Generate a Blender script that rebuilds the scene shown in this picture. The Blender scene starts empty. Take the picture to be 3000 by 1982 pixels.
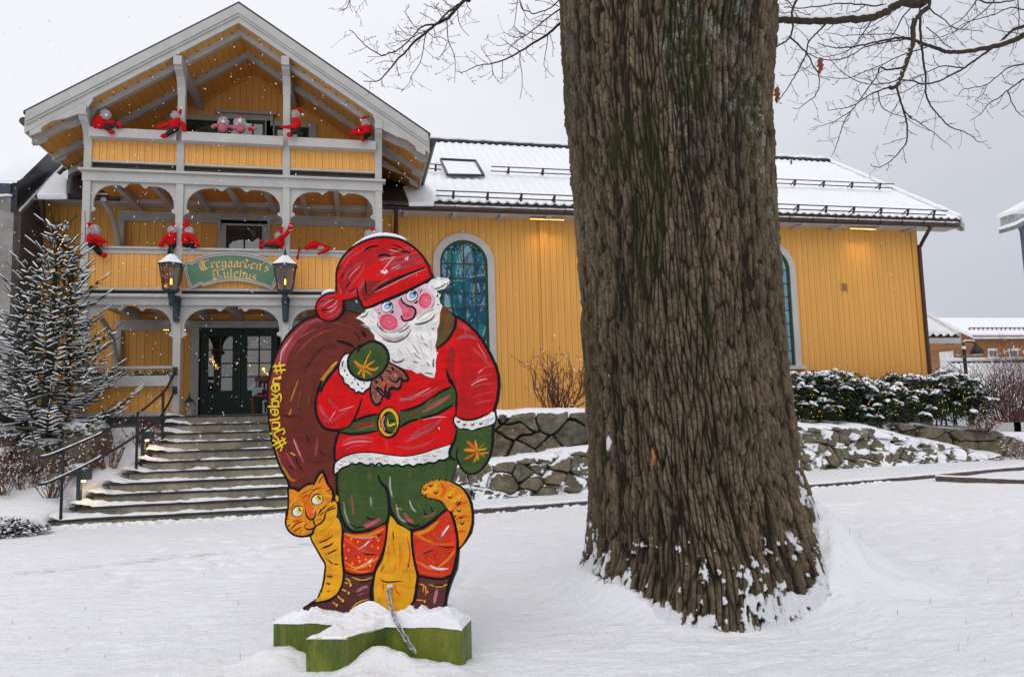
import bpy, math, random
import numpy as np
from mathutils import Vector, Matrix
from mathutils.geometry import tessellate_polygon
random.seed(7); rng = np.random.default_rng(11)
S = bpy.context.scene; COL = S.collection

# ------------------------------------------------------------------ camera
F = 2150.0; CX, CY = 1500.0, 991.0            # lens in pixels of the 3000 x 1982 photograph
YAW, PITCH, ROLL, EYE = math.radians(12), math.radians(5.84), math.radians(1.5), 1.35
_f = np.array([math.sin(YAW)*math.cos(PITCH), math.cos(YAW)*math.cos(PITCH), math.sin(PITCH)])
_r = np.array([math.cos(YAW), -math.sin(YAW), 0.0]); _u = np.cross(_r, _f)
RR = math.cos(ROLL)*_r - math.sin(ROLL)*_u; UU = math.sin(ROLL)*_r + math.cos(ROLL)*_u
CAM = np.array([0, 0, EYE])
cam = bpy.data.cameras.new('camera'); co = bpy.data.objects.new('camera', cam); COL.objects.link(co)
cam.sensor_width = 36; cam.lens = F/3000*36; cam.clip_start = .05; cam.clip_end = 2000
M = Matrix.Identity(4)
for i in range(3):
    M[i][0] = RR[i]; M[i][1] = UU[i]; M[i][2] = -_f[i]; M[i][3] = CAM[i]
co.matrix_world = M; S.camera = co
def ray(px, py): return _f*F + RR*(px-CX) - UU*(py-CY)
def atY(px, py, Y): d = ray(px, py); return CAM + d*(Y/d[1])
def atX(px, py, X): d = ray(px, py); return CAM + d*(X/d[0])
def atZ(px, py, Z): d = ray(px, py); return CAM + d*((Z-EYE)/d[2])
def atP(px, py, p0, n):
    d = ray(px, py); return CAM + d*(np.dot(np.array(p0)-CAM, n)/np.dot(d, n))

# ------------------------------------------------------------------ world, sun, exposure
W = bpy.data.worlds.new('World'); S.world = W; W.use_nodes = True
nt = W.node_tree; nt.nodes.clear(); N = nt.nodes.new; L = nt.links.new
out = N('ShaderNodeOutputWorld'); bg = N('ShaderNodeBackground'); L(bg.outputs[0], out.inputs[0])
sky = N('ShaderNodeTexSky'); sky.sky_type = 'NISHITA'; sky.sun_disc = False
sky.sun_elevation = math.radians(22); sky.sun_rotation = math.radians(200)
hs = N('ShaderNodeHueSaturation'); hs.inputs['Saturation'].default_value = .15; hs.inputs['Value'].default_value = .1
L(sky.outputs[0], hs.inputs['Color'])
tc = N('ShaderNodeTexCoord'); sep = N('ShaderNodeSeparateXYZ'); L(tc.outputs['Generated'], sep.inputs[0])
# overcast deck: paler overhead and to the west, heavier grey low in the east
def vm(op, a, b):
    n = N('ShaderNodeMath'); n.operation = op
    for k, v in enumerate((a, b)):
        if hasattr(v, 'is_output'): L(v, n.inputs[k])
        else: n.inputs[k].default_value = v
    return n.outputs[0]
noi = N('ShaderNodeTexNoise'); noi.inputs['Scale'].default_value = 2.2; noi.inputs['Detail'].default_value = 4
mp = N('ShaderNodeMapping'); mp.inputs['Scale'].default_value = (1, 1, 3.2); L(tc.outputs['Generated'], mp.inputs[0]); L(mp.outputs[0], noi.inputs[0])
t = vm('ADD', vm('MULTIPLY', sep.outputs[2], .95), vm('MULTIPLY', sep.outputs[0], -.75))
t = vm('ADD', t, .50); t = vm('ADD', t, vm('MULTIPLY', vm('SUBTRACT', noi.outputs[0], .5), .45))
rp = N('ShaderNodeValToRGB'); L(t, rp.inputs[0])
rp.color_ramp.elements[0].position = 0.0; rp.color_ramp.elements[0].color = (.55, .575, .65, 1)
rp.color_ramp.elements[1].position = .95; rp.color_ramp.elements[1].color = (.91, .92, .97, 1)
e = rp.color_ramp.elements.new(.5); e.color = (.76, .775, .84, 1)
mx = N('ShaderNodeMixRGB'); mx.inputs[0].default_value = .96; L(hs.outputs[0], mx.inputs[1]); L(rp.outputs[0], mx.inputs[2])
L(mx.outputs[0], bg.inputs[0]); bg.inputs[1].default_value = 1.0
sl = bpy.data.lights.new('sun', 'SUN'); sl.energy = .85; sl.angle = math.radians(60); sl.color = (1, .97, .93)
so = bpy.data.objects.new('sun', sl); COL.objects.link(so); so.rotation_euler = (math.radians(42), 0, math.radians(-25))
S.view_settings.view_transform = 'Standard'; S.view_settings.look = 'None'
S.view_settings.exposure = .03; S.view_settings.gamma = 1

# ------------------------------------------------------------------ noise
def _h(i, j, k=0):
    n = (i.astype(np.int64)*374761393 + j.astype(np.int64)*668265263 + k*982451653) & 0x7fffffff
    n = ((n ^ (n >> 13))*1274126177) & 0x7fffffff
    return ((n ^ (n >> 16)) & 0xffff)/65535.0
def vn(x, y, s=0):
    xi = np.floor(x); yi = np.floor(y); u = x-xi; v = y-yi; u = u*u*(3-2*u); v = v*v*(3-2*v)
    a = _h(xi, yi, s); b = _h(xi+1, yi, s); c = _h(xi, yi+1, s); d = _h(xi+1, yi+1, s)
    return (a*(1-u)+b*u)*(1-v) + (c*(1-u)+d*u)*v
def fbm(x, y, o=4, s=0):
    r = 0; a = .5
    for k in range(o): r = r + a*(vn(x, y, s+k)-.5)*2; x = x*2.03; y = y*2.03; a *= .5
    return r
def worley(x, y, s=0, jit=.9):
    xi = np.floor(x); yi = np.floor(y); f1 = np.full(x.shape, 9.); f2 = f1.copy(); cid = np.zeros(x.shape)
    for dx in (-1, 0, 1):
        for dy in (-1, 0, 1):
            cx = xi+dx; cy = yi+dy
            px = cx+.5+jit*(_h(cx, cy, s)-.5); py = cy+.5+jit*(_h(cx, cy, s+7)-.5)
            d = np.hypot(px-x, py-y); m = d < f1
            f2 = np.where(m, f1, np.minimum(f2, d)); cid = np.where(m, _h(cx, cy, s+13), cid); f1 = np.where(m, d, f1)
    return f1, f2, cid
def ss(a, b, x): t_ = np.clip((x-a)/(b-a), 0, 1); return t_*t_*(3-2*t_)

# ------------------------------------------------------------------ materials
MATS = {}
class NT:
    def __init__(s, name):
        m = bpy.data.materials.new(name); m.use_nodes = True; s.m = m; s.t = m.node_tree
        s.p = s.t.nodes['Principled BSDF']; s.p.inputs['Specular IOR Level'].default_value = .28; s.tc = s.n('ShaderNodeTexCoord')
    def n(s, k, **kw):
        o = s.t.nodes.new(k)
        for a, b in kw.items(): setattr(o, a, b)
        return o
    def l(s, a, b): s.t.links.new(a, b)
    def noise(s, scale, detail=4, rough=.6, stretch=None, rot=None, co=None):
        n = s.n('ShaderNodeTexNoise'); n.inputs['Scale'].default_value = scale
        n.inputs['Detail'].default_value = detail; n.inputs['Roughness'].default_value = rough
        src = co or s.tc.outputs['Object']
        if stretch or rot:
            m = s.n('ShaderNodeMapping'); m.inputs['Scale'].default_value = stretch or (1, 1, 1)
            if rot: m.inputs['Rotation'].default_value = rot
            s.l(src, m.inputs[0]); src = m.outputs[0]
        s.l(src, n.inputs['Vector']); return n.outputs[0]
    def ramp(s, f, stops):
        r = s.n('ShaderNodeValToRGB'); cr = r.color_ramp
        while len(cr.elements) < len(stops): cr.elements.new(.5)
        for e, (p, c) in zip(cr.elements, stops):
            e.position = p; e.color = (*c, 1) if not isinstance(c, (int, float)) else (c, c, c, 1)
        s.l(f, r.inputs[0]); return r.outputs[0]
    def mix(s, f, a, b, mode='MIX'):
        m = s.n('ShaderNodeMixRGB', blend_type=mode)
        for k, v in ((0, f), (1, a), (2, b)):
            if hasattr(v, 'is_output'): s.l(v, m.inputs[k])
            else: m.inputs[k].default_value = v if k == 0 else ((*v, 1) if len(v) == 3 else v)
        return m.outputs[0]
    def math(s, op, a, b=0.):
        m = s.n('ShaderNodeMath', operation=op)
        for k, v in enumerate((a, b)):
            if hasattr(v, 'is_output'): s.l(v, m.inputs[k])
            else: m.inputs[k].default_value = v
        return m.outputs[0]
    def attr(s, name):
        a = s.n('ShaderNodeAttribute'); a.attribute_name = name; return a
    def col(s, c):
        if hasattr(c, 'is_output'): s.l(c, s.p.inputs['Base Color'])
        else: s.p.inputs['Base Color'].default_value = (*c, 1)
    def bump(s, h, dist=.01, st=1.):
        b = s.n('ShaderNodeBump'); b.inputs['Distance'].default_value = dist; b.inputs['Strength'].default_value = st
        s.l(h, b.inputs['Height']); s.l(b.outputs[0], s.p.inputs['Normal'])
    def rough(s, r): 
        if hasattr(r, 'is_output'): s.l(r, s.p.inputs['Roughness'])
        else: s.p.inputs['Roughness'].default_value = r
def mul(c, k): return tuple(min(1, x*k) for x in c)
def mat(name, c, rough=.6, var=.25, scale=6., bump=.0, bs=60., stretch=None, metal=0.):
    if name in MATS: return MATS[name]
    n = NT(name); f = n.noise(scale, 5, .65, stretch)
    n.col(n.ramp(f, [(.3, mul(c, 1-var)), (.7, mul(c, 1+var))])); n.rough(rough); n.p.inputs['Specular IOR Level'].default_value = .06 if rough >= .84 else .28; n.p.inputs['Metallic'].default_value = metal
    if bump: n.bump(n.noise(bs, 4, .6, stretch), bump)
    MATS[name] = n.m; return n.m
def srgb(r, g, b):
    f = lambda v: (v/255/12.92) if v <= 10 else ((v/255+.055)/1.055)**2.4
    return (f(r), f(g), f(b))
def emis(name, c, s):
    if name in MATS: return MATS[name]
    n = NT(name); n.col(c); n.p.inputs['Emission Color'].default_value = (*c, 1); n.p.inputs['Emission Strength'].default_value = s
    MATS[name] = n.m; return n.m

def boards(name, c, period=.105, axis=0, depth=.006, var=.10):
    """painted tongue-and-groove boards; relief and tint per board"""
    n = NT(name); sp = n.n('ShaderNodeSeparateXYZ'); n.l(n.tc.outputs['Object'], sp.inputs[0])
    x = n.math('DIVIDE', sp.outputs[axis], period); fr = n.math('FRACT', x); idx = n.math('FLOOR', x)
    wn = n.n('ShaderNodeTexWhiteNoise', noise_dimensions='1D'); n.l(idx, wn.inputs['W'])
    d = n.math('ABSOLUTE', n.math('SUBTRACT', fr, .5)); g = n.ramp(d, [(.0, 1.), (.465, 1.), (.49, 0.)])
    d2 = n.math('ABSOLUTE', n.math('SUBTRACT', fr, .36)); g2 = n.ramp(d2, [(0., .55), (.022, 1.)])
    gg = n.math('MULTIPLY', g, g2)
    st = (6, 6, .5) if axis == 0 else (.5, 6, 6) if axis == 2 else (6, .5, 6)
    f = n.noise(2.2, 6, .7, st); f2 = n.noise(.7, 3)
    cc = n.ramp(f, [(.25, mul(c, 1-var)), (.75, mul(c, 1+var))])
    cc = n.mix(n.math('MULTIPLY', f2, .22), cc, mul(c, .72))
    cc = n.mix(n.math('MULTIPLY', wn.outputs[0], .16), cc, mul(c, .66))
    cc = n.mix(n.math('MULTIPLY', n.math('SUBTRACT', 1., gg), .45), cc, mul(c, .35))
    n.col(cc); n.rough(.55); n.bump(n.math('ADD', n.math('MULTIPLY', gg, 1.), n.math('MULTIPLY', f, .12)), depth*2)
    MATS[name] = n.m; return n.m

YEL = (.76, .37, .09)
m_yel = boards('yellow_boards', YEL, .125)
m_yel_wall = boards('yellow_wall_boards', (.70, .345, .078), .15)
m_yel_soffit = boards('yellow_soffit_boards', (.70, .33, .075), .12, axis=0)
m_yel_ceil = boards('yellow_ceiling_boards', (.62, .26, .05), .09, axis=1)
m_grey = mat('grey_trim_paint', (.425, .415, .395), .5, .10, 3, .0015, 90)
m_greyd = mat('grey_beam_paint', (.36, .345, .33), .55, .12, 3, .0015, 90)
m_brown = mat('brown_gutter_metal', (.055, .032, .026), .4, .25, 6, metal=.2)
m_dark = mat('dark_roof_edge', (.03, .034, .042), .45, .3, 4)
m_iron = mat('black_iron', (.018, .02, .024), .45, .3, 20)
m_green = boards('dark_green_door_paint', (.012, .030, .018), .09, depth=.004)
m_greenf = mat('dark_green_frame', (.012, .028, .017), .4, .2, 6)
def snowmat():
    n = NT('snow'); f = n.noise(.9, 5); g = n.noise(45, 5, .7); h = n.noise(9, 4, .6)
    n.col(n.ramp(f, [(.3, (.82, .835, .875)), (.7, (.87, .875, .90))])); n.rough(.75)
    n.p.inputs['Specular IOR Level'].default_value = .2
    n.bump(n.math('ADD', n.math('MULTIPLY', g, .3), h), .024)
    MATS['snow'] = n.m; return n.m
m_snow = snowmat()

# ------------------------------------------------------------------ mesh builder
class MB:
    def __init__(s): s.v = []; s.f = []; s.mi = []
    def add(s, vs, fs, mi=0):
        o = len(s.v); s.v += [tuple(map(float, v)) for v in vs]; s.f += [tuple(i+o for i in f) for f in fs]; s.mi += [mi]*len(fs); return s
    def box(s, x0, x1, y0, y1, z0, z1, mi=0):
        return s.add([(x0,y0,z0),(x1,y0,z0),(x1,y1,z0),(x0,y1,z0),(x0,y0,z1),(x1,y0,z1),(x1,y1,z1),(x0,y1,z1)],
                     [(0,3,2,1),(4,5,6,7),(0,1,5,4),(1,2,6,5),(2,3,7,6),(3,0,4,7)], mi)
    def bar(s, a, b, w, h, up=(0,0,1), mi=0):
        a = Vector(a); b = Vector(b); d = (b-a).normalized(); up = Vector(up); sd = d.cross(up)
        if sd.length < 1e-4: sd = d.cross(Vector((1,0,0)))
        sd.normalize(); u = sd.cross(d); vs = []
        for p in (a, b):
            for i, j in ((-1,-1),(1,-1),(1,1),(-1,1)): vs.append(p+sd*(i*w/2)+u*(j*h/2))
        return s.add(vs, [(0,1,2,3),(7,6,5,4),(0,4,5,1),(1,5,6,2),(2,6,7,3),(3,7,4,0)], mi)
    def tube(s, pts, r, n=6, mi=0, cap=True, flat=1.):
        pts = [Vector(p) for p in pts]; m = len(pts)
        if not hasattr(r, '__len__'): r = [r]*m
        vs = []; prev = None
        for i, p in enumerate(pts):
            d = (pts[min(i+1, m-1)]-pts[max(i-1, 0)])
            if d.length < 1e-9: d = Vector((0,0,1))
            d.normalize()
            a = prev - d*prev.dot(d) if prev is not None else d.cross(Vector((0,0,1)) if abs(d.z) < .95 else Vector((1,0,0)))
            if a.length < 1e-6: a = d.orthogonal()
            a.normalize(); prev = a; b = d.cross(a)
            for k in range(n):
                t_ = 2*math.pi*k/n; vs.append(p + a*(math.cos(t_)*r[i]) + b*(math.sin(t_)*r[i]*flat))
        fs = [(i*n+k, i*n+(k+1)%n, (i+1)*n+(k+1)%n, (i+1)*n+k) for i in range(m-1) for k in range(n)]
        if cap: fs += [tuple(range(n))[::-1], tuple(range((m-1)*n, m*n))]
        return s.add(vs, fs, mi)
    def lathe(s, c, prof, n=12, mi=0, ph=0.):
        vs = [(c[0]+r*math.cos(ph+2*math.pi*k/n), c[1]+r*math.sin(ph+2*math.pi*k/n), c[2]+z) for r, z in prof for k in range(n)]
        m = len(prof); fs = [(i*n+k, i*n+(k+1)%n, (i+1)*n+(k+1)%n, (i+1)*n+k) for i in range(m-1) for k in range(n)]
        fs += [tuple(range(n))[::-1], tuple(range((m-1)*n, m*n))]
        return s.add(vs, fs, mi)
    def ball(s, c, rx, ry=None, rz=None, n=10, m=7, mi=0, jit=0.):
        ry = ry or rx; rz = rz or rx; vs = [(c[0], c[1], c[2]-rz)]
        for i in range(1, m):
            a = -math.pi/2+math.pi*i/m
            for k in range(n):
                t_ = 2*math.pi*k/n; q = 1+random.uniform(-jit, jit)
                vs.append((c[0]+rx*math.cos(a)*math.cos(t_)*q, c[1]+ry*math.cos(a)*math.sin(t_)*q, c[2]+rz*math.sin(a)*q))
        vs.append((c[0], c[1], c[2]+rz)); e = len(vs)-1
        fs = [(0, 1+(k+1)%n, 1+k) for k in range(n)]
        fs += [(1+i*n+k, 1+i*n+(k+1)%n, 1+(i+1)*n+(k+1)%n, 1+(i+1)*n+k) for i in range(m-2) for k in range(n)]
        fs += [(e, 1+(m-2)*n+k, 1+(m-2)*n+(k+1)%n) for k in range(n)]
        return s.add(vs, fs, mi)
    def prism(s, poly, org, ux, uy, th, mi=0, side=None):
        """poly (u, v) on the plane org+u*ux+v*uy, extruded by vector th"""
        org = np.array(org, float); ux = np.array(ux, float); uy = np.array(uy, float); th = np.array(th, float)
        A = [org+u*ux+v*uy for u, v in poly]; n = len(A); B = [a+th for a in A]
        tr = tessellate_polygon([[Vector((u, v, 0)) for u, v in poly]])
        # orient: front faces away from th
        nrm = np.cross(ux, uy); 
        fs = []
        for t_ in tr:
            a, b, c = [poly[i] for i in t_]; ar = (b[0]-a[0])*(c[1]-a[1])-(b[1]-a[1])*(c[0]-a[0])
            q = tuple(t_) if (ar > 0) == (np.dot(nrm, th) < 0) else tuple(t_)[::-1]
            fs.append(q)
        s.add(A, fs, mi); s.add(B, [f[::-1] for f in fs], mi)
        s.add(A+B, [(i, (i+1) % n, n+(i+1) % n, n+i) for i in range(n)], mi if side is None else side)
        return s
    def build(s, name, mats, parent=None, smooth=False, bevel=0.):
        me = bpy.data.meshes.new(name); me.from_pydata(s.v, [], s.f)
        for m in (mats if isinstance(mats, (list, tuple)) else [mats]): me.materials.append(m)
        if len(set(s.mi)) > 1: me.polygons.foreach_set('material_index', s.mi)
        if smooth: me.polygons.foreach_set('use_smooth', [True]*len(me.polygons))
        me.update(); o = bpy.data.objects.new(name, me); COL.objects.link(o)
        if parent is not None: setp(o, parent)
        if bevel:
            b = o.modifiers.new('bevel', 'BEVEL'); b.width = bevel; b.segments = 2; b.limit_method = 'ANGLE'
        return o
def setp(o, parent):
    o.parent = parent; o.matrix_parent_inverse = Matrix.Translation(-Vector(wloc(parent)))
def wloc(p):
    v = Vector((0, 0, 0))
    while p is not None:
        v += p.location; p = p.parent
        break
    return v
def tag(o, label=None, cat=None, group=None, kind=None):
    if label: o['label'] = label
    if cat: o['category'] = cat
    if group: o['group'] = group
    if kind: o['kind'] = kind
    return o
def thing(name, label, cat, loc=(0, 0, 0), group=None):
    o = bpy.data.objects.new(name, None); COL.objects.link(o); o.location = loc; o.empty_display_size = .2
    return tag(o, label, cat, group)
def grid(name, P, mats, closed=False, smooth=True, attrs=None, parent=None, flip=False):
    n, m = P.shape[:2]; me = bpy.data.meshes.new(name)
    I = np.arange(n*m).reshape(n, m)
    if closed: I2 = np.concatenate([I, I[:, :1]], 1)
    else: I2 = I
    q = np.stack([I2[:-1, :-1], I2[:-1, 1:], I2[1:, 1:], I2[1:, :-1]], -1).reshape(-1, 4)
    if flip: q = q[:, ::-1]
    me.vertices.add(n*m); me.vertices.foreach_set('co', P.reshape(-1).astype(np.float32))
    me.loops.add(q.size); me.loops.foreach_set('vertex_index', q.reshape(-1).astype(np.int32))
    me.polygons.add(len(q)); me.polygons.foreach_set('loop_start', np.arange(0, q.size, 4, dtype=np.int32))
    me.polygons.foreach_set('loop_total', np.full(len(q), 4, dtype=np.int32))
    me.polygons.foreach_set('use_smooth', np.full(len(q), smooth))
    me.update(calc_edges=True); me.validate()
    for k, a in (attrs or {}).items():
        at = me.attributes.new(k, 'FLOAT', 'POINT'); at.data.foreach_set('value', a.reshape(-1).astype(np.float32))
    for mm in (mats if isinstance(mats, (list, tuple)) else [mats]): me.materials.append(mm)
    o = bpy.data.objects.new(name, me); COL.objects.link(o)
    if parent is not None: setp(o, parent)
    return o
def cr(pts, n=6, closed=False):
    """Catmull-Rom"""
    P = [np.array(p, float) for p in pts]; m = len(P); o = []
    rg = range(m) if closed else range(m-1)
    for i in rg:
        if closed: a, b, c, d = P[i-1], P[i], P[(i+1) % m], P[(i+2) % m]
        else: a, b, c, d = P[max(i-1, 0)], P[i], P[i+1], P[min(i+2, m-1)]
        for k in range(n):
            t_ = k/n; o.append(.5*((2*b)+(-a+c)*t_+(2*a-5*b+4*c-d)*t_*t_+(-a+3*b-3*c+d)*t_**3))
    if not closed: o.append(P[-1])
    return o

# ------------------------------------------------------------------ ground heights
def lin(xs, ys): return lambda x: np.interp(x, xs, ys)
y1 = lin([0, 1.6, 4, 6.5, 9.3, 11.2, 14.5, 22], [11.95, 12.0, 12.15, 13.1, 14.1, 14.25, 14.3, 14.4])     # lower retaining wall, foot line
y2 = lin([0, 4, 6.5, 9.3, 14.5, 22], [13.3, 13.4, 14.1, 14.85, 15.0, 15.1])                               # upper wall
def kerbY(x): return 10.2 + x*.185
SIDE = .07
def zt(px, py, Y): return float(atY(px, py, Y)[2])
_t1 = [(a, zt(a, b, Y)) for a, b, Y in ((1350, 1362, 12.3), (1710, 1312, 12.4), (2340, 1240, 14.3), (2550, 1252, 14.5), (2700, 1288, 14.5), (2960, 1345, 14.6))]
_x1 = [float(atY(a, 1300, Y)[0]) for a, Y in ((1350, 12.3), (1710, 12.4), (2340, 14.3), (2550, 14.5), (2700, 14.5), (2960, 14.6))]
top1 = lin([-1]+_x1+[_x1[-1]+3], [_t1[0][1]-.1]+[z for _, z in _t1]+[.1])
_t2 = [(a, b, Y) for a, b, Y in ((1400, 1208, 13.4), (1730, 1203, 13.5), (2300, 1228, 14.9), (2600, 1238, 15.0), (2900, 1258, 15.1), (2990, 1300, 15.2))]
top2 = lin([float(atY(a, b, Y)[0]) for a, b, Y in _t2], [zt(a, b, Y) for a, b, Y in _t2])
def base_z(x, y):
    z = np.interp(y, [-5, 4.6, 11.2, 40, 120], [.10, .10, -.07, -.07, -.07])
    far = ss(0, .12, y-kerbY(x))*ss(.6, 1.6, x)*SIDE
    z = z + far
    z = z + .02*ss(10, 14, x)
    # snow terraces right of the stairs
    m1 = ss(-.02, .02, y-(y1(x)+.22))*ss(-.3, .1, x)
    z = np.where(m1 > 0, z*(1-m1)+m1*np.maximum(z, top1(x)-.10), z)
    m2 = ss(-.02, .02, y-(y2(x)+.20))*ss(-.3, .1, x)
    z = np.where(m2 > 0, z*(1-m2)+m2*np.maximum(z, top2(x)-.06), z)
    # snow bank left of the stairs
    e = np.interp(y, [11.7, 12.2, 12.6, 13.0, 13.8], [-4.35, -3.98, -3.62, -3.36, -3.28])
    bank = np.interp(y, [11.2, 11.7, 13.8, 14.2, 15.9], [0, .03, 1.22, 1.25, 1.3])
    m3 = ss(.02, -.10, x-e)*ss(11.0, 11.5, y)
    z = np.where(m3 > 0, z*(1-m3)+m3*(bank+.06*ss(0, .3, e-x)), z)
    hill = ss(-4.3, -6.5, x)*ss(10.4, 12.4, y)*.22*(1-ss(12.6, 13.4, y))
    z = z+hill
    z = np.where((y > 16.2) & (x > -7), np.minimum(z, 1.3), z)
    return z
TRX, TRY = 2.39, 5.0
def ground_z(x, y):
    x = np.asarray(x, float); y = np.asarray(y, float)
    z = base_z(x, y)
    d = np.hypot(x-TRX, y-TRY)
    ang = np.arctan2(y-TRY, x-TRX)
    z = z - .07*np.exp(-(d/1.5)**2) + (.0+.62*np.clip(np.cos(ang+.10), 0, 1)**2.6*(1+.25*fbm(x*5, y*5, 3, 66))+.22*np.clip(-np.cos(ang-.1), 0, 1)**2)*np.exp(-(np.clip(d-.90, 0, 9)/(.16+.2*(np.cos(ang) > 0)*np.clip(np.cos(ang)*2, 0, 1)))**1.1) + .02*np.exp(-np.clip(d-.85, 0, 9)/.25)
    near = ss(12, 8, y)
    z = z + .020*fbm(x*1.3, y*1.3, 4, 3) + .016*fbm(x*4+9, y*9, 3, 5)*near + .006*fbm(x*22, y*26, 3, 9)*near
    # trampled patches and soft lumps
    f1, f2, c = worley(x*3.1+3*fbm(x, y, 2, 2), y*3.1, 4); mask = ss(.40, .58, vn(x*.7+4, y*.7, 21))*near
    z = z + .008*fbm(x*60, y*60, 2, 12)*ss(7, 4, y) - .040*np.exp(-(f1/.24)**2)*mask*(c > .25) + .010*np.clip(fbm(x*9+3, y*11, 3, 44), 0, 1)*ss(7.5, 4, y)
    # wheel rut crossing the street
    r = (y-(7.64+(x+3.17)*.33))
    z = z - .018*np.exp(-(r/.10)**2)*ss(1.5, -.5, x)*(.5+vn(x*6, y*6, 8)) + .012*np.exp(-((r-.22)/.10)**2)*ss(1.5, -.5, x)
    for hx, hy, hh_, hs_ in HEAP:
        z = z + hh_*np.exp(-((x-hx)**2+(y-hy)**2)/hs_**2)*(1+.35*fbm(x*14, y*14, 3, 77))
    return z
_a = atZ(800, 1820, .285); _b = atZ(1352, 1839, .285); _d = (_b-_a)/np.linalg.norm(_b-_a); _n = np.array([_d[1], -_d[0]])
HEAP = [(*(_a[:2]+_d[:2]*u+_n*w), h, s) for u, w, h, s in ((.66, .12, .085, .09), (.78, .10, .05, .10), (.56, .13, .05, .08), (.95, .10, .04, .12), (.14, .10, .05, .14), (.02, .05, .04, .12), (.30, .45, .02, .1), (.12, .42, .03, .12), (.6, .35, .04, .2))]

# ------------------------------------------------------------------ house dimensions
PX = [-4.68, -3.14, -1.28, .42]; PW = .13; YP = 14.0; YW = 16.0
Z0, ZB1, ZR2, ZC2, ZR3 = 1.47, 3.61, 4.48, 5.88, 6.62
YV = 13.6
pL = atY(79, 329, YV); pA = atY(700, 6, YV); pR = atY(1253, 378, YV)
AX, AZ = float(pA[0]), float(pA[2]); SLP = .5*((AZ-pL[2])/(AX-pL[0]) + (AZ-pR[2])/(pR[0]-AX))
XL, XR = float(pL[0]), float(pR[0])
def rz(x): return AZ - SLP*abs(x-AX)
GS = .40                                     # roof surface to soffit
house = thing('wooden_house', 'long yellow timber house with grey-trimmed two-storey gabled porch and snowy tiled roof', 'house', (4, 16, 1.4))
WX0, WX1 = -6.45, 14.1
ZE = 5.86                                    # top of wall
# main walls
MB().box(WX0, WX1, YW, YW+.25, .4, ZE+.3).build('wall', m_yel_wall, house)
MB().box(WX1-.25, WX1, YW+.26, 24.5, .4, ZE+.3).build('wall', m_yel_wall, house)
gw = MB(); gw.prism([(YW+.3, ZE+.3), (24.4, ZE+.3), (20.5, 9.0)], (WX1, 0, 0), (0, 1, 0), (0, 0, 1), (-.2, 0, 0)); gw.build('gable_wall', m_yel_wall, house)
# vertical corner boards on the wall, right of the arched window
x = float(atY(1597, 900, YW)[0])
MB().box(x-.09, x+.09, YW-.045, YW-.001, 1.2, ZE).build('corner_board', m_yel_wall, house)
MB().box(WX1-.14, WX1+.02, YW-.03, YW-.001, 1.2, ZE).build('corner_board', m_yel_wall, house)
for px in (1157,):
    x = float(atY(px, 800, YW)[0]); MB().box(x-.07, x+.07, YW-.035, YW-.001, 1.2, ZE).build('corner_board', m_yel_wall, house)

# ---- main roof: snow lying on pantiles
RX0, RX1, RY0, RY1, RZ0, RZ1 = -5.95, 15.05, 15.52, 20.5, 5.97, 9.2
def pantile(name, X0, X1, Y0, Y1, Zs, Ze, parent, per=.215, amp=.035, nx=1800, ny=140, row=.34, mats=None):
    xs = np.linspace(X0, X1, nx); ts = np.linspace(0, 1, ny); Ln = math.hypot(Y1-Y0, Ze-Zs)
    Xg, Tg = np.meshgrid(xs, ts); s = Tg*Ln
    ny_, nz_ = -(Ze-Zs)/Ln, (Y1-Y0)/Ln
    fill = ss(.0, .35, s)*.62                                   # deeper snow softens the tiles higher up
    w = np.sin(2*math.pi*Xg/per); w = np.where(w > 0, w, w*.55)
    h = amp*w*(1-fill) - .028*((s/row) % 1.)*(1-.35*fill) + .012*fbm(Xg*2.5, s*2.5, 3, 31) + .035
    h = h + .01*fbm(Xg*9, s*9, 2, 33)
    P = np.stack([Xg, Y0+(Y1-Y0)*Tg+ny_*h, Zs+(Ze-Zs)*Tg+nz_*h], -1)
    # close the eave: curl down
    lip = P[:1].copy(); lip[..., 2] -= .035; lip[..., 1] += .01
    return grid(name, np.concatenate([lip, P]), m_snow, parent=parent)
pantile('roof_snow', RX0, RX1, RY0, RY1, RZ0, RZ1, house)
rm = MB(); rm.prism([(RY0+.02, RZ0-.035), (RY1, RZ1-.035), (RY1, RZ1-.16), (RY0+.06, RZ0-.16)], (RX0, 0, 0), (0, 1, 0), (0, 0, 1), (RX1-RX0-.02, 0, 0))
rm.prism([(RY1, RZ1-.02), (25.4, RZ0), (25.4, RZ0-.12), (RY1, RZ1-.16)], (RX0, 0, 0), (0, 1, 0), (0, 0, 1), (RX1-RX0-.02, 0, 0))
rm.build('roof', m_dark, house)
# tile edge peeping out below the snow
xs = np.linspace(RX0, RX1-.03, 1400)
te = MB(); vs = []
for x in xs:
    w = math.sin(2*math.pi*x/.215); w = w if w > 0 else w*.55
    vs += [(x, RY0-.012, RZ0+.035*w+.012), (x, RY0-.012, RZ0-.055+.012*w)]
te.add(vs, [(2*i, 2*i+1, 2*i+3, 2*i+2) for i in range(len(xs)-1)]); te.build('tile_edge', mat('tile_red_brown', (.035, .022, .02), .6), house)
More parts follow.
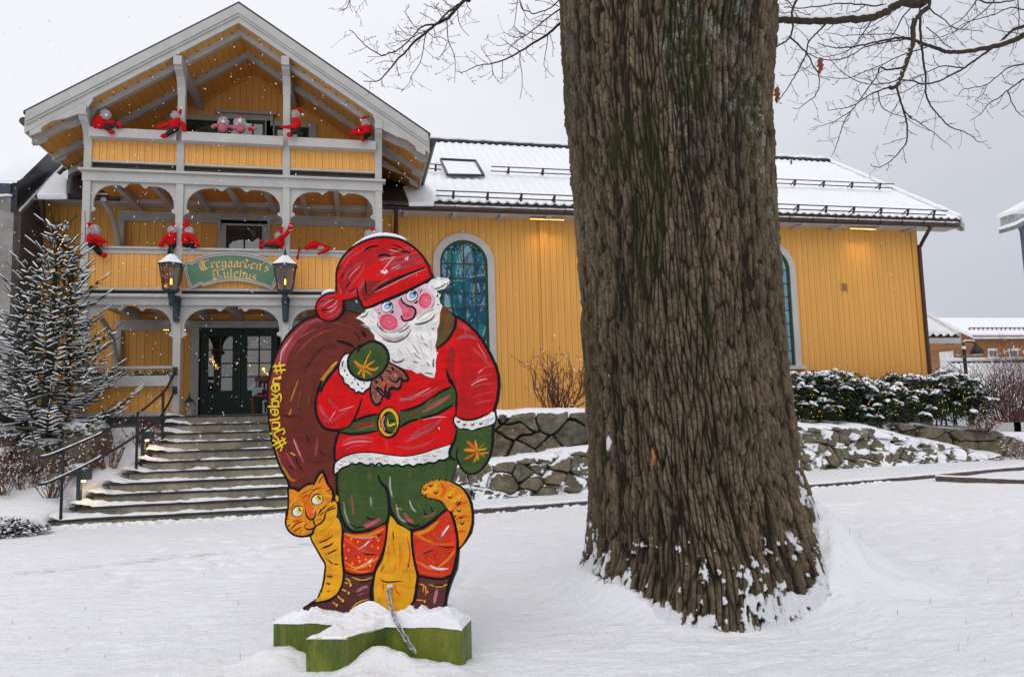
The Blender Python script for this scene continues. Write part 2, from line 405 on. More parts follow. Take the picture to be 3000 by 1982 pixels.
# ridge cap: half-round tiles, dark wavy gap, snow on top
rc = MB(); rs = MB()
for i, x in enumerate(np.arange(RX0, RX1-.05, .215)):
    rc.ball((x+.1, RY1-.03, RZ1+.01), .085, .12, .075, 8, 5)
rc.tube([(RX0, RY1, RZ1+.035), (RX1, RY1, RZ1+.035)], .085, 8)
rc.build('ridge_tiles', mat('ridge_tile', (.03, .026, .028), .6), house, True)
pts = [(x, RY1-.02, RZ1+.13+.012*math.sin(x*9)+random.uniform(-.006, .006)) for x in np.arange(RX0, RX1, .12)]
rs.tube(pts, [.062+random.uniform(-.008, .008) for _ in pts], 8); rs.build('ridge_snow', m_snow, house, True)
# verge at the right end
vb = MB(); vb.prism([(RY0-.04, RZ0-.22), (RY1, RZ1-.19), (RY1, RZ1+.04), (RY0-.04, RZ0+.02)], (RX1-.02, 0, 0), (0, 1, 0), (0, 0, 1), (.045, 0, 0))
vb.prism([(RY0+.05, RZ0-.30), (RY0+.45, RZ0-.05), (RY0-.05, RZ0-.1), (RY0-.05, RZ0-.30)], (RX1+.03, 0, 0), (0, 1, 0), (0, 0, 1), (.03, 0, 0))
vb.build('verge_board', m_grey, house)
vsn = MB(); n = 40
vsn.tube([(RX1+.0, RY0+(RY1-RY0)*i/n, RZ0+(RZ1-RZ0)*i/n+.075+random.uniform(-.008, .008)) for i in range(n+1)], [.055+random.uniform(-.008, .008) for i in range(n+1)], 8)
vsn.build('verge_snow', m_snow, house, True)
# eave: dark fascia, brown half-round gutter with snow line, grey board and soffit
MB().box(WX0, RX1-.02, RY0+.03, RY0+.06, RZ0-.16, RZ0-.04).build('fascia', m_dark, house)
def gutter(x0, x1, y, z, name='gutter'):
    g = MB(); g.tube([(x0, y, z), (x1, y, z)], .06, 10); 
    for x in np.arange(x0+.3, x1, .62): g.bar((x, y-.066, z-.05), (x, y-.066, z+.07), .02, .012)
    g.build(name, m_brown, house, False)
    sn = MB(); pts = [(xx, y-.01, z+.062+random.uniform(-.006, .006)) for xx in np.arange(x0, x1, .1)]
    sn.tube(pts, [.014+random.uniform(-.007, .007) for _ in pts], 5); sn.build('gutter_snow', m_snow, house, True)
gutter(.55, RX1-.12, RY0-.04, RZ0-.17)
gutter(float(atY(108, 575, 15.5)[0]), -4.6, RY0-.04, RZ0-.17)
MB().box(WX0+.2, RX1-.04, RY0+.05, YW, ZE-.10, ZE-.03).build('eave_soffit', m_grey, house)
ee = MB(); ee.box(WX0+.2, RX1-.06, RY0+.0, RY0+.05, ZE-.13, RZ0-.06)
for x in np.arange(1.0, 14.6, 1.06): ee.box(x, x+.10, RY0-.01, YW-.02, ZE-.16, ZE-.10)
ee.build('eave_board', m_grey, house)
# flat snow corner and dark flashing where the porch roof meets the main roof
def roofpt(px, py, lift=0.):                # point on the main roof plane
    n_ = np.array([0, -(RZ1-RZ0), (RY1-RY0)]); n_ = n_/np.linalg.norm(n_)
    return atP(px, py, (0, RY0-n_[1]*0+n_[1]*lift, RZ0+n_[2]*lift), n_)
def slab(name, pix, lift, th, m, bev=0.):
    P = [roofpt(a, b, lift) for a, b in pix]; n_ = np.array([0, -(RZ1-RZ0), (RY1-RY0)]); n_ /= np.linalg.norm(n_)
    Q = [p-n_*th for p in P]; k = len(P); b = MB()
    b.add(P+Q, [tuple(range(k))[::-1], tuple(range(k, 2*k))]+[(i, (i+1) % k, k+(i+1) % k, k+i) for i in range(k)])
    return b.build(name, m, house, bevel=bev)
slab('valley_snow', [(1198, 592), (1272, 592), (1270, 560), (1258, 538), (1215, 530), (1180, 545)], .11, .10, m_snow, .03)
slab('valley_flashing', [(1118, 588), (1198, 590), (1215, 470), (1125, 440)], .09, .06, mat('wet_slate', (.02, .022, .02), .25, .4, 4))
slab('roof_snow_patch', [(106, 567), (196, 567), (197, 525), (160, 500), (128, 540)], .13, .12, m_snow, .03)
slab('valley_flashing', [(196, 567), (246, 567), (246, 500), (200, 500)], .10, .06, MATS['wet_slate'])
# skylight
sk = [(1290, 466), (1393, 471), (1418, 514), (1310, 512)]
P = [roofpt(a, b, .11) for a, b in sk]; b = MB()
for i in range(4): b.bar(P[i], P[(i+1) % 4], .035, .06, (0, -.55, .83))
skf = b.build('skylight', mat('skylight_frame', (.05, .048, .045), .4), house)
setp(slab('skylight_snow', [(1297, 472), (1389, 477), (1411, 509), (1314, 507)], .15, .06, m_snow, .02), skf)
# snow guards
def guard(px, nb):
    pts = [roofpt(a, b, .14) for a, b in px]; g = MB(); a, b = pts[0], pts[-1]
    up = np.array([0, -.12, .17])*.55
    for h in (0, 1.): g.bar(a+up*h, b+up*h, .022, .022)
    for i in range(nb):
        t_ = (i+.5)/nb; p = a+(b-a)*t_
        g.bar(p-np.array([0, 0, .06]), p+up*1.15, .05, .02); g.bar(p+up*1.1, p+np.array([0, .16, .02]), .03, .015)
    g.build('snow_guard', m_brown, house)
guard([(1277, 573), (2772, 630)], 17); guard([(1225, 490), (1293, 497)], 2); guard([(1438, 501), (2616, 551)], 13)

# ---- porch posts, beams, panels
post = MB
for i, x in enumerate(PX):
    b = MB(); b.box(x-PW/2, x+PW/2, YP-PW/2, YP+PW/2, Z0, ZB1-.16); b.build('post', m_grey, house, bevel=.008)
    b = MB(); b.box(x-PW/2, x+PW/2, YP-PW/2, YP+PW/2, ZB1-.02, ZC2-.18); b.build('post', m_grey, house, bevel=.008)
    zt_ = rz(x)-GS-.02
    b = MB(); b.box(x-PW/2, x+PW/2, YP-PW/2, YP+PW/2, ZC2, zt_-.05); b.build('post', m_grey, house, bevel=.008)
    # bracket head sweeping forward to carry the verge
    br = MB(); y_ = YP-PW/2
    br.prism([(y_+.08, zt_-.62), (y_-.002, zt_-.62), (y_-.03, zt_-.45), (y_-.12, zt_-.30), (y_-.27, zt_-.24), (y_-.30, zt_-.20), (y_-.36, zt_-.19), (y_-.36, zt_-.02), (y_+.08, zt_-.02)],
             (x-PW/2-.004, 0, 0), (0, 1, 0), (0, 0, 1), (PW+.008, 0, 0)); br.build('post_bracket', m_grey, house, bevel=.006)
    # timber under the roof running back from each inner post
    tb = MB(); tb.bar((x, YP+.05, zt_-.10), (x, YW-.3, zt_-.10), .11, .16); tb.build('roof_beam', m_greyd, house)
x0, x1 = PX[0]-PW/2, PX[3]+PW/2
HB = []
for k, (zb, zc, yb) in enumerate(((3.43, ZB1, 0), (5.66, ZC2, 1))):
    MB().box(x0-.012, x1+.012, YP-PW/2-.012, YP+PW/2, zb, zc-.045).build('beam', m_grey, house, bevel=.004)
    MB().box(x0-.07, x1+.07, YP-PW/2-.07, YP+PW/2+.02, zc-.045, zc).build('cornice', m_grey, house, bevel=.006)
    c = MB(); c.box(x0-.05, x1+.05, YP-PW/2-.05, YP+PW/2, zc+.003, zc+.014)
    if k == 0: c.build('snow_line', m_snow, house)
half = [(895, 812), (890, 800), (900, 786), (908, 770), (925, 762), (937, 753), (943, 738), (936, 724), (922, 716), (918, 700), (921, 640), (935, 590), (965, 540), (1010, 500), (1060, 478), (1110, 470), (1175, 470), (1190, 480), (1199, 491), (1213, 497), (1228, 491), (1235, 477), (1250, 471), (1255, 459), (1268, 455), (1271, 445)]
hu = [((x-890)/860, (y-440)/360) for x, y in half]
full = hu + [(1-u, d) for u, d in hu[::-1]]
for zb, D in ((3.43, .62), (5.66, .60)):
    for i in range(3):
        a, b_ = PX[i]+PW/2-.01, PX[i+1]-PW/2+.01
        poly = [(0, -.01)] + [(0, .812/ .812*1.035)] + [(max(.0, u), d) for u, d in full] + [(1, 1.035), (1, -.01)]
        poly = [(u, -d*D) for u, d in poly]
        s_ = MB(); s_.prism(poly, (a, YP-.022, zb), (b_-a, 0, 0), (0, 0, 1), (0, .044, 0)); s_.build('arch_spandrel', m_grey, house)
        # short solid flank down to where the post continues
def panel(xa, xb, z0_, z1_, y, name='parapet_panel'):
    MB().box(xa, xb, y, y+.05, z0_, z1_).build(name, m_yel, house)
for i in range(3):
    a, b_ = PX[i]+PW/2, PX[i+1]-PW/2
    # second level
    panel(a, b_, 3.74, ZR2-.11, YP-.04)
    MB().box(a, b_, YP-.07, YP+.03, 3.70, 3.74).build('panel_trim', m_grey, house)
    MB().box(a, b_, YP-.09, YP+.07, ZR2-.04, ZR2).build('handrail_board', m_grey, house, bevel=.004)
    MB().box(a, b_, YP-.055, YP+.03, ZR2-.12, ZR2-.042).build('rail_board', m_grey, house)
    MB().box(a, b_, YP+.0, YP+.02, ZB1+.01, 3.70).build('dark_gap_strip', m_dark, house)  # dark strip painting in the shade of the gap below the panel
    # third level: planter-like grey box rail above yellow panel, grille below
    panel(a, b_, 6.055, 6.46, YP-.03)
    MB().box(a, b_, YP-.05, YP+.03, 6.015, 6.05).build('panel_trim', m_grey, house)
    MB().box(a-.02, b_+.02, YP-.20, YP-.17, 6.43, 6.60).build('planter_board', m_grey, house, bevel=.004)
    MB().box(a-.02, b_+.02, YP-.17, YP+.04, 6.42, 6.445).build('planter_floor', m_grey, house)
    MB().box(a, b_, YP-.03, YP+.05, 6.60, 6.64).build('handrail_board', m_grey, house)
    gr = MB(); gr.box(a, b_, YP+.03, YP+.04, ZC2, 6.015, 1)
    for x in np.arange(a, b_, .028): gr.box(x, x+.005, YP-.005, YP+.0, ZC2+.005, 6.014)
    gr.box(a, b_, YP-.006, YP-.001, ZC2+.06, ZC2+.066); gr.build('grille', [mat('grille_wire', (.12, .10, .07), .5), mat('grille_gap', (.02, .018, .015), .8)], house)
# ground-level parapets, left bay and right bay
for i in (0, 2):
    a, b_ = PX[i]+PW/2, PX[i+1]-PW/2
    panel(a, b_, 1.55, 2.02, YP-.03); MB().box(a, b_, YP-.06, YP+.04, Z0-.0, 1.545).build('panel_trim', m_grey, house)
    MB().box(a, b_, YP-.24, YP-.20, 1.99, 2.17).build('planter_board', m_grey, house)
    MB().box(a, b_, YP-.20, YP+.03, 1.985, 2.03).build('planter_floor', m_grey, house)
    MB().box(a, b_, YP-.07, YP+.07, 2.30, 2.35).build('handrail_board', m_grey, house)
    fg = MB()
    for k in range(700):
        x = random.uniform(a, b_); y = YP-.1+random.uniform(-.08, .08); z = 2.13+random.uniform(-.03, .10)
        d = Vector((random.uniform(-1, 1), random.uniform(-1, .3), random.uniform(-.3, .8))).normalized()*.07
        fg.bar((x, y, z), Vector((x, y, z))+d, .012, .006, mi=random.choice((0, 0, 0, 1)))
    fg.build('fir_garland', [mat('fir_garland_green', (.03, .07, .045), .7), m_snow], house)
# floors, ceilings, back walls
MB().box(x0, x1, YP-.1, YW, Z0-.12, Z0).build('porch_floor', mat('porch_slate', (.05, .05, .055), .5), house)
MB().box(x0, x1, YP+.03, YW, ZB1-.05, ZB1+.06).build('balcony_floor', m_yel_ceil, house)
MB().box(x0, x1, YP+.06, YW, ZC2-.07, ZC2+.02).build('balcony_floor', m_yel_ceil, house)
for zc in (ZB1-.05, ZC2-.07):
    for k in range(8):
        x = PX[0]+.35+k*(PX[3]-PX[0]-.5)/7
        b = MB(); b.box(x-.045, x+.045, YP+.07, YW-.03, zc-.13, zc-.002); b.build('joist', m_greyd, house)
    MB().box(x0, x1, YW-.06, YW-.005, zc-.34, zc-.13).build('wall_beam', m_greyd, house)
for x in (x0+.07, x1-.07):                       # wall posts with curved side braces
    for za, zb in ((Z0, ZB1-.4), (ZB1+.06, ZC2-.42)):
        MB().box(x-.06, x+.06, YW-.13, YW-.002, za, zb).build('wall_post', m_greyd, house)
        br = MB(); p = cr([(YW-.14, zb-.85), (YW-.25, zb-.5), (YW-.55, zb-.12), (YW-1.2, zb+.12)], 6)
        br.tube([(x, a, b) for a, b in p], .05, 6); br.build('side_brace', m_greyd, house)
# gable balcony: back wall with casing strip, soffit, rafters
YG = 15.65
zg = lambda x: rz(x)-GS
MB().prism([(x0, ZC2), (x1, ZC2), (x1, zg(x1)), (AX, zg(AX)), (x0, zg(x0))], (0, YG, 0), (1, 0, 0), (0, 0, 1), (0, .1, 0)).build('gable_wall', m_yel, house)
for sx, xe in ((-1, XL), (1, XR)):
    sof = MB(); xa, xb = AX, xe
    A = [(xa, YV+.05, rz(xa)-GS), (xb, YV+.05, rz(xb)-GS), (xb, 18.2, rz(xb)-GS), (xa, 18.2, rz(xa)-GS)]
    B = [(p[0], p[1], p[2]+.03) for p in A]
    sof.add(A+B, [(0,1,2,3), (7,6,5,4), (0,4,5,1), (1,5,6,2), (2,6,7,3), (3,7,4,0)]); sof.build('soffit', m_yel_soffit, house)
    top = MB(); xe2 = xe+sx*.05
    A = [(xa, YV-.02, rz(xa)-.055), (xe2, YV-.02, rz(xe2)-.055), (xe2, 20.4, rz(xe2)-.055), (xa, 20.4, rz(xa)-.055)]
    B = [(p[0], p[1], p[2]+.055) for p in A]; top.add(A+B, [(0,1,2,3), (7,6,5,4), (0,4,5,1), (1,5,6,2), (2,6,7,3), (3,7,4,0)]); top.build('roof', m_dark, house)
    tsn = MB(); A = [(xa, YV+.30, rz(xa)+.002), (xe, YV+.30, rz(xe)+.002), (xe, 20.3, rz(xe)+.002), (xa, 20.3, rz(xa)+.002)]
    B = [(p[0], p[1]+(.08 if i < 2 else 0), p[2]+.045) for i, p in enumerate(A)]; tsn.add(A+B, [(0,1,2,3), (7,6,5,4), (0,4,5,1), (1,5,6,2), (2,6,7,3), (3,7,4,0)]); tsn.build('roof_snow', m_snow, house)
    # barge boards, three stepped mouldings
    for (d0, d1, ya, yb) in ((.055, .235, YV-.05, YV+.05), (.235, .285, YV-.03, YV+.05), (.285, .405, YV-.005, YV+.05)):
        v = MB(); v.prism([(AX, rz(AX)-d0), (xe, rz(xe)-d0), (xe, rz(xe)-d1), (AX, rz(AX)-d1)], (0, ya, 0), (1, 0, 0), (0, 0, 1), (0, yb-ya, 0)); v.build('barge_board', m_grey, house)
    for (d0, d1, dy) in ((.405, .50, 0),):
        # scroll-cut tail of the verge
        s0 = abs(xe-AX)
        xx = lambda q: AX+sx*(s0-q)
        tail = [(.05, .40), (.05, .50), (.22, .53), (.24, .46), (.38, .44), (.62, .52), (.82, .56), (.95, .53), (1.02, .44), (1.03, .40)]
        for yy in (YV, 13.85, 14.75, 15.4):
            dd = 0 if yy == YV else .07
            poly = [(xx(q), rz(xx(q))-d-dd) for q, d in tail]
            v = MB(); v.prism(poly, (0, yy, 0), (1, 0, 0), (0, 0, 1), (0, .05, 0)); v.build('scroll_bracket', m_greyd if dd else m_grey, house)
    for yy in (13.83, 14.70):
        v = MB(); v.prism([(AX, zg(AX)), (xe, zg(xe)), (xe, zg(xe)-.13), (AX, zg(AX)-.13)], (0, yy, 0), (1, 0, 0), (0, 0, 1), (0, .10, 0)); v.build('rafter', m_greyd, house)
        nt_ = MB()
        for q in np.arange(.15, s0-.1, .20):
            x = AX+sx*q; nt_.box(x-.02, x+.02, yy-.012, yy+.11, zg(x)-.012, zg(x)-.004)
        nt_.build('rafter_blocks', m_dark, house)
    v = MB(); v.prism([(AX, zg(AX)), (x1 if sx > 0 else x0, zg(x1 if sx > 0 else x0)), (x1 if sx > 0 else x0, zg(x1 if sx > 0 else x0)-.06), (AX, zg(AX)-.06)], (0, YG-.03, 0), (1, 0, 0), (0, 0, 1), (0, .028, 0)); v.build('gable_trim', m_yel_soffit, house)
    # side eave boards and gutter running back
    v = MB(); v.box(min(xe, xe+sx*.03), max(xe, xe+sx*.03), YV, 18.0, rz(xe)-.42, rz(xe)-.06); v.build('eave_board', m_grey, house)
    g = MB(); g.tube([(xe+sx*.10, YV+.12, rz(xe)-.16), (xe+sx*.10, 17.4, rz(xe)-.20)], .07, 10); g.build('gutter', m_brown, house)
    # cheek wall between porch roof and main roof
    xw = x0 if sx < 0 else x1
    MB().box(xw-.03, xw+.03, YG, 18.0, ZC2-.1, zg(xw)-.01).build('cheek_wall', m_yel, house)
# lower edge of side soffit is closed by snowy debris in the valley
# foundation
n_ = MB(); n_.box(x0-.03, PX[1]+.15, YP-.04, YP+.1, .2, Z0-.03); n_.box(.3, x1+.03, YP-.04, YP+.1, .2, Z0-.03); n_.box(x0-.03, x0+.1, YP, YW, .2, Z0-.03)
m_conc = NT('old_concrete'); q = m_conc
f = q.noise(3.2, 7, .7); f2 = q.noise(17, 5, .7); f3 = q.noise(1.3, 4, .6, (1, 1, .35))
c = q.ramp(f, [(.3, (.13, .11, .08)), (.5, (.27, .23, .165)), (.68, (.40, .35, .26))])
c = q.mix(q.ramp(f3, [(.45, 0.), (.6, .75)]), c, (.075, .07, .055)); c = q.mix(.25, c, q.ramp(f2, [(.35, (.08, .075, .05)), (.65, (.42, .38, .30))])); q.col(c); q.rough(.8); q.bump(f2, .012)
m_conc = q.m; MATS['old_concrete'] = m_conc
n_.build('foundation', m_conc, house)
m_stone_found = m_conc
MB().box(WX0, WX1+.02, YW-.04, YW-.003, .3, 1.22).build('foundation', m_conc, house)

# ---- windows
def glassmat(name, dark, spec=.6, rough=.02, tint=(1, 1, 1)):
    n = NT(name); n.col(dark); n.rough(rough); n.p.inputs['Specular IOR Level'].default_value = spec
    n.p.inputs['Coat Weight'].default_value = .9; n.p.inputs['Coat Roughness'].default_value = .01; n.p.inputs['Coat IOR'].default_value = 2.3
    return n
def stained():
    n = NT('stained_glass'); sp = n.n('ShaderNodeSeparateXYZ'); n.l(n.tc.outputs['Object'], sp.inputs[0])
    vx = n.n('ShaderNodeCombineXYZ'); n.l(n.math('FLOOR', n.math('DIVIDE', sp.outputs[0], .23)), vx.inputs[0]); n.l(n.math('FLOOR', n.math('DIVIDE', sp.outputs[2], .31)), vx.inputs[2])
    wn = n.n('ShaderNodeTexWhiteNoise', noise_dimensions='3D'); n.l(vx.outputs[0], wn.inputs['Vector'])
    f = n.noise(3.5, 3); 
    c = n.ramp(n.math('ADD', n.math('MULTIPLY', wn.outputs[0], .45), n.math('MULTIPLY', f, .55)), [(.25, (.02, .17, .18)), (.42, (.015, .09, .14)), (.58, (.03, .14, .22)), (.75, (.035, .26, .24))])
    n.col(c); n.rough(.03); n.p.inputs['Coat Weight'].default_value = 1.; n.p.inputs['Coat Roughness'].default_value = .0; n.p.inputs['Coat IOR'].default_value = 2.5; n.p.inputs['Coat Tint'].default_value = (.5, .88, 1, 1)
    n.bump(n.noise(1.6, 2), .01, .12)
    return n.m
m_stain = stained()
m_winframe = mat('green_window_frame', (.02, .045, .02), .45, .2, 8)
def arched(xc, w, zb, zs):
    """w outer glass width, zb sill, zs spring of the arch"""
    r = w/2; n = 28; win = MB()
    win.prism([(xc-r, zb), (xc+r, zb)]+[(xc+r*math.cos(math.pi*k/n), zs+r*math.sin(math.pi*k/n)) for k in range(n+1)], (0, YW-.012, 0), (1, 0, 0), (0, 0, 1), (0, .008, 0))
    o = win.build('window', m_stain, house)
    cs = MB(); R = r+.155
    outer = [(xc+R, zb-.02)]+[(xc+R*math.cos(math.pi*k/n), zs+R*math.sin(math.pi*k/n)) for k in range(n+1)]+[(xc-R, zb-.02)]
    inner = [(xc-r, zb-.02)]+[(xc+r*math.cos(math.pi*k/n), zs+r*math.sin(math.pi*k/n)) for k in range(n, -1, -1)]+[(xc+r, zb-.02)]
    cs.prism(outer+inner, (0, YW-.075, 0), (1, 0, 0), (0, 0, 1), (0, .07, 0)); cs.build('casing', m_grey, o, bevel=.004)
    MB().box(xc-R-.07, xc+R+.07, YW-.16, YW-.005, zb-.12, zb-.022).build('sill', m_grey, o, bevel=.01)
    fr = MB(); fi = r-.05
    o2 = [(xc+r, zb)]+[(xc+r*math.cos(math.pi*k/n), zs+r*math.sin(math.pi*k/n)) for k in range(n+1)]+[(xc-r, zb)]
    i2 = [(xc-fi, zb)]+[(xc+fi*math.cos(math.pi*k/n), zs+fi*math.sin(math.pi*k/n)) for k in range(n, -1, -1)]+[(xc+fi, zb)]
    fr.prism(o2+i2, (0, YW-.045, 0), (1, 0, 0), (0, 0, 1), (0, .03, 0))
    for k in (-1, 0, 1):
        x = xc+k*r*.5; fr.box(x-.013, x+.013, YW-.032, YW-.014, zb, zs+(r*.5 if k else r))
    z = zs
    while z > zb: fr.box(xc-r, xc+r, YW-.030, YW-.014, z-.011, z+.011); z -= .33
    i3 = r*.52
    pts = [(xc+i3*math.cos(math.pi*k/16), YW-.024, zs+.18+i3*math.sin(math.pi*k/16)) for k in range(17)]
    fr.tube(pts, .012, 4)
    for a in (35, 145): fr.tube([(xc+i3*math.cos(math.radians(a)), YW-.024, zs+.18+i3*math.sin(math.radians(a))), (xc+r*math.cos(math.radians(a)), YW-.024, zs+r*math.sin(math.radians(a)))], .012, 4)
    fr.build('frame', m_winframe, o)
    return o
xa = float(atY(1290, 900, YW)[0]); xb = float(atY(1430, 900, YW)[0])
arched((xa+xb)/2, xb-xa, 2.1, zt(1360, 705, YW)-(xb-xa)/2)
W2R = float(atY(2313, 850, YW)[0]); ww = xb-xa
arched(W2R-ww/2, ww, zt(2340, 1068, YW), zt(2290, 735, YW)-ww/2+.05)
# second level window and top level window row
m_glass = glassmat('window_glass', (.03, .026, .028)).m
def rectwin(xa, xb, za, zb, y, cas=.16, mull=1, cap=True, lab=None):
    o = MB().box(xa, xb, y-.012, y-.004, za, zb).build('window', m_glass, house)
    f = MB(); t_ = .055
    f.box(xa, xa+t_, y-.04, y-.002, za, zb); f.box(xb-t_, xb, y-.04, y-.002, za, zb); f.box(xa+t_, xb-t_, y-.04, y-.002, zb-t_, zb); f.box(xa+t_, xb-t_, y-.04, y-.002, za, za+t_)
    for k in range(mull):
        x = xa+(xb-xa)*(k+1)/(mull+1); f.box(x-.015, x+.015, y-.036, y-.012, za+t_, zb-t_)
    f.build('frame', m_greenf, o)
    c_ = MB(); c_.box(xa-cas, xa-.002, y-.06, y-.001, za-.02, zb+.0); c_.box(xb+.002, xb+cas, y-.06, y-.001, za-.02, zb)
    c_.box(xa-cas, xb+cas, y-.06, y-.001, zb+.002, zb+.11)
    if cap:
        c_.box(xa-cas-.07, xb+cas+.07, y-.14, y-.001, zb+.112, zb+.16)
        for x in (xa-cas, xb+cas-.05): c_.box(x, x+.05, y-.11, y-.062, zb-.12, zb+.11)
    c_.build('casing', m_greyd, o); return o
g = lambda px, py, Y: (float(atY(px, py, Y)[0]), float(atY(px, py, Y)[2]))
xa, zb_ = g(664, 662, YW); xb, _ = g(769, 665, YW)
rectwin(xa, xb, ZR2-.25, zb_, YW)
xa, zb_ = g(650, 350, YG); xb, _ = g(778, 350, YG)
rectwin(g(668, 352, YG)[0], xb, 6.1, zb_, YG, mull=2)
rectwin(g(520, 352, YG)[0], g(640, 352, YG)[0], 6.1, zb_-.06, YG, cap=False)
rectwin(g(805, 352, YG)[0], g(905, 352, YG)[0], 6.1, zb_-.10, YG, cap=False)
# ---- entrance door
xa = g(584, 1100, YW)[0]; xb = xa+2*(g(704, 1100, YW)[0]-xa); zt_ = zt(640, 962, YW)
MB().box(xa-.16, xa-.002, YW-.08, YW-.001, Z0, zt_).build('door_casing', m_greyd, house); MB().box(xb+.002, xb+.16, YW-.08, YW-.001, Z0, zt_).build('door_casing', m_greyd, house)
cc_ = MB(); cc_.box(xa-.16, xb+.16, YW-.085, YW-.001, zt_+.002, zt_+.09); cc_.box(xa-.24, xb+.24, YW-.17, YW-.001, zt_+.092, zt_+.13); cc_.build('door_casing', m_greyd, house)
MB().box(xa, xb, YW-.04, YW-.002, Z0, zt_).build('dark_room_sheet', mat('dim_shop_interior', (.028, .016, .011), .8, .6, 2.5), house)  # flat dark sheet, the room's dimness is put into its colour
xm = (xa+xb)/2
def door(x0_, x1_, hx):
    z1_ = zt_-.03; d = MB(); st = .13; gz0 = Z0+.50; gz1 = z1_-.14
    y0_, y1_ = YW-.10, YW-.055
    d.box(x0_, x0_+st, y0_, y1_, Z0+.01, z1_); d.box(x1_-st, x1_, y0_, y1_, Z0+.01, z1_)
    d.box(x0_+st, x1_-st, y0_, y1_, gz1, z1_); d.box(x0_+st, x1_-st, y0_, y1_, Z0+.01, gz0)
    o = d.build('door', m_green, house)
    mu = MB(); xc = (x0_+x1_)/2; mu.box(xc-.014, xc+.014, y0_+.006, y1_, gz0, gz1)
    for k in (1, 2, 3): z = gz0+(gz1-gz0)*k/4; mu.box(x0_+st, x1_-st, y0_+.009, y1_, z-.012, z+.012)
    mu.build('glazing_bars', m_greenf, o)
    pn = MB(); pn.box(x0_+st, x1_-st, YW-.072, YW-.068, gz0, gz1); pn.build('pane', PANE, o)
    if hx is not None:
        h = MB(); h.ball((hx, y0_-.012, Z0+.93), .028, .012, .028); h.tube([(hx, y0_-.03, Z0+.93), (hx-.10, y0_-.04, Z0+.945)], .008, 6); h.ball((hx, y0_-.01, Z0+1.07), .022, .01, .022)
        h.build('handle', mat('brass', (.55, .38, .12), .3, metal=1.), o, True)
    return o, gz0, gz1
n = NT('door_glass'); n.t.nodes.remove(n.p); tr = n.n('ShaderNodeBsdfTransparent'); gl = n.n('ShaderNodeBsdfGlossy'); gl.inputs['Roughness'].default_value = .01
tr.inputs[0].default_value = (.8, .8, .8, 1); ms = n.n('ShaderNodeMixShader'); ms.inputs[0].default_value = .11
n.l(tr.outputs[0], ms.inputs[1]); n.l(gl.outputs[0], ms.inputs[2]); n.l(ms.outputs[0], n.t.nodes['Material Output'].inputs[0]); PANE = n.m
d1, gz0, gz1 = door(xa+.05, xm-.012, xm-.075); d2, _, _ = door(xm+.012, xb-.05, None)
MB().box(xm-.011, xm+.011, YW-.12, YW-.05, Z0+.01, zt_-.03).build('door_astragal', m_greenf, house)
MB().box(xa, xb, YW-.11, YW-.045, zt_-.028, zt_).build('door_head', m_greenf, house)
# curtain, notices and shop lights seen through the panes
cu = MB(); 
for k in range(14):
    x = xa+.30+k*.042; cu.tube([(x, YW-.047, gz0+.01), (x, YW-.047, gz0+.46)], .02, 5)
cu.build('lace_curtain', mat('lace_curtain', (.20, .19, .18), .9, .3, 12), house)
nb = MB()
def sheet(px0, px1, py0, py1, mi): a = g(px0, py0, YW-.07); b_ = g(px1, py1, YW-.07); nb.box(a[0], b_[0], YW-.066, YW-.064, b_[1], a[1], mi)
Zp = lambda x, y: (520+x/5.407, 940+y/5.407)
for (a, b_, c, d, mi) in ((1165, 1290, 305, 405, 0), (1100, 1315, 525, 670, 0), (1115, 1300, 540, 560, 1), (1150, 1270, 590, 596, 2), (1140, 1280, 620, 626, 2), (1150, 1250, 640, 645, 2), (440, 525, 620, 715, 3), (440, 525, 640, 655, 4), (480, 565, 490, 525, 5), (445, 540, 405, 455, 4)):
    p = Zp(a, c); q_ = Zp(b_, d); sheet(p[0], q_[0], p[1], q_[1], mi)
nb.build('door_notices', [mat('paper', (.6, .6, .6), .7), mat('notice_red', (.35, .06, .05), .7), mat('notice_grey', (.25, .2, .2), .7), mat('notice_pale', (.25, .28, .28), .7), mat('notice_blue', (.03, .07, .16), .7), mat('notice_teal', (.05, .16, .17), .7)], house)
nd = MB(); p = Zp(480, 430); a = g(p[0], p[1], YW-.07)
for dx_, mi in ((-.022, 0), (.022, 1)): nd.lathe((0, 0, 0), [(0.0, 0), (.001, 0)], 4, mi)
nd = MB()
for dx_, mi, yy in ((-.02, 0, .0675), (.02, 1, .068)):
    nd.prism([(a[0]+dx_+.026*math.cos(t_), a[1]+.026*math.sin(t_)) for t_ in np.linspace(0, 2*math.pi, 17)[:-1]], (0, YW-yy, 0), (1, 0, 0), (0, 0, 1), (0, .0004, 0), mi)
nd.build('card_emblem', [mat('emblem_red', (.5, .02, .02), .5), mat('emblem_orange', (.75, .3, .02), .5)], house)
sh = MB()
for k in range(46):
    u = random.random(); px, py = Zp(540+u*110+random.uniform(-35, 35), 590+u*200+random.uniform(-20, 20)); a = g(px, py, YW-.05); sh.ball((a[0], YW-.052, a[1]), .0065, n=5, m=4)
for x_, y_, r_ in ((1362, 760, .028), (1380, 805, .014), (1420, 830, .012), (1440, 855, .009), (875, 700, .013), (452, 375, .01), (450, 505, .007), (445, 555, .007), (1145, 700, .012)):
    px, py = Zp(x_, y_); a = g(px, py, YW-.05); sh.ball((a[0], YW-.052, a[1]), r_, n=6, m=5)
sh.build('shop_lights', emis('warm_bulb', (1, .55, .12), 5.), house)
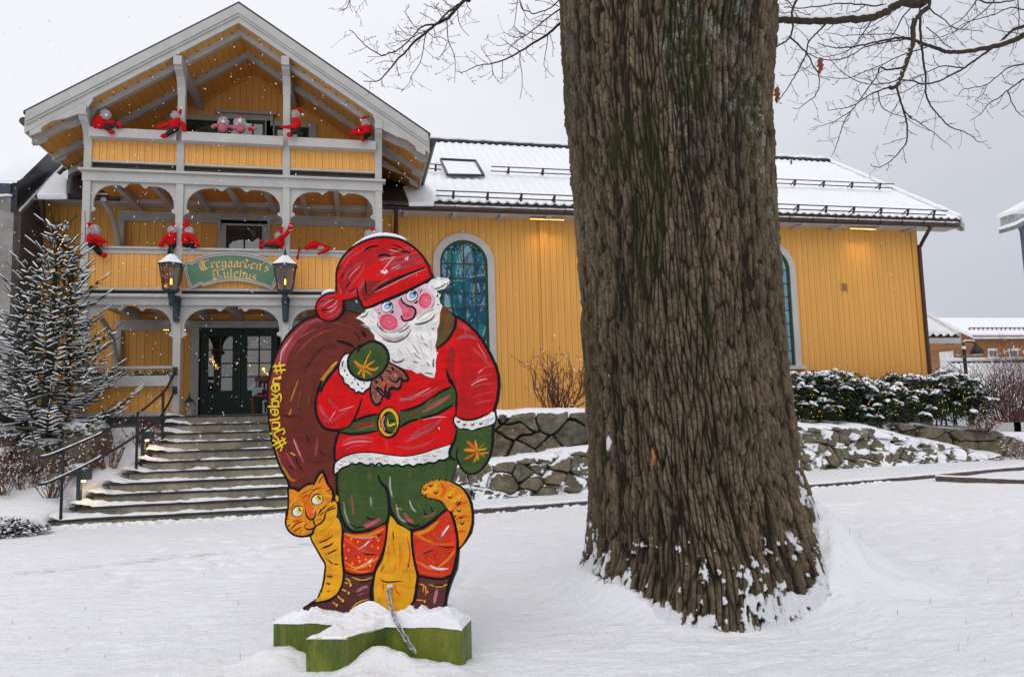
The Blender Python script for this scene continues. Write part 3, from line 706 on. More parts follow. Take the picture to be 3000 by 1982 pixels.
# white animal figure standing behind the glass
fig = MB(); pts_ = [(1175, 985), (1225, 980), (1225, 1010), (1205, 1040), (1180, 1110), (1160, 1160), (1175, 1205), (1095, 1205), (1100, 1180), (1120, 1150), (1130, 1110), (1118, 1080), (1125, 1050), (1150, 1030)]
fig.prism([g(*Zp(a, b_), YW-.06) for a, b_ in pts_][::-1], (0, YW-.058, 0), (1, 0, 0), (0, 0, 1), (0, .01, 0)); fig.build('window_figure', mat('figure_white', (.6, .62, .62), .6), house)
# shop wall behind right leaf, indoor light painted in as faint emission
MB().box(xm+.1, xb-.1, YW-.046, YW-.043, gz0+.3, gz1-.28).build('glowing_shop_wall', emis('shop_glow', (.30, .17, .03), .16), house)

# ---- downpipes
def pipe(pts, r=.045, name='downpipe'):
    MB().tube(cr(pts, 5), r, 9).build(name, m_brown, house, True)
a = atY(1158, 606, 15.48); c = atY(1160, 640, 15.9); pipe([a, (a[0]+.02, 15.50, a[2]-.12), (a[0]+.03, 15.88, c[2]-.25), (a[0]+.03, 15.9, c[2]-.6), (a[0]+.03, 15.9, 3.5), (a[0]+.03, 15.9, 1.5)])
a = atY(122, 582, 15.48); pipe([a, (a[0]+.01, 15.5, a[2]-.15), (a[0]+.05, 15.55, a[2]-.5), (a[0]+.40, 15.9, a[2]-1.0), (a[0]+.42, 15.9, a[2]-1.5), (a[0]+.42, 15.9, 1.5)], .055)
a = atY(2725, 655, 15.48); d = atY(2683, 722, 15.93)
pipe([a, (a[0], 15.5, a[2]-.12), (a[0]-.04, 15.55, a[2]-.22), (WX1+.07, 15.93, d[2]+.02), (WX1+.03, 15.93, d[2]-.2), (WX1+.03, 15.93, 3.0), (WX1+.04, 15.93, 1.2)])
# vent, soffit light bars
a = g(2464, 831, YW); b_ = g(2481, 850, YW); v = MB(); v.box(a[0]-.02, b_[0]+.02, YW-.02, YW-.001, b_[1]-.02, a[1]+.02, 1)
for k in range(6): z = b_[1]+(a[1]-b_[1])*(k+.5)/6; v.box(a[0], b_[0], YW-.024, YW-.0205, z-.008, z+.004, 0)
v.build('wall_vent', [m_dark, mat('vent_yellow', (.5, .26, .06), .5)], house)
def ledbar(pa, pb, Y, z, e, parent):
    a = g(pa, 0, Y)[0]; b_ = g(pb, 0, Y)[0]
    o = MB().box(a, b_, Y-.02, Y+.02, z, z+.03).build('light_bar', m_dark, parent)
    l = MB(); n_ = int((b_-a)/.035)
    for k in range(n_): x = a+(b_-a)*(k+.5)/n_; l.box(x-.011, x+.011, Y-.026, Y-.004, z-.004, z+.012)
    l.build('led', emis('led_warm', (1, .58, .10), 3.), o)
xl0, xl1 = float(atY(2490, 660, 15.75)[0]), float(atY(2566, 660, 15.75)[0])
for (u0, u1) in ((xl0, xl1), (float(atY(1590, 640, 15.75)[0])-.3, float(atY(1590, 640, 15.75)[0])+.5)):
    o = MB().box(u0, u1, 15.72, 15.78, ZE-.155, ZE-.125).build('light_bar', m_grey, house)
    l = MB()
    for k in range(24): x = u0+(u1-u0)*(k+.5)/24; l.box(x-.010, x+.010, 15.73, 15.77, ZE-.162, ZE-.1555)
    l.build('led', emis('led_warm', (1, .58, .10), 3.), o)
    ar = bpy.data.lights.new('light_bar_glow', 'AREA'); ar.shape = 'RECTANGLE'; ar.size = u1-u0; ar.size_y = .05; ar.energy = 1.3; ar.color = (1, .66, .22); ar.spread = math.radians(66)
    ao = bpy.data.objects.new('light_bar_glow', ar); COL.objects.link(ao); ao.location = ((u0+u1)/2, 15.75, ZE-.17); ao.rotation_euler = (math.radians(14), 0, 0)
for pa, pb in ((478, 498), (539, 545)):
    a = atY(pa, 967, 14.9); b_ = atY(pb, 967, 14.9)
    o = MB().box(a[0], b_[0], 14.9, 14.94, a[2]-.02, a[2]+.03).build('light_bar', m_dark, house)
    l = MB(); 
    for x in np.arange(a[0]+.02, b_[0], .035): l.box(x-.010, x+.010, 14.892, 14.899, a[2]-.005, a[2]+.015)
    l.build('led', emis('led_warm', (1, .58, .10), 3.), o)
# white junction boxes under the ceilings
for px, py in ((340, 588), (490, 946), (552, 946), (868, 946), (1076, 604)):
    a = atY(px, py, 15.6); MB().box(a[0]-.045, a[0]+.045, 15.58, 15.68, a[2]-.05, a[2]+.05).build('junction_box', mat('white_plastic', (.45, .45, .44), .4), house, bevel=.008)

# ================================================================== staircase
st = thing('stone_staircase', 'wide worn concrete staircase with dark slate treads and snow lying on the steps', 'staircase', (-2.4, 12.6, 0))
SL = [-3.26, -3.23, -3.25, -3.29, -3.35, -3.45, -3.58, -3.79, -3.95, -4.10, -4.30]
m_slate = mat('tread_slate', (.022, .022, .024), .45, .35, 9, .003, 40)
RZ_, TR_ = .145, .205
XRs = .15
for k in range(11):
    z = 1.46-RZ_*k; y = 13.8-TR_*k; xl = SL[k]
    s_ = MB(); s_.box(xl+.10, XRs, y, y+TR_+.05 if k else 14.0, z-RZ_-.06 if k < 10 else z-.5, z-.027); o = s_.build('step', m_conc, st)
    t_ = MB(); ye = y+TR_+.03 if k else 13.9
    # slate tread with slightly irregular slabs
    x = xl
    while x < XRs:
        w = random.uniform(.75, 1.1); xe = min(x+w, XRs); t_.box(x, xe-.004, y-.018+random.uniform(-.003, .003), ye, z-.026, z+random.uniform(-.003, .003)); x = xe
    t_.build('tread', m_slate, o, bevel=.004)
    # snow on the tread: broken sheet
    nx = 260; xs = np.linspace(xl+.0, XRs, nx); ys = np.linspace(y-.020, y+TR_-.005 if k else 13.87, 14); Xg, Yg = np.meshgrid(xs, ys)
    v_ = (Yg-y)/TR_
    mid = ss(xl, xl+.9, Xg)*.028
    h = -.002+.036*ss(0, 9, np.float64(k))+.05*fbm(Xg*3.2, Yg*5+k*9, 3, 41+k)+.035*fbm(Xg*11, Yg*14, 2, 60+k)+.045*ss(.2, 1, v_)-.052*ss(.35, .0, v_)*(.35+.65*vn(Xg*2.1, Yg*0+k, 5)) - mid
    h = h + .10*ss(.55, 0, Xg-xl) - .016*(k == 0)
    grid('snow', np.stack([Xg, Yg, z-.012+np.clip(h, -.01, .2)*.75], -1), m_snow, parent=o)
    if k < 10 and k > 1:   # snow caught in the corner against the riser behind is drawn by the sheet; add streaks on the riser
        pass
# ================================================================== handrail
hr = thing('iron_handrail', 'black iron double handrail with three posts curving up beside the stone staircase', 'handrail', (-4, 12.4, .1))
Q = lambda x, y: (x/3.484, 1150+y/3.484)
Yof = lin([110, 181, 396, 478, 515], [11.5, 11.75, 12.6, 13.2, 13.9])
def rail(pts):
    out_ = []
    for p in pts:
        a, b = Q(*p); out_.append(atY(a, b, float(Yof(a))))
    return cr(out_, 5)
r1 = rail([(385, 655), (480, 645), (640, 585), (830, 505), (1000, 430), (1200, 320), (1410, 205), (1560, 90), (1680, -20), (1740, -120), (1786, -215)])
r2 = rail([(390, 935), (480, 920), (640, 850), (830, 760), (1000, 670), (1200, 560), (1400, 430), (1560, 320), (1660, 210), (1730, 90), (1782, -20)])
for r_ in (r1, r2):
    o = MB().tube(r_, .019, 8).build('rail', m_iron, hr, True)
    seg = r_[2:22]; MB().tube([(p[0], p[1], p[2]+.017) for p in seg], [.012+random.uniform(-.004, .004) for _ in seg], 6).build('snow', m_snow, o, True)
    e_ = r_[-1]; MB().box(e_[0]-.035, e_[0]+.035, e_[1]-.03, e_[1]+.03, e_[2]-.06, e_[2]+.08).build('wall_bracket', m_iron, hr)
for (xt, yt, xb_, yb_) in ((645, 578, 632, 1190), (1405, 205, 1380, 772), (1668, -20, 1664, 476)):
    a, b = Q(xt, yt); Yp = float(Yof(a)); A = atY(a, b, Yp); c, d = Q(xb_, yb_); B = atY(c, d, Yp)
    MB().tube([(A[0], Yp, A[2]), (A[0], Yp, B[2]-.15)], .021, 8).build('rail_post', m_iron, hr, True)
# ================================================================== bollard lights
BOL = []
for i, (px0, pyt, pyb, Yb) in enumerate(((234, 1379, 1467, 12.05), (421, 1263, 1340, 12.95))):
    A = atY(px0, pyt, Yb); B = atY(px0, pyb, Yb); h = A[2]-B[2]
    t_ = thing('bollard_light', ('dark metal path light beside the third-lowest step, nearer the pavement', 'dark metal path light beside the upper steps, next to the middle handrail post')[i], 'bollard light', (A[0], Yb, B[2]), 'path lights beside the stairs')
    MB().box(A[0]-.03, A[0]+.03, Yb-.035, Yb+.035, B[2]-.2, A[2]).build('post', mat('bollard_metal', (.035, .05, .065), .45, .2), t_, bevel=.004)
    MB().box(A[0]+.031, A[0]+.15, Yb-.06, Yb+.06, A[2]-.13, A[2]-.005).build('lamp_head', MATS['bollard_metal'], t_, bevel=.006)
    MB().box(A[0]+.032, A[0]+.075, Yb-.03, Yb+.03, A[2]-.16, A[2]-.132).build('bulb', emis('bollard_lamp', (1, .62, .2), 4.), t_)
    pl = bpy.data.lights.new('bollard_glow', 'POINT'); pl.energy = 1.5; pl.color = (1, .62, .28); pl.shadow_soft_size = .03
    po = bpy.data.objects.new('bollard_glow', pl); COL.objects.link(po); po.location = (A[0]+.10, Yb-.02, A[2]-.22); BOL.append(po)

# ================================================================== left neighbour building
nb_ = thing('stone_firewall_building', 'grey rendered building with black metal roof edge at the left, behind the spruce', 'building', (-7.5, 15, 0))
XN = float(atY(150, 620, YW)[0])-.12
c1 = atX(43, 575, XN); YNf = float(c1[1])
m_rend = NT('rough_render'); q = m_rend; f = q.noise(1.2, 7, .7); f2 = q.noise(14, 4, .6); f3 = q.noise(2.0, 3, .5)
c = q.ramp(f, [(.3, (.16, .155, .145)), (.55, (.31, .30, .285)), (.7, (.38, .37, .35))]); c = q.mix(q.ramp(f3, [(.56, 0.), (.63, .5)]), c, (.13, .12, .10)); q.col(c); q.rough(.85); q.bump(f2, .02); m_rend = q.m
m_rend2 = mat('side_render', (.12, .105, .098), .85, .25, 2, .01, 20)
zc = float(c1[2]); FT = .34
MB().box(XN-FT, XN, YNf, YNf+.3, 0, zc).build('front_wall', m_rend, nb_)
Ztop = lambda Y: zc+ (Y-YNf)*.80
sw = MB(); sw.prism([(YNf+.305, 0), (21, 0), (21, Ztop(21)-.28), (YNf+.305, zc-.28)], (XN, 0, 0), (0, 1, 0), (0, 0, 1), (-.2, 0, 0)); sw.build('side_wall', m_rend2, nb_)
a0 = atX(43, 570, XN+.06); hb = float(atX(43, 532, XN+.06)[2]-a0[2])
m_blk = mat('black_standing_metal', (.012, .014, .022), .35, .4, 1.5)
pc = MB(); pc.prism([(YNf-.02, zc-.30), (21, Ztop(21)-.30), (21, Ztop(21)+hb), (YNf-.02, zc+hb)], (XN+.05, 0, 0), (0, 1, 0), (0, 0, 1), (-.1, 0, 0)); pc.build('roof_edge', m_blk, nb_)
MB().box(XN-FT-.03, XN-.051, YNf-.05, YNf-.002, zc+.0, zc+hb-.01).build('roof_edge', mat('blue_black_metal', (.03, .045, .065), .4, .3, 2), nb_)
sn = MB(); sn.prism([(YNf-.06, zc+hb), (21, Ztop(21)+hb), (21, Ztop(21)+hb+.12), (YNf+.1, zc+hb+.11), (YNf-.06, zc+hb+.04)], (XN+.05, 0, 0), (0, 1, 0), (0, 0, 1), (-FT-.08, 0, 0)); sn.build('roof_snow', m_snow, nb_)
sn = MB(); sn.tube([(XN+.07, y_, Ztop(y_)-.29+random.uniform(-.01, .01)) for y_ in np.arange(YNf+.05, 16.8, .08)], .022, 6); sn.tube([(x_, YNf-.05, zc+.0+random.uniform(-.008, .008)) for x_ in np.arange(XN-FT, XN, .08)], .022, 6); sn.build('snow_line', m_snow, nb_, True)
wc = MB()
for px, py in ((18, 990), (40, 940)): 
    a = atY(px, py, YNf); wc.box(XN-FT, XN+.02, YNf-.03, YNf-.001, a[2]-.06, a[2])
wc.build('wall_ledge', m_rend, nb_)

# ================================================================== stone material
def stonemat(name, snow=True):
    n = NT(name); a = n.attr('cid').outputs['Fac']; f = n.noise(5, 6, .7); f2 = n.noise(30, 5, .7)
    c = n.ramp(a, [(.0, (.06, .06, .048)), (.3, (.15, .125, .08)), (.55, (.08, .08, .066)), (.75, (.19, .13, .08)), (1., (.24, .20, .155))])
    c = n.mix(.55, c, n.ramp(f, [(.32, (.05, .045, .025)), (.5, (.17, .15, .10)), (.7, (.36, .31, .24))]), 'MIX')
    c = n.mix(n.ramp(f2, [(.45, 0.), (.7, .35)]), c, (.04, .05, .02))
    c = n.mix(n.attr('gap').outputs['Fac'], c, (.012, .011, .009))
    s = n.attr('snow').outputs['Fac']; c = n.mix(n.ramp(s, [(.45, 0.), (.55, 1.)]), c, (.86, .87, .90))
    n.col(c); n.rough(.85); n.bump(n.math('ADD', f2, f), .02, .8); MATS[name] = n.m; return n.m
m_stone = stonemat('field_stone')
def stonewall(name, label, line, top, foot, cell=.42, depth=.16, seed=1, snowy=.5, lean=.12, res=.018, slope=.0, cat='stone wall', sheet=None):
    """line: list of (x, y) foot points; top(x), foot(x) -> z"""
    P = np.array(line, float); d = np.r_[0, np.cumsum(np.hypot(*np.diff(P, axis=0).T))]; nu = int(d[-1]/res)
    s = np.linspace(0, d[-1], nu); X = np.interp(s, d, P[:, 0]); Y = np.interp(s, d, P[:, 1])
    tx = np.gradient(X, s); ty = np.gradient(Y, s); k = np.ones(25)/25; tx = np.convolve(np.pad(tx, 12, 'edge'), k, 'valid'); ty = np.convolve(np.pad(ty, 12, 'edge'), k, 'valid')
    nx, ny = ty, -tx
    H = float(np.max(top(X)-foot(X))); nv = int(H/res)+1
    v = np.linspace(0, 1, nv); Vg, Ug = np.meshgrid(v, s, indexing='ij')
    zt_ = top(X)+.03*fbm(s*2, s*0, 3, seed)+.05*(worley(s/cell*1.2, s*0+.3, seed)[2]-.5); zf = foot(X)-.12
    Z = zf+(zt_-zf)*Vg
    wx = Ug/cell+.55*fbm(Ug*1.6, Z*1.6, 3, seed+5); wy = Z/(cell*.74)+.55*fbm(Ug*1.6+7, Z*1.6, 3, seed+6)
    f1, f2, cid = worley(wx, wy, seed, .95); e = f2-f1
    rnd = ss(.0, .12, e); bulge = depth*(.55+.45*rnd)*ss(0, .07, e)+ (cid-.5)*.10
    bulge += .05*fbm(Ug*6, Z*7, 5, seed+9)*rnd + fbm(Ug*3+cid*50, Z*3+cid*30, 2, seed+11)*.12
    roll = ss(1., .90, Vg)                        # top rounds back
    off = bulge*(.35+.65*roll) - lean*(Z-zf) - (1-roll)*.10
    # snow on ledges: above a stone joint the next stone starts -> top face of the lower stone
    dzb = np.gradient(bulge, axis=0)/(np.gradient(Z, axis=0)+1e-6)
    sn_ = np.clip(-dzb*1.2, 0, 1)*snowy*1.3 + ss(.90, .97, Vg) + snowy*(fbm(Ug*5, Z*6, 6, seed+20)*3.2+.30) - .25*(1-snowy)
    if sheet is not None: sn_ += sheet(X)[None, :]
    sn_ = np.clip(sn_ + ss(.13, .03, Vg)*.7*snowy, 0, 1)
    g_ = .95*ss(.085, .02, e)*(1-ss(.4, .6, sn_))
    off = off+.025*ss(.45, .6, sn_)
    P3 = np.stack([X+nx*off, Y+ny*off, Z + .02*ss(.9, 1, Vg)], -1)
    back = P3[-1:].copy(); back[..., 0] = X-nx*.45; back[..., 1] = Y-ny*.45; back[..., 2] = zt_-.02
    P3 = np.concatenate([P3, back]); ex = lambda a: np.concatenate([a, a[-1:]])
    w = thing(name, label, cat, (float(X[len(X)//2]), float(Y[len(X)//2]), float(zf[len(X)//2])))
    grid('stones', P3, m_stone, attrs={'cid': ex(cid), 'snow': ex(np.maximum(sn_, (Vg > .97)*1.)), 'gap': ex(g_)}, parent=w)
    # thick snow coping
    c_ = np.linspace(0, 1, 14); Cg, Ug2 = np.meshgrid(c_, s, indexing='ij'); th = .065*np.sin(np.pi*np.clip(Cg*1.05, 0, 1))**.5*(1+.5*fbm(Ug2*1.7, Cg, 3, seed+30))
    o0 = -lean*(zt_-zf)+.09+.035*fbm(s*4, s*0, 3, seed+31); offc = o0*(1-Cg)-.62*Cg
    z_ = zt_-.045*(1-Cg)+th*1.1
    droop = np.where(Cg < .01, -.05-.05*vn(Ug2*5, Ug2*0, seed), 0)
    grid('snow_cap', np.stack([X+nx*offc, Y+ny*offc, z_+droop], -1), m_snow, parent=w)
    return w
yy1 = [(x, float(y1(x))) for x in np.arange(-.1, 14.4, .3)]
foot1 = lambda x: base_z(np.asarray(x), y1(np.asarray(x))-.2)
stonewall('dry_stone_wall', 'lower dry stone wall along the pavement, thickly dusted with snow, running behind the big tree', yy1, top1, foot1, .38, seed=3, snowy=.60, lean=.22,
          sheet=lambda X: np.interp(X, [0, 4, 8, 9.6, 10.4, 11.5, 12.5, 15], [.0, .0, -.08, -.12, .05, .25, .32, .25]))
yy2 = [(x, float(y2(x))) for x in np.arange(-.1, 15.9, .3)]
foot2 = lambda x: base_z(np.asarray(x), y2(np.asarray(x))-.15)
stonewall('retaining_wall', 'upper retaining wall of big grey-brown boulders in front of the yellow house wall', yy2, top2, foot2, .52, .17, seed=8, snowy=.20, lean=.05)

# ================================================================== snowy ground
def warp(a, b, c0, n, w=.8):
    t_ = np.linspace(-1, 1, n); return t_
xs = np.concatenate([-np.geomspace(8, 150, 30)[::-1], np.linspace(-7.9, 15.9, 900), np.geomspace(16, 220, 36)])
ys = np.concatenate([-np.geomspace(2, 40, 14)[::-1], np.linspace(-1.9, 2.4, 30), np.linspace(2.45, 9, 620), np.linspace(9.02, 16.3, 420), np.geomspace(16.6, 320, 40)])
Xg, Yg = np.meshgrid(xs, ys); Zg = ground_z(Xg, Yg)
gm = NT('snowy_ground'); f = gm.noise(.5, 5); f2 = gm.noise(38, 5, .75); f3 = gm.noise(7, 5, .65, (.5, 1.6, 1)); dirt = gm.attr('dirt').outputs['Fac']
c = gm.ramp(f, [(.3, (.84, .85, .885)), (.7, (.88, .885, .905))]); f4 = gm.noise(22, 6, .8, (.35, 1.4, 1), (0, 0, .31))
c = gm.mix(gm.math('MULTIPLY', dirt, gm.ramp(f4, [(.46, 0.), (.62, 1.)])), c, (.30, .27, .25)); gm.col(c); gm.rough(.8); gm.p.inputs['Specular IOR Level'].default_value = .15
gm.bump(gm.math('ADD', gm.math('MULTIPLY', f2, .35), f3), .034, 1.)
rr = Yg-(7.64+(Xg+3.17)*.33)
dirt = np.exp(-(rr/.11)**2)*ss(1.0, -.3, Xg)*ss(.25, .7, vn(Xg*1.7, Yg*1.7, 14)+.25)*.8
dirt = dirt + .5*np.exp(-((rr+1.15-.05*Xg)/.05)**2)*ss(.55, .8, vn(Xg*2.5, Yg, 17))*ss(-1, -2, Xg)
tag(grid('ground', np.stack([Xg, Yg, Zg], -1), gm.m, attrs={'dirt': np.clip(dirt, 0, 1)}), kind='structure')
# kerb edges
m_kerb = mat('kerb_stone', (.10, .075, .06), .8, .4, 14, .01, 40)
def kerb(name, pts, h, lab):
    b = MB(); P = cr(pts, 10)
    for i in range(len(P)-1):
        a, c = P[i], P[i+1]; h0 = .5*random.uniform(.9, 1.1)
        b.bar((a[0], a[1]+.07, a[2]-.1+h-.012), (c[0], c[1]+.07, c[2]-.1+h-.012), .14, .2)
    o = b.build(name, m_kerb); tag(o, kind='structure')
    s_ = MB(); Q_ = [(x, float(kk)) for x, kk in zip(np.arange(P[0][0], P[-1][0], .07), np.zeros(9999))]
    xs_ = np.arange(P[0][0], P[-1][0], .06) if abs(P[-1][0]-P[0][0]) > 1 else np.linspace(P[0][0], P[-1][0], 20)
    ln = [(x, np.interp(x, [p[0] for p in P], [p[1] for p in P]), np.interp(x, [p[0] for p in P], [p[2] for p in P])) for x in xs_]
    s_.tube([(x, y_+.085, z_+h+.0+random.uniform(-.006, .006)) for x, y_, z_ in ln], [.075+random.uniform(-.008, .008) for _ in ln], 8, flat=.33)
    s_.build('kerb_snow', m_snow, o, True)
kx = [-.2, 2, 4, 6, 8, 10, 13.5, 20]
kerb('kerb', [(x, kerbY(x)-.02, float(base_z(np.array(x), np.array(kerbY(x)-.3)))) for x in kx], .062, '')
k2 = [atZ(2745, 1399, -.02), atZ(2800, 1402, -.02), atZ(2900, 1406, -.02), atZ(3000, 1411, -.02), atZ(3100, 1417, -.02)]
b = MB(); P = cr(k2, 8)
for i in range(len(P)-1): b.bar((P[i][0], P[i][1], .0-.1), (P[i+1][0], P[i+1][1], .0-.1), .12, .2)
o = tag(b.build('kerb', m_kerb), kind='structure')
b = MB(); b.tube([(p[0]+.02, p[1]+.03, .018+random.uniform(-.004, .004)) for p in P], .06, 8, flat=.35); b.build('kerb_snow', m_snow, o, True)
b = MB()
for i in range(240):                            # crumbs of ploughed snow along the kerb
    x = random.uniform(.6, 9.5); y_ = kerbY(x)-random.uniform(.02, .16); r_ = random.uniform(.012, .035)
    b.ball((x, y_, float(ground_z(x, y_))+r_*.1), r_*1.4, r_, r_*.8, 7, 5, jit=.2)
for i in range(260):
    x = random.uniform(-4.1, 0); y_ = 11.66-random.uniform(.0, .45)**1.5; r_ = random.uniform(.012, .04)
    b.ball((x, y_, float(ground_z(x, y_))+r_*.1), r_*1.4, r_, r_*.8, 7, 5, jit=.2)
tag(b.build('snow_crumbs', m_snow, smooth=True), 'loose crumbs of ploughed snow along the kerb and the bottom step', 'snow', kind='stuff')

# ================================================================== big tree
tree = thing('tree', 'huge old tree with deeply furrowed mossy bark and snow packed round its base', 'tree', (TRX, TRY, 0))
zL = [-.35, -.03, .15, .38, .87, 1.36, 2.12, 2.85, 3.71, 4.54, 5.6, 6.4]; xL = [1.25, 1.40, 1.53, 1.61, 1.645, 1.645, 1.63, 1.605, 1.56, 1.55, 1.52, 1.50]
zR = [-.35, .0, .13, .53, .92, 1.59, 2.41, 2.96, 3.68, 4.27, 4.72, 5.6, 6.4]; xR = [3.95, 3.72, 3.63, 3.50, 3.38, 3.33, 3.31, 3.31, 3.35, 3.44, 3.47, 3.5, 3.55]
NTH, NZ = 1500, 1250
th = np.linspace(0, 2*np.pi, NTH+1)[:-1]; zz = np.linspace(-.35, 6.4, NZ); TH, ZZ = np.meshgrid(th, zz)
LX = np.interp(ZZ, zL, xL); RX = np.interp(ZZ, zR, xR); fL = np.arctan2(LX, 5.2); fR = np.arctan2(RX, 5.2); fm = (fL+fR)/2; CXc = TRY*np.tan(fm); R0 = TRY/np.cos(fm)*np.sin((fR-fL)/2)-.012
k = 2.45; low = ss(1.5, -.1, ZZ)
R = (R0+.07*ss(.6, .0, ZZ)*np.clip(-np.sin(TH+.25), 0, 1)**1.3)*(1+.035*np.cos(3*TH+.4)*(.3+low)+.045*low*np.cos(7*TH+1.)+.02*low*np.cos(11*TH))
# arc coordinate that wraps: use cos/sin cylinder through two blended noise sheets
U = TH*.85; per = 2*np.pi*.85
def wrapf(fn):
    w = ss(per-.5, per, U); return fn(U)*(1-w)+fn(U-per)*w
warp_ = wrapf(lambda u: .035*fbm(u*2.2, ZZ*1.1, 3, 51)+.010*fbm(u*9, ZZ*5, 2, 52))
def cellsA(u):
    uu = u+warp_; return worley(uu/.033+.5*fbm(u*6, ZZ*1.3, 2, 53), ZZ/.25+uu*4.3, 61, .98)
def cellsB(u):
    uu = u+warp_; return worley(uu/.034+.5*fbm(u*14, ZZ*9, 2, 54), ZZ/.075+uu*9, 63, .95)
A1 = cellsA(U); B1 = cellsA(U-per); w = ss(per-.12, per-.02, U)
e = (A1[1]-A1[0])*(1-w)+(B1[1]-B1[0])*w; cid = np.where(w < .5, A1[2], B1[2])
A2 = cellsB(U); B2 = cellsB(U-per); e2 = (A2[1]-A2[0])*(1-w)+(B2[1]-B2[0])*w; cid2 = np.where(w < .5, A2[2], B2[2])
fis = wrapf(lambda u: 1-np.abs(fbm((u+warp_)*8.5, ZZ*.75, 3, 71))*4.2)
fis = np.clip(fis, 0, 1)
plate = ss(.0, .34, e)*(1-.7*fis)
hgt = .020*plate**.8+.010*ss(.0, .16, e2)*plate+.012*(cid2-.5)*plate+.006*(cid-.5)-.012*fis+.010*wrapf(lambda u: fbm(u*30, ZZ*9, 3, 73))+.004*wrapf(lambda u: fbm(u*90, ZZ*60, 2, 74))
hgt *= 1+.30*low; hgt -= .014
mossn = wrapf(lambda u: fbm(u*3.2, ZZ*1.6, 4, 81)); side = np.cos(TH)   # +1 east (right edge of the trunk)
moss = ss(.20, .42, mossn+.06*(side > 0)*side+.24*ss(.86, .99, side)*ss(.6, 2, ZZ)+.10*ss(2.2, 4.6, ZZ)-.16*ss(1.6, .6, ZZ)+.26*ss(-.86, -.98, side)*ss(2.7, 3.8, ZZ))*(.45+.55*(1-plate))
hgt += .012*moss*wrapf(lambda u: vn(u*60, ZZ*60, 83))*ss(.7, .98, np.abs(side))
lich = ss(.16, .30, wrapf(lambda u: fbm(u*2.1, ZZ*.8, 3, 91))+.16*np.exp(-((ZZ-4.0)/.9)**2)*np.exp(-((TH-4.45)/.6)**2))*ss(.0, .22, wrapf(lambda u: fbm(u*22, ZZ*20, 3, 92)))*ss(2.0, 3.2, ZZ)*plate
hb = ZZ-.13
sn_ = ss(.02, .10, wrapf(lambda u: fbm(u*9, ZZ*8.0, 3, 95))*.75+1.0*wrapf(lambda u: fbm(u*34, ZZ*22, 5, 96))+.62*ss(.36, -.02, hb)-.44+.44*ss(.62, .97, np.cos(TH-.1))*ss(1.35, .35, ZZ)+.10*ss(.5,.9,np.cos(TH-5.4))*ss(1.2,.3,ZZ)+.12*(plate-.5))*ss(.75+.7*ss(.2, .9, np.cos(TH-.1)), .35+.5*ss(.2, .9, np.cos(TH-.1)), ZZ)
sn_ = np.maximum(sn_, ss(.05, .0, ZZ-.04-.10*wrapf(lambda u: fbm(u*5, ZZ*2, 3, 97))))
px_, py_ = 1.70, 1.45                                    # the single blown patch on the left edge
sn_ = np.maximum(sn_, ss(.35, .0, np.hypot((TH-3.50)/.09, (ZZ-1.14)/.15)-.3+.5*wrapf(lambda u: fbm(u*12, ZZ*9, 3, 99))))
hgt = hgt*(1-.85*sn_)+(.026+.012*wrapf(lambda u: fbm(u*16, ZZ*14, 3, 98)))*sn_
Rf = R+hgt
P = np.stack([CXc+Rf*np.cos(TH), TRY+Rf*np.sin(TH), ZZ], -1)
bm_ = NT('bark'); f = bm_.noise(3, 5, .6, (1, 1, .5)); f2 = bm_.noise(95, 6, .8, (1, 1, .45)); f3 = bm_.noise(14, 4, .6, (1, 1, .3))
hh = bm_.attr('h').outputs['Fac']
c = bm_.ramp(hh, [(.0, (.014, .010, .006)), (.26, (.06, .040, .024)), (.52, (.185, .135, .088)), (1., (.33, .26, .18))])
c = bm_.mix(.45, c, bm_.ramp(f3, [(.3, (.085, .052, .029)), (.5, (.185, .125, .073)), (.7, (.31, .23, .145))]), 'MIX')
c = bm_.mix(bm_.ramp(f, [(.4, 0.), (.68, .55)]), c, (.075, .075, .048))
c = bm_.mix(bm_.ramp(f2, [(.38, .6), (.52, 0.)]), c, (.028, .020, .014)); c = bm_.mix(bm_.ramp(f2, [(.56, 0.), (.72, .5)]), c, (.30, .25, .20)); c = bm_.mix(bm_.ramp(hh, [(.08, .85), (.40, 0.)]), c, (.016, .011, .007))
c = bm_.mix(bm_.attr('moss').outputs['Fac'], c, bm_.mix(f2, (.012, .016, .004), (.055, .06, .012)))
c = bm_.mix(bm_.math('MULTIPLY', bm_.attr('lichen').outputs['Fac'], bm_.ramp(bm_.noise(70, 4, .7), [(.44, 0.), (.54, 1.)])), c, (.33, .36, .31))
c = bm_.mix(bm_.ramp(bm_.attr('snow').outputs['Fac'], [(.40, 0.), (.55, 1.)]), c, (.86, .87, .90))
bm_.col(c); bm_.rough(.9); bm_.bump(bm_.math('ADD', f2, f3), .016, 1.)
hn = np.clip((hgt+.024)/.058+.30*(cid2-.5), 0, 1)
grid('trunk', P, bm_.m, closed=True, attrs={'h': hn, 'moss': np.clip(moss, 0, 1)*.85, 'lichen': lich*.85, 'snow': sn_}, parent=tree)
# resin scar
a = atY(1914, 1340, 4.28); sc = MB(); sc.tube([(a[0], a[1]+.02, a[2]+.055), (a[0]+.004, a[1], a[2]), (a[0]-.002, a[1]+.02, a[2]-.055)], [.004, .011, .004], 6); sc.build('wound', mat('fresh_wood', (.42, .14, .03), .6), tree)
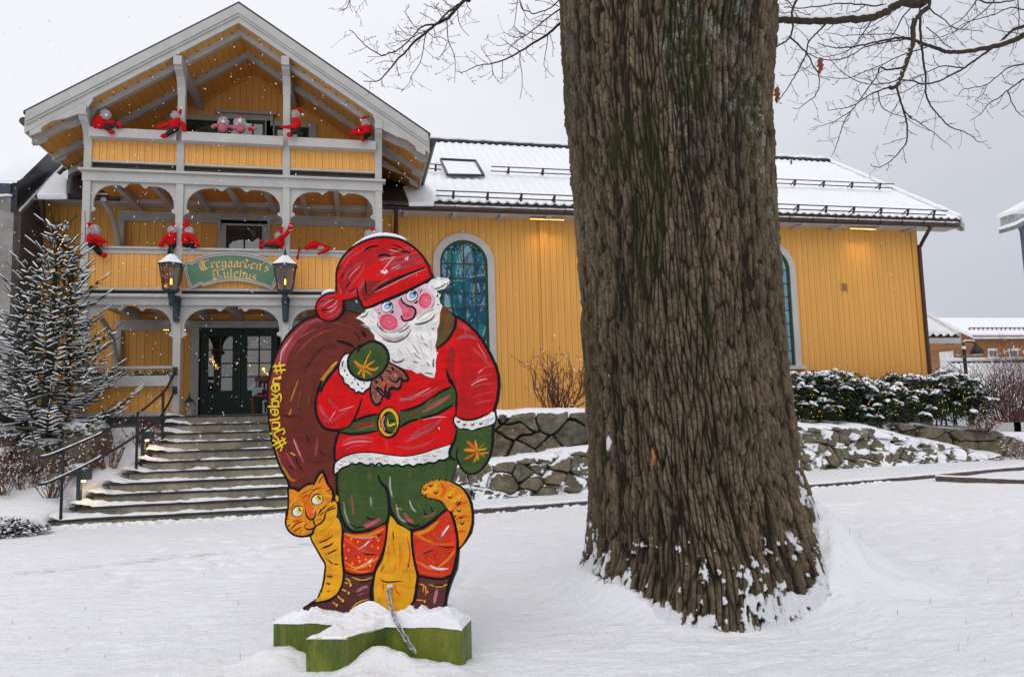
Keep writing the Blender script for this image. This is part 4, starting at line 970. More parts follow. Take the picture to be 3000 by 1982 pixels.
# limbs
m_limb = mat('branch_bark', (.060, .044, .035), .85, .4, 25, .004, 60)
m_twig = mat('twig_bark', (.055, .032, .026), .8, .3, 30)
def twigs(b, pts, rs, dens, lv=0, snowb=None):
    """short side twigs with forks and buds along a limb"""
    d = 0.; nxt = random.uniform(.05, .15)*dens; sgn = 1
    for i in range(len(pts)-1):
        a = Vector(pts[i]); c = Vector(pts[i+1]); seg = (c-a).length; d += seg
        if d > nxt:
            nxt = d+random.uniform(.05, .17)*dens; sgn = -sgn
            dr = (c-a).normalized(); vw = Vector((RR[0], RR[1], RR[2])); vu = Vector((UU[0], UU[1], UU[2]))
            pr = dr.cross(Vector(_f)).normalized()*sgn
            di = (dr*random.uniform(.3, .9)+pr*random.uniform(.5, 1.)+Vector(_f)*random.uniform(-.5, .5)).normalized()
            ln = random.uniform(.06, .20)*(1.25 if lv == 0 else .6); p = a.copy(); L_ = [p.copy()]
            n_ = 5
            for j in range(n_):
                di = (di+Vector((random.uniform(-.28, .28), random.uniform(-.28, .28), random.uniform(-.22, .28)))).normalized(); p = p+di*ln/n_; L_.append(p.copy())
            r0 = max(.0014, min(rs[i]*.5, .0032)) if lv == 0 else .0014
            b.tube(L_, [r0*(1-j/(n_+1)*.4) for j in range(n_+1)], 4)
            b.ball(L_[-1], .0042, n=5, m=4)
            if lv == 0:
                for j in range(1, n_):
                    if random.random() < .62:
                        dd = (di+Vector((random.uniform(-1, 1), random.uniform(-1, 1), random.uniform(-1, 1)))).normalized(); q_ = L_[j]+dd*random.uniform(.02, .06)
                        b.tube([L_[j], q_], [.0017, .0014], 4); b.ball(q_, .0038, n=5, m=4)
def limb(pix, Ya, Yb, r0, r1, snow=0., dens=1., join=None, name='branch', tw=True):
    m = len(pix); P3 = []
    for i, (px, py) in enumerate(pix):
        t_ = i/(m-1); P3.append(atY(px, py, Ya+(Yb-Ya)*t_))
    if join is not None: P3 = [np.array(j, float) for j in join]+P3
    C_ = cr(P3, 5); n_ = len(C_); nj = (len(join) if join is not None else 0)*5
    C_ = [p+np.array([0, random.uniform(-1, 1), random.uniform(-1, 1)])*min(.008, r1*1.5) for p in C_]
    rs = [(r0*1.6 if i < nj else r0+(r1-r0)*((i-nj)/max(1, n_-1-nj))**.8) for i in range(n_)]
    b = MB(); b.tube(C_, rs, 8 if r0 > .02 else 6)
    if tw:
        b2 = MB(); twigs(b2, C_[nj:], rs[nj:], dens)
        if b2.v: b.add(b2.v, b2.f, 1)
    o = b.build(name, [m_limb, m_twig], tree, True)
    if snow:
        s_ = MB(); seg = [(p[0], p[1], p[2]+r*.95) for p, r in zip(C_, rs)]
        s_.tube(seg, [r*snow*random.uniform(.88, 1.08) for r in rs], 7, flat=1.); s_.build('snow', m_snow, o, True)
    return P3[-1]
Z4 = lambda pts: [(2240+x/3.124, y/3.124) for x, y in pts]
Z3 = lambda pts: [(980+x/3.297, y/3.297) for x, y in pts]
px2m = 6.3/2150
jr = [(3.2, 5.3, 5.9), (4.6, 5.7, 6.35)]
limb(Z4([(1480, -60), (1250, 22), (1120, 100), (1020, 146), (930, 174), (700, 182), (560, 192), (380, 192), (140, 188), (60, 186)]), 6.2, 6.3, .046, .030, .82, 1.4, jr)
limb(Z4([(1490, -40), (1430, 110), (1370, 190), (1360, 300), (1350, 420), (1310, 530), (1270, 640), (1240, 720), (1200, 792), (1150, 800)]), 6.2, 6.0, .030, .019, .45, 1.6, [(3.3, 5.3, 6.1), (5.2, 5.9, 6.3)])
limb(Z4([(1210, 805), (1240, 910), (1270, 1010), (1300, 1120), (1305, 1220), (1295, 1310), (1250, 1370), (1190, 1440), (1130, 1490), (1060, 1528), (1000, 1525), (968, 1502)]), 6.0, 5.8, .011, .0028)
limb(Z4([(1275, 615), (1180, 632), (1120, 640), (1060, 615), (1030, 690), (980, 760), (910, 860), (850, 940), (790, 1020), (740, 1090), (700, 1200), (670, 1290), (640, 1380), (610, 1430)]), 6.1, 5.9, .011, .0028, .5)
limb(Z4([(790, 1020), (740, 1050), (640, 1110), (560, 1140), (430, 1168)]), 5.95, 5.9, .006, .002)
limb(Z4([(1150, 792), (1040, 832), (940, 880), (850, 945), (760, 980), (690, 995), (575, 1012)]), 6.0, 5.9, .010, .0025, .5)
limb(Z4([(1275, 1010), (1340, 1080), (1400, 1110), (1480, 1170), (1560, 1220), (1620, 1280), (1680, 1320), (1715, 1365)]), 5.95, 5.9, .007, .002)
limb(Z4([(1040, 832), (1050, 920), (1080, 985), (1170, 1040), (1280, 1072), (1400, 1150), (1530, 1200)]), 6.0, 6.0, .006, .002)
limb(Z4([(1410, -40), (1425, 130), (1425, 300), (1440, 450), (1460, 600), (1475, 700), (1475, 850), (1510, 950), (1570, 1030), (1640, 1110), (1720, 1170), (1830, 1210), (1900, 1250), (1960, 1300), (2035, 1290)]), 6.6, 6.6, .016, .003)
limb(Z4([(2460, 280), (2374, 320), (2300, 360), (2150, 410), (2000, 445), (1850, 470), (1700, 480), (1600, 450), (1490, 415), (1400, 380), (1300, 350), (1200, 350), (1100, 370), (1000, 390), (860, 420), (700, 440), (600, 430), (480, 395)]), 6.6, 7.0, .036, .004, .6, 1., [(3.4, 5.4, 6.2), (7.5, 6.2, 6.2)])
limb(Z4([(1380, 365), (1300, 360), (1150, 382), (1000, 412), (900, 440), (770, 520), (640, 548), (520, 540), (400, 490), (250, 355)]), 7.0, 6.8, .010, .004, .4)
limb(Z4([(2374, 242), (2280, 272), (2200, 340), (2120, 412), (2000, 500), (1900, 570), (1800, 640), (1700, 690), (1600, 742), (1480, 770), (1350, 742), (1250, 732), (1100, 765), (950, 770), (800, 722), (690, 640), (600, 540)]), 6.8, 6.9, .020, .0028, .55)
limb(Z4([(1810, 622), (1650, 605), (1550, 632), (1450, 682), (1350, 720), (1250, 760), (1180, 790)]), 6.8, 6.7, .008, .003, .4)
limb(Z4([(1480, 772), (1400, 772), (1280, 842), (1130, 872), (980, 910), (880, 895)]), 6.9, 6.8, .007, .002, .4)
limb(Z4([(2440, 570), (2374, 590), (2250, 610), (2150, 680), (2040, 772), (1900, 805), (1810, 825), (1775, 875)]), 6.4, 6.4, .011, .003, .5)
limb(Z4([(2040, 772), (1990, 870), (1925, 920), (2040, 955)]), 6.4, 6.4, .004, .002)
limb(Z4([(2450, 650), (2374, 720), (2230, 822), (2150, 890), (2050, 950), (1980, 1040), (1885, 1105)]), 6.2, 6.2, .012, .003, .5)
limb(Z4([(2225, 835), (2270, 950), (2320, 1030), (2374, 1070)]), 6.2, 6.2, .006, .003)
limb(Z4([(310, -40), (255, 100), (260, 220), (235, 340), (160, 400), (60, 460)]), 6.25, 6.0, .013, .007)
limb(Z4([(240, 345), (320, 420), (400, 510), (450, 610), (490, 670), (500, 790), (460, 880), (380, 940), (320, 990), (255, 990)]), 6.2, 6.0, .009, .0025)
limb(Z4([(560, 220), (480, 300), (400, 390), (380, 500), (310, 640), (240, 760), (160, 880), (110, 945)]), 6.3, 6.0, .010, .0035)
limb(Z4([(980, 190), (880, 340), (810, 430), (700, 490), (560, 520), (470, 480)]), 6.3, 6.4, .008, .0025)
limb(Z4([(1400, 10), (1270, 150), (1200, 280), (1140, 360), (1080, 460), (980, 560)]), 6.5, 6.5, .009, .0025)
limb(Z4([(1490, 20), (1540, 110), (1640, 180), (1720, 250), (1860, 275), (2000, 290)]), 6.4, 6.5, .010, .003)
limb(Z4([(1920, -10), (2080, 25), (2250, 10), (2400, -30)]), 7.2, 7.2, .011, .008, .5)
limb(Z4([(2480, 60), (2374, 90), (2250, 70), (2110, 130), (1950, 175), (1800, 230), (1700, 330), (1590, 380)]), 6.8, 6.9, .009, .003)
limb(Z4([(2120, -10), (2000, 110), (1880, 200), (1740, 290), (1560, 350), (1440, 350)]), 6.8, 6.9, .008, .003)
limb(Z4([(1950, -10), (1830, 150), (1700, 240), (1560, 300)]), 7.2, 7.2, .008, .003)
limb(Z4([(180, 65), (420, 70), (700, 35), (850, 45), (1060, 50), (1180, 20)]), 6.8, 6.8, .005, .009, .5)
limb(Z4([(270, 90), (380, 130), (520, 155), (700, 130), (820, 110), (920, 50)]), 6.8, 6.8, .004, .006, .4)
limb(Z4([(560, 300), (700, 325), (850, 325), (1000, 312), (1180, 316), (1320, 350)]), 7., 7.2, .003, .006)
limb(Z4([(1480, 438), (1330, 480), (1200, 530), (1080, 590), (960, 640), (840, 690), (760, 718), (640, 715), (500, 695), (380, 640), (280, 530)]), 7., 6.8, .008, .0025)
limb(Z4([(1470, 820), (1430, 930), (1385, 1055)]), 6.6, 6.6, .004, .0022)
limb(Z4([(1050, 250), (950, 300), (860, 390), (780, 500), (730, 660)]), 6.8, 6.8, .005, .0022)
limb(Z4([(1330, 50), (1240, 60), (1130, 150), (1060, 190), (960, 250), (820, 260), (690, 220)]), 6.8, 7., .006, .0025)
limb(Z4([(1480, 250), (1580, 330), (1640, 400), (1730, 450)]), 6.8, 6.8, .006, .0025)
limb(Z4([(2320, 0), (2330, 200), (2290, 380), (2240, 520)]), 6.5, 6.5, .006, .0025)
limb(Z4([(2374, 320), (2280, 300), (2180, 290), (2060, 250), (1990, 200)]), 6.6, 6.6, .005, .0025)
limb(Z4([(150, -20), (220, 20), (260, 95), (180, 120), (60, 90)]), 6.0, 6.0, .006, .004)
# left-hand limbs
jl = [(1.9, 5.5, 6.2), (1.2, 6.1, 5.9)]
limb(Z3([(1330, -70), (1260, 0), (1180, 80), (1090, 180), (960, 250), (880, 320), (770, 400), (700, 490), (620, 560), (550, 650), (480, 730), (420, 780), (340, 790), (280, 785)]), 6.4, 6.4, .019, .003, .5, .7, jl)
limb(Z3([(1200, 45), (1080, 130), (980, 230), (880, 245), (820, 280), (760, 350), (690, 420), (600, 490), (530, 510), (470, 535), (400, 510), (300, 440), (230, 370), (180, 310), (140, 290)]), 6.4, 6.2, .010, .003, .5, .7)
limb(Z3([(900, 300), (830, 320), (760, 360), (680, 390), (620, 400), (560, 370)]), 6.4, 6.3, .005, .002, 0, .6)
limb(Z3([(820, 290), (760, 240), (730, 200), (700, 150), (680, 100)]), 6.4, 6.4, .004, .002, 0, .6)
limb(Z3([(760, 350), (700, 330), (640, 280), (610, 230)]), 6.4, 6.4, .004, .002, 0, .6)
limb(Z3([(600, 600), (500, 590), (450, 600), (390, 618)]), 6.4, 6.4, .0035, .002, 0, .6)
limb(Z3([(520, 520), (450, 545), (320, 548)]), 6.4, 6.4, .003, .002, 0, .6)
limb(Z3([(880, 330), (865, 420), (850, 520), (820, 620), (740, 740), (720, 810), (640, 890)]), 6.4, 6.3, .006, .002, 0, .8)
limb(Z3([(745, 740), (750, 800), (775, 845)]), 6.35, 6.3, .003, .002)
limb(Z3([(1085, 180), (1090, 290), (1100, 400), (1145, 500), (1165, 600), (1165, 700), (1160, 800)]), 6.4, 6.3, .006, .002, 0, .8)
limb(Z3([(1190, 100), (1200, 210), (1240, 290), (1305, 350)]), 6.4, 6.3, .005, .002)
limb(Z3([(900, 310), (960, 360), (1030, 360), (1090, 400)]), 6.4, 6.4, .004, .003, 0, .6)
limb(Z3([(1060, 490), (1090, 410)][::-1]+[(1015, 555)]), 6.35, 6.3, .004, .002)
limb(Z3([(860, 40), (960, 80), (1060, 120), (1110, 150)]), 6.4, 6.4, .003, .004, 0, .7)
limb(Z3([(1270, 0), (1290, 70), (1320, 110), (1260, 150), (1270, 225)]), 6.4, 6.4, .004, .002)
limb(Z3([(1040, 0), (1100, 40), (1160, 60)]), 6.4, 6.4, .003, .003)
limb(Z3([(2260, 160), (2170, 232), (2050, 340), (1900, 430), (1780, 505), (1650, 572), (1520, 615), (1380, 635), (1250, 695), (1170, 690)]), 6.2, 5.9, .015, .002, .35, .9, [(1.8, 5.6, 5.0)])
limb(Z3([(2250, 40), (2160, 100), (2050, 180), (1880, 320), (1760, 400), (1680, 490), (1740, 580)]), 6.2, 6.2, .009, .002, .3, .8)
limb(Z3([(2200, -10), (2150, 20), (2060, 90), (1930, 125), (1820, 90), (1790, 0), (1785, -40)]), 6.2, 6.2, .006, .005)
limb(Z3([(2060, 340), (2050, 450), (2030, 560), (2030, 650), (2120, 750)]), 6.1, 6., .0045, .002)
limb(Z3([(1795, 510), (1790, 600), (1810, 700), (1810, 850), (1790, 960)]), 6.0, 6., .0045, .002)
limb(Z3([(1520, 620), (1530, 700), (1560, 760), (1615, 815)]), 6.0, 6., .004, .002)
limb(Z3([(1530, 700), (1520, 740), (1480, 770)]), 6.0, 6., .003, .002)
limb(Z3([(1770, -30), (1750, 150), (1730, 260), (1680, 300)]), 6.2, 6.2, .0045, .002)
limb(Z3([(1730, 260), (1780, 300), (1830, 330)]), 6.2, 6.2, .0035, .002)
limb(Z3([(1800, 30), (1850, 160), (1900, 210), (1960, 235)]), 6.2, 6.2, .0035, .002)
limb(Z3([(160, -60), (150, 0), (110, 80), (50, 105)]), 6.5, 6.5, .006, .002, 0, .5)
limb(Z3([(150, 0), (155, 80), (180, 120)]), 6.5, 6.5, .004, .002, 0, .5)
limb(Z3([(290, -20), (300, 20), (320, 55)]), 6.5, 6.5, .004, .002, 0, .5)
limb(Z3([(1520, 610), (1470, 540), (1430, 480), (1415, 440)]), 6.0, 6., .0035, .002)
limb(Z3([(1800, 500), (1700, 440), (1650, 400), (1600, 360)]), 6.0, 6., .004, .002)
limb(Z3([(2040, 335), (1900, 315), (1800, 260)]), 6.1, 6.1, .004, .002)
limb(Z3([(1680, 420), (1620, 440), (1560, 440)]), 6.1, 6.1, .003, .002)
limb(Z3([(1840, 350), (1740, 360), (1630, 310)]), 6.1, 6.1, .004, .002)
# three withered oak-brown leaves still hanging
for px, py, Y, h in ((2403, 193, 6.0, .17), (2276, 278, 6.0, .16), (2318, 475, 6., .05)):
    a = atY(px, py, Y); lf = MB(); w = h*.22
    o_ = [(0, h/2), (w*.8, h*.33), (w*.5, h*.2), (w, h*.05), (w*.6, -.02), (w*.9, -h*.2), (w*.3, -h*.3), (0, -h/2), (-w*.6, -h*.28), (-w*.3, -h*.1), (-w, -h*.02), (-w*.5, h*.12), (-w*.8, h*.28)]
    lf.prism([(u, v) for u, v in o_][::-1], a, RR, UU, (0, .004, 0)); lf.build('leaf', mat('withered_leaf', (.22, .055, .02), .7), tree)

# ================================================================== painted cutout
pBL = atZ(800, 1820, .285); pBR = atZ(1352, 1839, .285)
bx = (pBR-pBL); bx[2] = 0; BLEN = float(np.linalg.norm(bx)); bx /= BLEN; bn = np.array([bx[1], -bx[0], 0.])      # bn points to the viewer
if np.dot(bn, CAM-pBL) < 0: bn = -bn
BO = pBL - bn*.085                        # plane of the painted board, half way into the beam
UZ = np.array([0, 0, 1.])
def pl(px, py):                           # pixel -> (u, v) on the board
    p = atP(px, py, BO, bn); d = p-BO; return (float(np.dot(d, bx)), float(d[2]))
A_ = lambda x, y: (780+x/3.391, 680+y/3.391)
B_ = lambda x, y: (780+x/3.391, 1100+y/3.391)
C_ = lambda x, y: (780+x/3.253, 1500+y/3.253)
G_ = lambda x, y: (960+x/5.2275, 860+y/5.2275)      # face close-up
K_ = lambda x, y: (820+x/6.271, 1350+y/6.271)       # cat close-up
T_ = lambda x, y: (780+x/3.92, 1000+y/3.92)         # lettering close-up
cut = thing('painted_cutout', 'painted wooden gnome cutout with red cap, brown sack and orange cat', 'cutout figure', tuple(BO+bx*.5))
def paint(c, k=1.0, var=.30, gloss=.38, rot=.5):
    c = mul(c, .9); key = 'paint_%d_%d_%d' % tuple(int(v*999) for v in c)
    if key in MATS: return MATS[key]
    n = NT(key); f = n.noise(5, 5, .75, (1, 1, 5), (0, rot, 0)); f2 = n.noise(26, 4, .7, (1, 1, .2), (0, -rot, 0)); f3 = n.noise(2.6, 3)
    cc = n.ramp(f, [(.3, mul(c, 1-var)), (.7, mul(c, 1+var*.6))]); cc = n.mix(n.math('MULTIPLY', n.ramp(f2, [(.45, 0.), (.75, 1.)]), .32), cc, mul(c, 1.7)); cc = n.mix(n.math('MULTIPLY', n.ramp(f3, [(.5, 0.), (.7, 1.)]), .25), cc, mul(c, .55))
    n.col(cc); n.rough(gloss); n.p.inputs['Specular IOR Level'].default_value = .12; n.bump(f2, .0012, .7); MATS[key] = n.m; return n.m
LAY = [0.]
class Art:
    def __init__(s, name, label=None): LAY[0] += .0001; s.b = MB(); s.ms = []; s.name = name; s.label = label
    def _m(s, c):
        m = c if not isinstance(c, tuple) else paint(c)
        if m not in s.ms: s.ms.append(m)
        return s.ms.index(m)
    def _poly(s, uv, c):
        LAY[0] += .000005; off = .0122+LAY[0]; mi = s._m(c)
        P = [BO+bx*u+UZ*v+bn*off for u, v in uv]
        tr = tessellate_polygon([[Vector((u, v, 0)) for u, v in uv]]); fs = []
        for t_ in tr:
            a, b, d = [uv[i] for i in t_]; ar = (b[0]-a[0])*(d[1]-a[1])-(b[1]-a[1])*(d[0]-a[0]); fs.append(tuple(t_) if ar > 0 else tuple(t_)[::-1])
        s.b.add(P, fs, mi)
    def fill(s, pts, c, T=A_, smooth=4, closed=True):
        uv = [pl(*T(*p)) for p in pts]
        if smooth: uv = [tuple(p) for p in cr(uv, smooth, True)]
        s._poly(uv, c); return s
    def stroke(s, pts, w, c, T=A_, taper=(.35, .35), sm=5):
        """brush stroke, w in pixels of the photograph"""
        uv = cr([pl(*T(*p)) for p in pts], sm); n = len(uv); ww = w*4.05/2150/2; Lf = []; Rt = []
        for i, p in enumerate(uv):
            d = uv[min(i+1, n-1)]-uv[max(i-1, 0)]; d = d/(np.linalg.norm(d)+1e-9); q = np.array([-d[1], d[0]]); t_ = i/(n-1)
            k_ = min(1, taper[0]+(1-taper[0])*t_/.25) if t_ < .25 else min(1, taper[1]+(1-taper[1])*(1-t_)/.25)
            k_ *= 1+.10*math.sin(i*1.7+p[0]*90); Lf.append(p+q*ww*k_); Rt.append(p-q*ww*k_)
        LAY[0] += .000005; off = .0122+LAY[0]; mi = s._m(c)
        P = [BO+bx*u+UZ*v+bn*off for u, v in Lf+Rt]
        s.b.add(P, [(i, i+1, n+i+1, n+i) for i in range(n-1)][:], mi)
        s.b.f[-(n-1):] = [f[::-1] for f in s.b.f[-(n-1):]]
        # round ends
        for e_ in (0, n-1):
            r_ = np.linalg.norm(Lf[e_]-Rt[e_])/2; cpt = (Lf[e_]+Rt[e_])/2
            ring = [BO+bx*(cpt[0]+r_*math.cos(a))+UZ*(cpt[1]+r_*math.sin(a))+bn*(off-.000002) for a in np.linspace(0, 2*math.pi, 9)[:-1]]
            s.b.add(ring, [tuple(range(8))], mi)
        return s
    def disc(s, x, y, rx, ry, c, T=A_, rot=0., n=20):
        cx_, cy_ = T(x, y); ca, sa = math.cos(rot), math.sin(rot)
        k_ = T(1, 0)[0]-T(0, 0)[0]
        s._poly([pl(cx_+k_*(rx*math.cos(a)*ca-ry*math.sin(a)*sa), cy_+k_*(rx*math.cos(a)*sa+ry*math.sin(a)*ca)) for a in np.linspace(0, 2*math.pi, n+1)[:-1]][::-1], c); return s
    def done(s):
        o = s.b.build(s.name, s.ms, cut)
        if s.label: o['label'] = s.label
        return o
BLK = (.006, .006, .007); RED = (.66, .004, .006); DRED = (.36, .012, .014); ROSE = (.42, .07, .09); PINKL = (.70, .30, .32); BRN = (.14, .024, .015); MAR = (.19, .024, .022)
GRN = (.045, .085, .022); OLV = (.10, .10, .03); WHT = (.80, .78, .76); OFF = (.62, .57, .53); GRY = (.17, .155, .14); SKIN = (.74, .48, .56); CHK = (.75, .09, .16); NOSE = (.72, .16, .24)
ORG = (.74, .24, .012); YEO = (.80, .36, .012); FLM = (.70, .10, .01); YLW = (.80, .60, .03); BLU = (.10, .34, .62); STK = (.62, .035, .01); BOOT = (.105, .032, .03); DG = (.03, .028, .027); TAN = (.30, .10, .07)
def mix3(a, b, t_): return tuple(x*(1-t_)+y*t_ for x, y in zip(a, b))
sil = [A_(*p) for p in [(700, 600), (703, 500), (705, 400), (737, 300), (792, 218), (862, 155), (962, 95), (1080, 57), (1180, 47), (1300, 60), (1400, 95), (1500, 163), (1570, 238), (1625, 320), (1652, 400), (1672, 450),
    (1725, 462), (1800, 465), (1816, 490), (1790, 545), (1735, 570), (1722, 590), (1748, 620), (1735, 660), (1750, 700), (1785, 745), (1840, 800), (1905, 832), (1985, 880), (2065, 950), (2135, 1030), (2192, 1120), (2245, 1220), (2292, 1320), (2320, 1420), (2326, 1520)]]
sil += [B_(*p) for p in [(2324, 130), (2310, 240), (2282, 335), (2290, 430), (2268, 505), (2264, 600), (2258, 700), (2240, 790), (2195, 880), (2130, 950), (2060, 980), (1990, 975), (1940, 920), (1902, 848), (1882, 940), (1850, 1045), (1930, 1090), (2002, 1170), (2046, 1260), (2063, 1370), (2062, 1460)]]
sil += [C_(*p) for p in [(1980, 100), (1960, 200), (1900, 292), (1842, 355), (1836, 450), (1825, 540), (1792, 620), (1762, 700), (1735, 790), (1722, 860), (1718, 1010), (370, 1010), (368, 905), (430, 850), (500, 805), (532, 720), (553, 640), (562, 560), (566, 490), (532, 430), (482, 340), (442, 270), (425, 215), (370, 228), (300, 217), (250, 182), (210, 120), (192, 50)]]
sil += [B_(*p) for p in [(200, 1400), (197, 1370), (222, 1290), (226, 1200), (228, 1110), (214, 1045), (150, 930), (100, 800), (60, 650), (34, 500), (20, 350), (15, 200), (18, 100)]]
sil += [A_(*p) for p in [(22, 1470), (42, 1380), (82, 1260), (142, 1130), (202, 1030), (282, 940), (382, 860), (492, 815), (495, 750), (520, 690), (562, 632), (620, 602)]]
suv = [pl(*p) for p in sil]
m_board = mat('board_edge_paint', (.014, .015, .017), .45, .3, 8)
MB().prism(suv, BO+bn*.012, bx, UZ, -bn*.024).build('board', m_board, cut)
def shrink(pts, d): return pts
# ---- sack
a = Art('sack')
sackp = [B_(*p) for p in [(262, 1085), (245, 1050), (175, 925), (125, 795), (84, 645), (58, 500), (44, 350), (38, 200), (42, 100)]]+[A_(*p) for p in [(46, 1475), (66, 1385), (106, 1265), (165, 1140), (223, 1045), (300, 958), (395, 880), (500, 838), (640, 890), (780, 800), (850, 785), (960, 820), (1090, 1060), (1150, 1200), (1050, 1400), (900, 1560)]]+[B_(*p) for p in [(800, 300), (720, 600), (700, 980), (705, 1180), (560, 980), (480, 1080), (330, 1120)]]
ID = lambda x, y: (x, y)
a.fill(sackp, BRN, ID, 3)
a.fill([B_(*p) for p in [(262, 1085), (175, 925), (84, 645), (44, 350), (42, 60), (150, 60), (160, 400), (230, 800), (330, 1000)]], MAR, ID)
a.fill([(160, 1130), (260, 1010), (400, 900), (500, 880), (330, 1050), (220, 1250), (130, 1500), (70, 1500), (90, 1300)], mix3(MAR, ROSE, .35), A_)
for p, w_, c, T in [([(180, 1260), (210, 1120), (300, 1000), (370, 930)], 7, ROSE, A_), ([(150, 1300), (170, 1180), (260, 1060)], 5, PINKL, A_), ([(230, 1170), (330, 1060), (500, 960)], 5, mix3(ROSE, MAR, .4), A_), ([(300, 1230), (420, 1090), (560, 1000), (700, 960)], 5, mix3(ROSE, BRN, .6), A_), ([(450, 900), (520, 870), (600, 890)], 5, ROSE, A_),
    ([(370, 1360), (470, 1230), (560, 1150), (700, 1120)], 4, mix3(BRN, BLK, .5), A_), ([(390, 1400), (450, 1290), (590, 1130)], 3, BLK, A_), ([(330, 1010), (470, 900), (700, 905), (900, 960)], 4, mix3(BRN, ROSE, .35), A_),
    ([(250, 260), (330, 40)], 5, mix3(OLV, YEO, .35), B_), ([(330, 320), (350, 150)], 4, OLV, B_), ([(240, 390), (260, 330)], 5, mix3(YEO, BRN, .4), B_), ([(540, 120), (590, 20)], 5, OLV, B_),
    ([(175, 380), (230, 405), (330, 390)], 4, BLK, B_), ([(345, 210), (340, 330), (350, 440)], 2.5, mix3(BLK, OLV, .3), B_), ([(290, 630), (330, 740), (380, 860)], 7, ROSE, B_), ([(280, 620), (300, 680), (350, 800)], 3, PINKL, B_), ([(210, 760), (260, 850), (300, 920)], 7, mix3(ROSE, BRN, .3), B_), ([(520, 620), (510, 720), (500, 800)], 8, mix3(ROSE, BRN, .45), B_),
    ([(410, 600), (440, 660)], 4, BLK, B_), ([(540, 720), (560, 770), (610, 770)], 3, BLK, B_), ([(420, 820), (480, 860), (580, 850)], 3, mix3(BLK, BRN, .4), B_), ([(300, 790), (330, 880), (380, 950)], 4, BLK, B_), ([(230, 890), (290, 920)], 4, BLK, B_), ([(180, 900), (240, 1010), (300, 1040)], 8, mix3(YEO, BRN, .55), B_), ([(100, 690), (140, 830), (190, 950)], 5, mix3(YEO, BRN, .6), B_), ([(70, 480), (70, 560), (90, 640)], 6, mix3(YEO, BRN, .5), B_), ([(50, 430), (48, 520)], 6, mix3(YEO, BRN, .3), B_),
    ([(250, 760), (300, 790)], 4, YEO, B_), ([(600, 950), (640, 1060)], 5, DRED, B_), ([(440, 1000), (520, 900)], 7, MAR, B_), ([(420, 180), (440, 300)], 6, mix3(BRN, OLV, .5), B_), ([(500, 60), (470, 200), (440, 330)], 5, mix3(BRN, BLK, .3), B_)]:
    a.stroke(p, w_, c, T)
a.stroke([(710, 1290), (640, 1370), (570, 1460), (540, 1560)], 10, mix3(OLV, YEO, .45), A_); a.stroke([(715, 1285), (650, 1340)], 5, YEO, A_)
a.stroke([(960, 985), (985, 1020), (1000, 1045)], 9, BLK, A_); a.stroke([(880, 1000), (915, 1030), (940, 1085)], 4, BLK, A_); a.stroke([(715, 1080), (790, 1100), (875, 1135)], 9, BLK, A_, (.6, .8))
a.stroke([A_(p[0], p[1]) for p in [(495, 835), (395, 872), (292, 950), (212, 1040), (153, 1135), (93, 1262), (54, 1382), (33, 1475)]]+[B_(*p) for p in [(28, 100), (26, 200), (31, 350), (46, 500), (72, 650), (112, 798), (162, 928), (226, 1045), (240, 1110)]], 7.5, BLK, ID, (1, 1))
a.done()
# grey board showing between cap and sack
a = Art('bare_patch'); a.fill([(775, 690), (920, 640), (975, 755), (1010, 755), (975, 825), (860, 790), (790, 775)], (.045, .042, .04), A_, 0); a.stroke([(790, 775), (860, 790), (950, 815)], 4, BLK, A_); a.done()
# ---- coat
a = Art('coat')
coat = [A_(*p) for p in [(560, 1560), (620, 1460), (740, 1310), (1200, 1200), (1500, 1000), (1750, 735), (1845, 815), (1900, 850), (1975, 900), (2050, 965), (2118, 1045), (2172, 1130), (2222, 1225), (2268, 1322), (2296, 1422), (2303, 1520)]]+[B_(*p) for p in [(2300, 130), (2286, 235), (2255, 345), (2160, 390), (2050, 425), (1960, 430), (1895, 405), (1885, 500), (1850, 680), (1700, 740), (1400, 795), (1100, 760), (880, 770), (690, 840), (690, 700), (725, 575), (700, 540), (600, 530), (530, 440), (500, 330), (510, 200), (550, 80)]]
a.fill(coat, RED, ID, 2)
a.fill([(1880, 900), (1990, 930), (2100, 1060), (2190, 1200), (2260, 1340), (2290, 1480), (2200, 1560), (2000, 1560), (1950, 1350), (1900, 1150)], mix3(RED, DRED, .45), A_)
a.fill([B_(*p) for p in [(1900, 0), (2280, 0), (2280, 240), (2150, 370), (1960, 400), (1900, 300)]], mix3(RED, DRED, .55), ID)
a.fill([(1830, 1130), (1890, 1180), (1870, 1350), (1900, 1500), (1850, 1500), (1800, 1300)], DRED, A_)
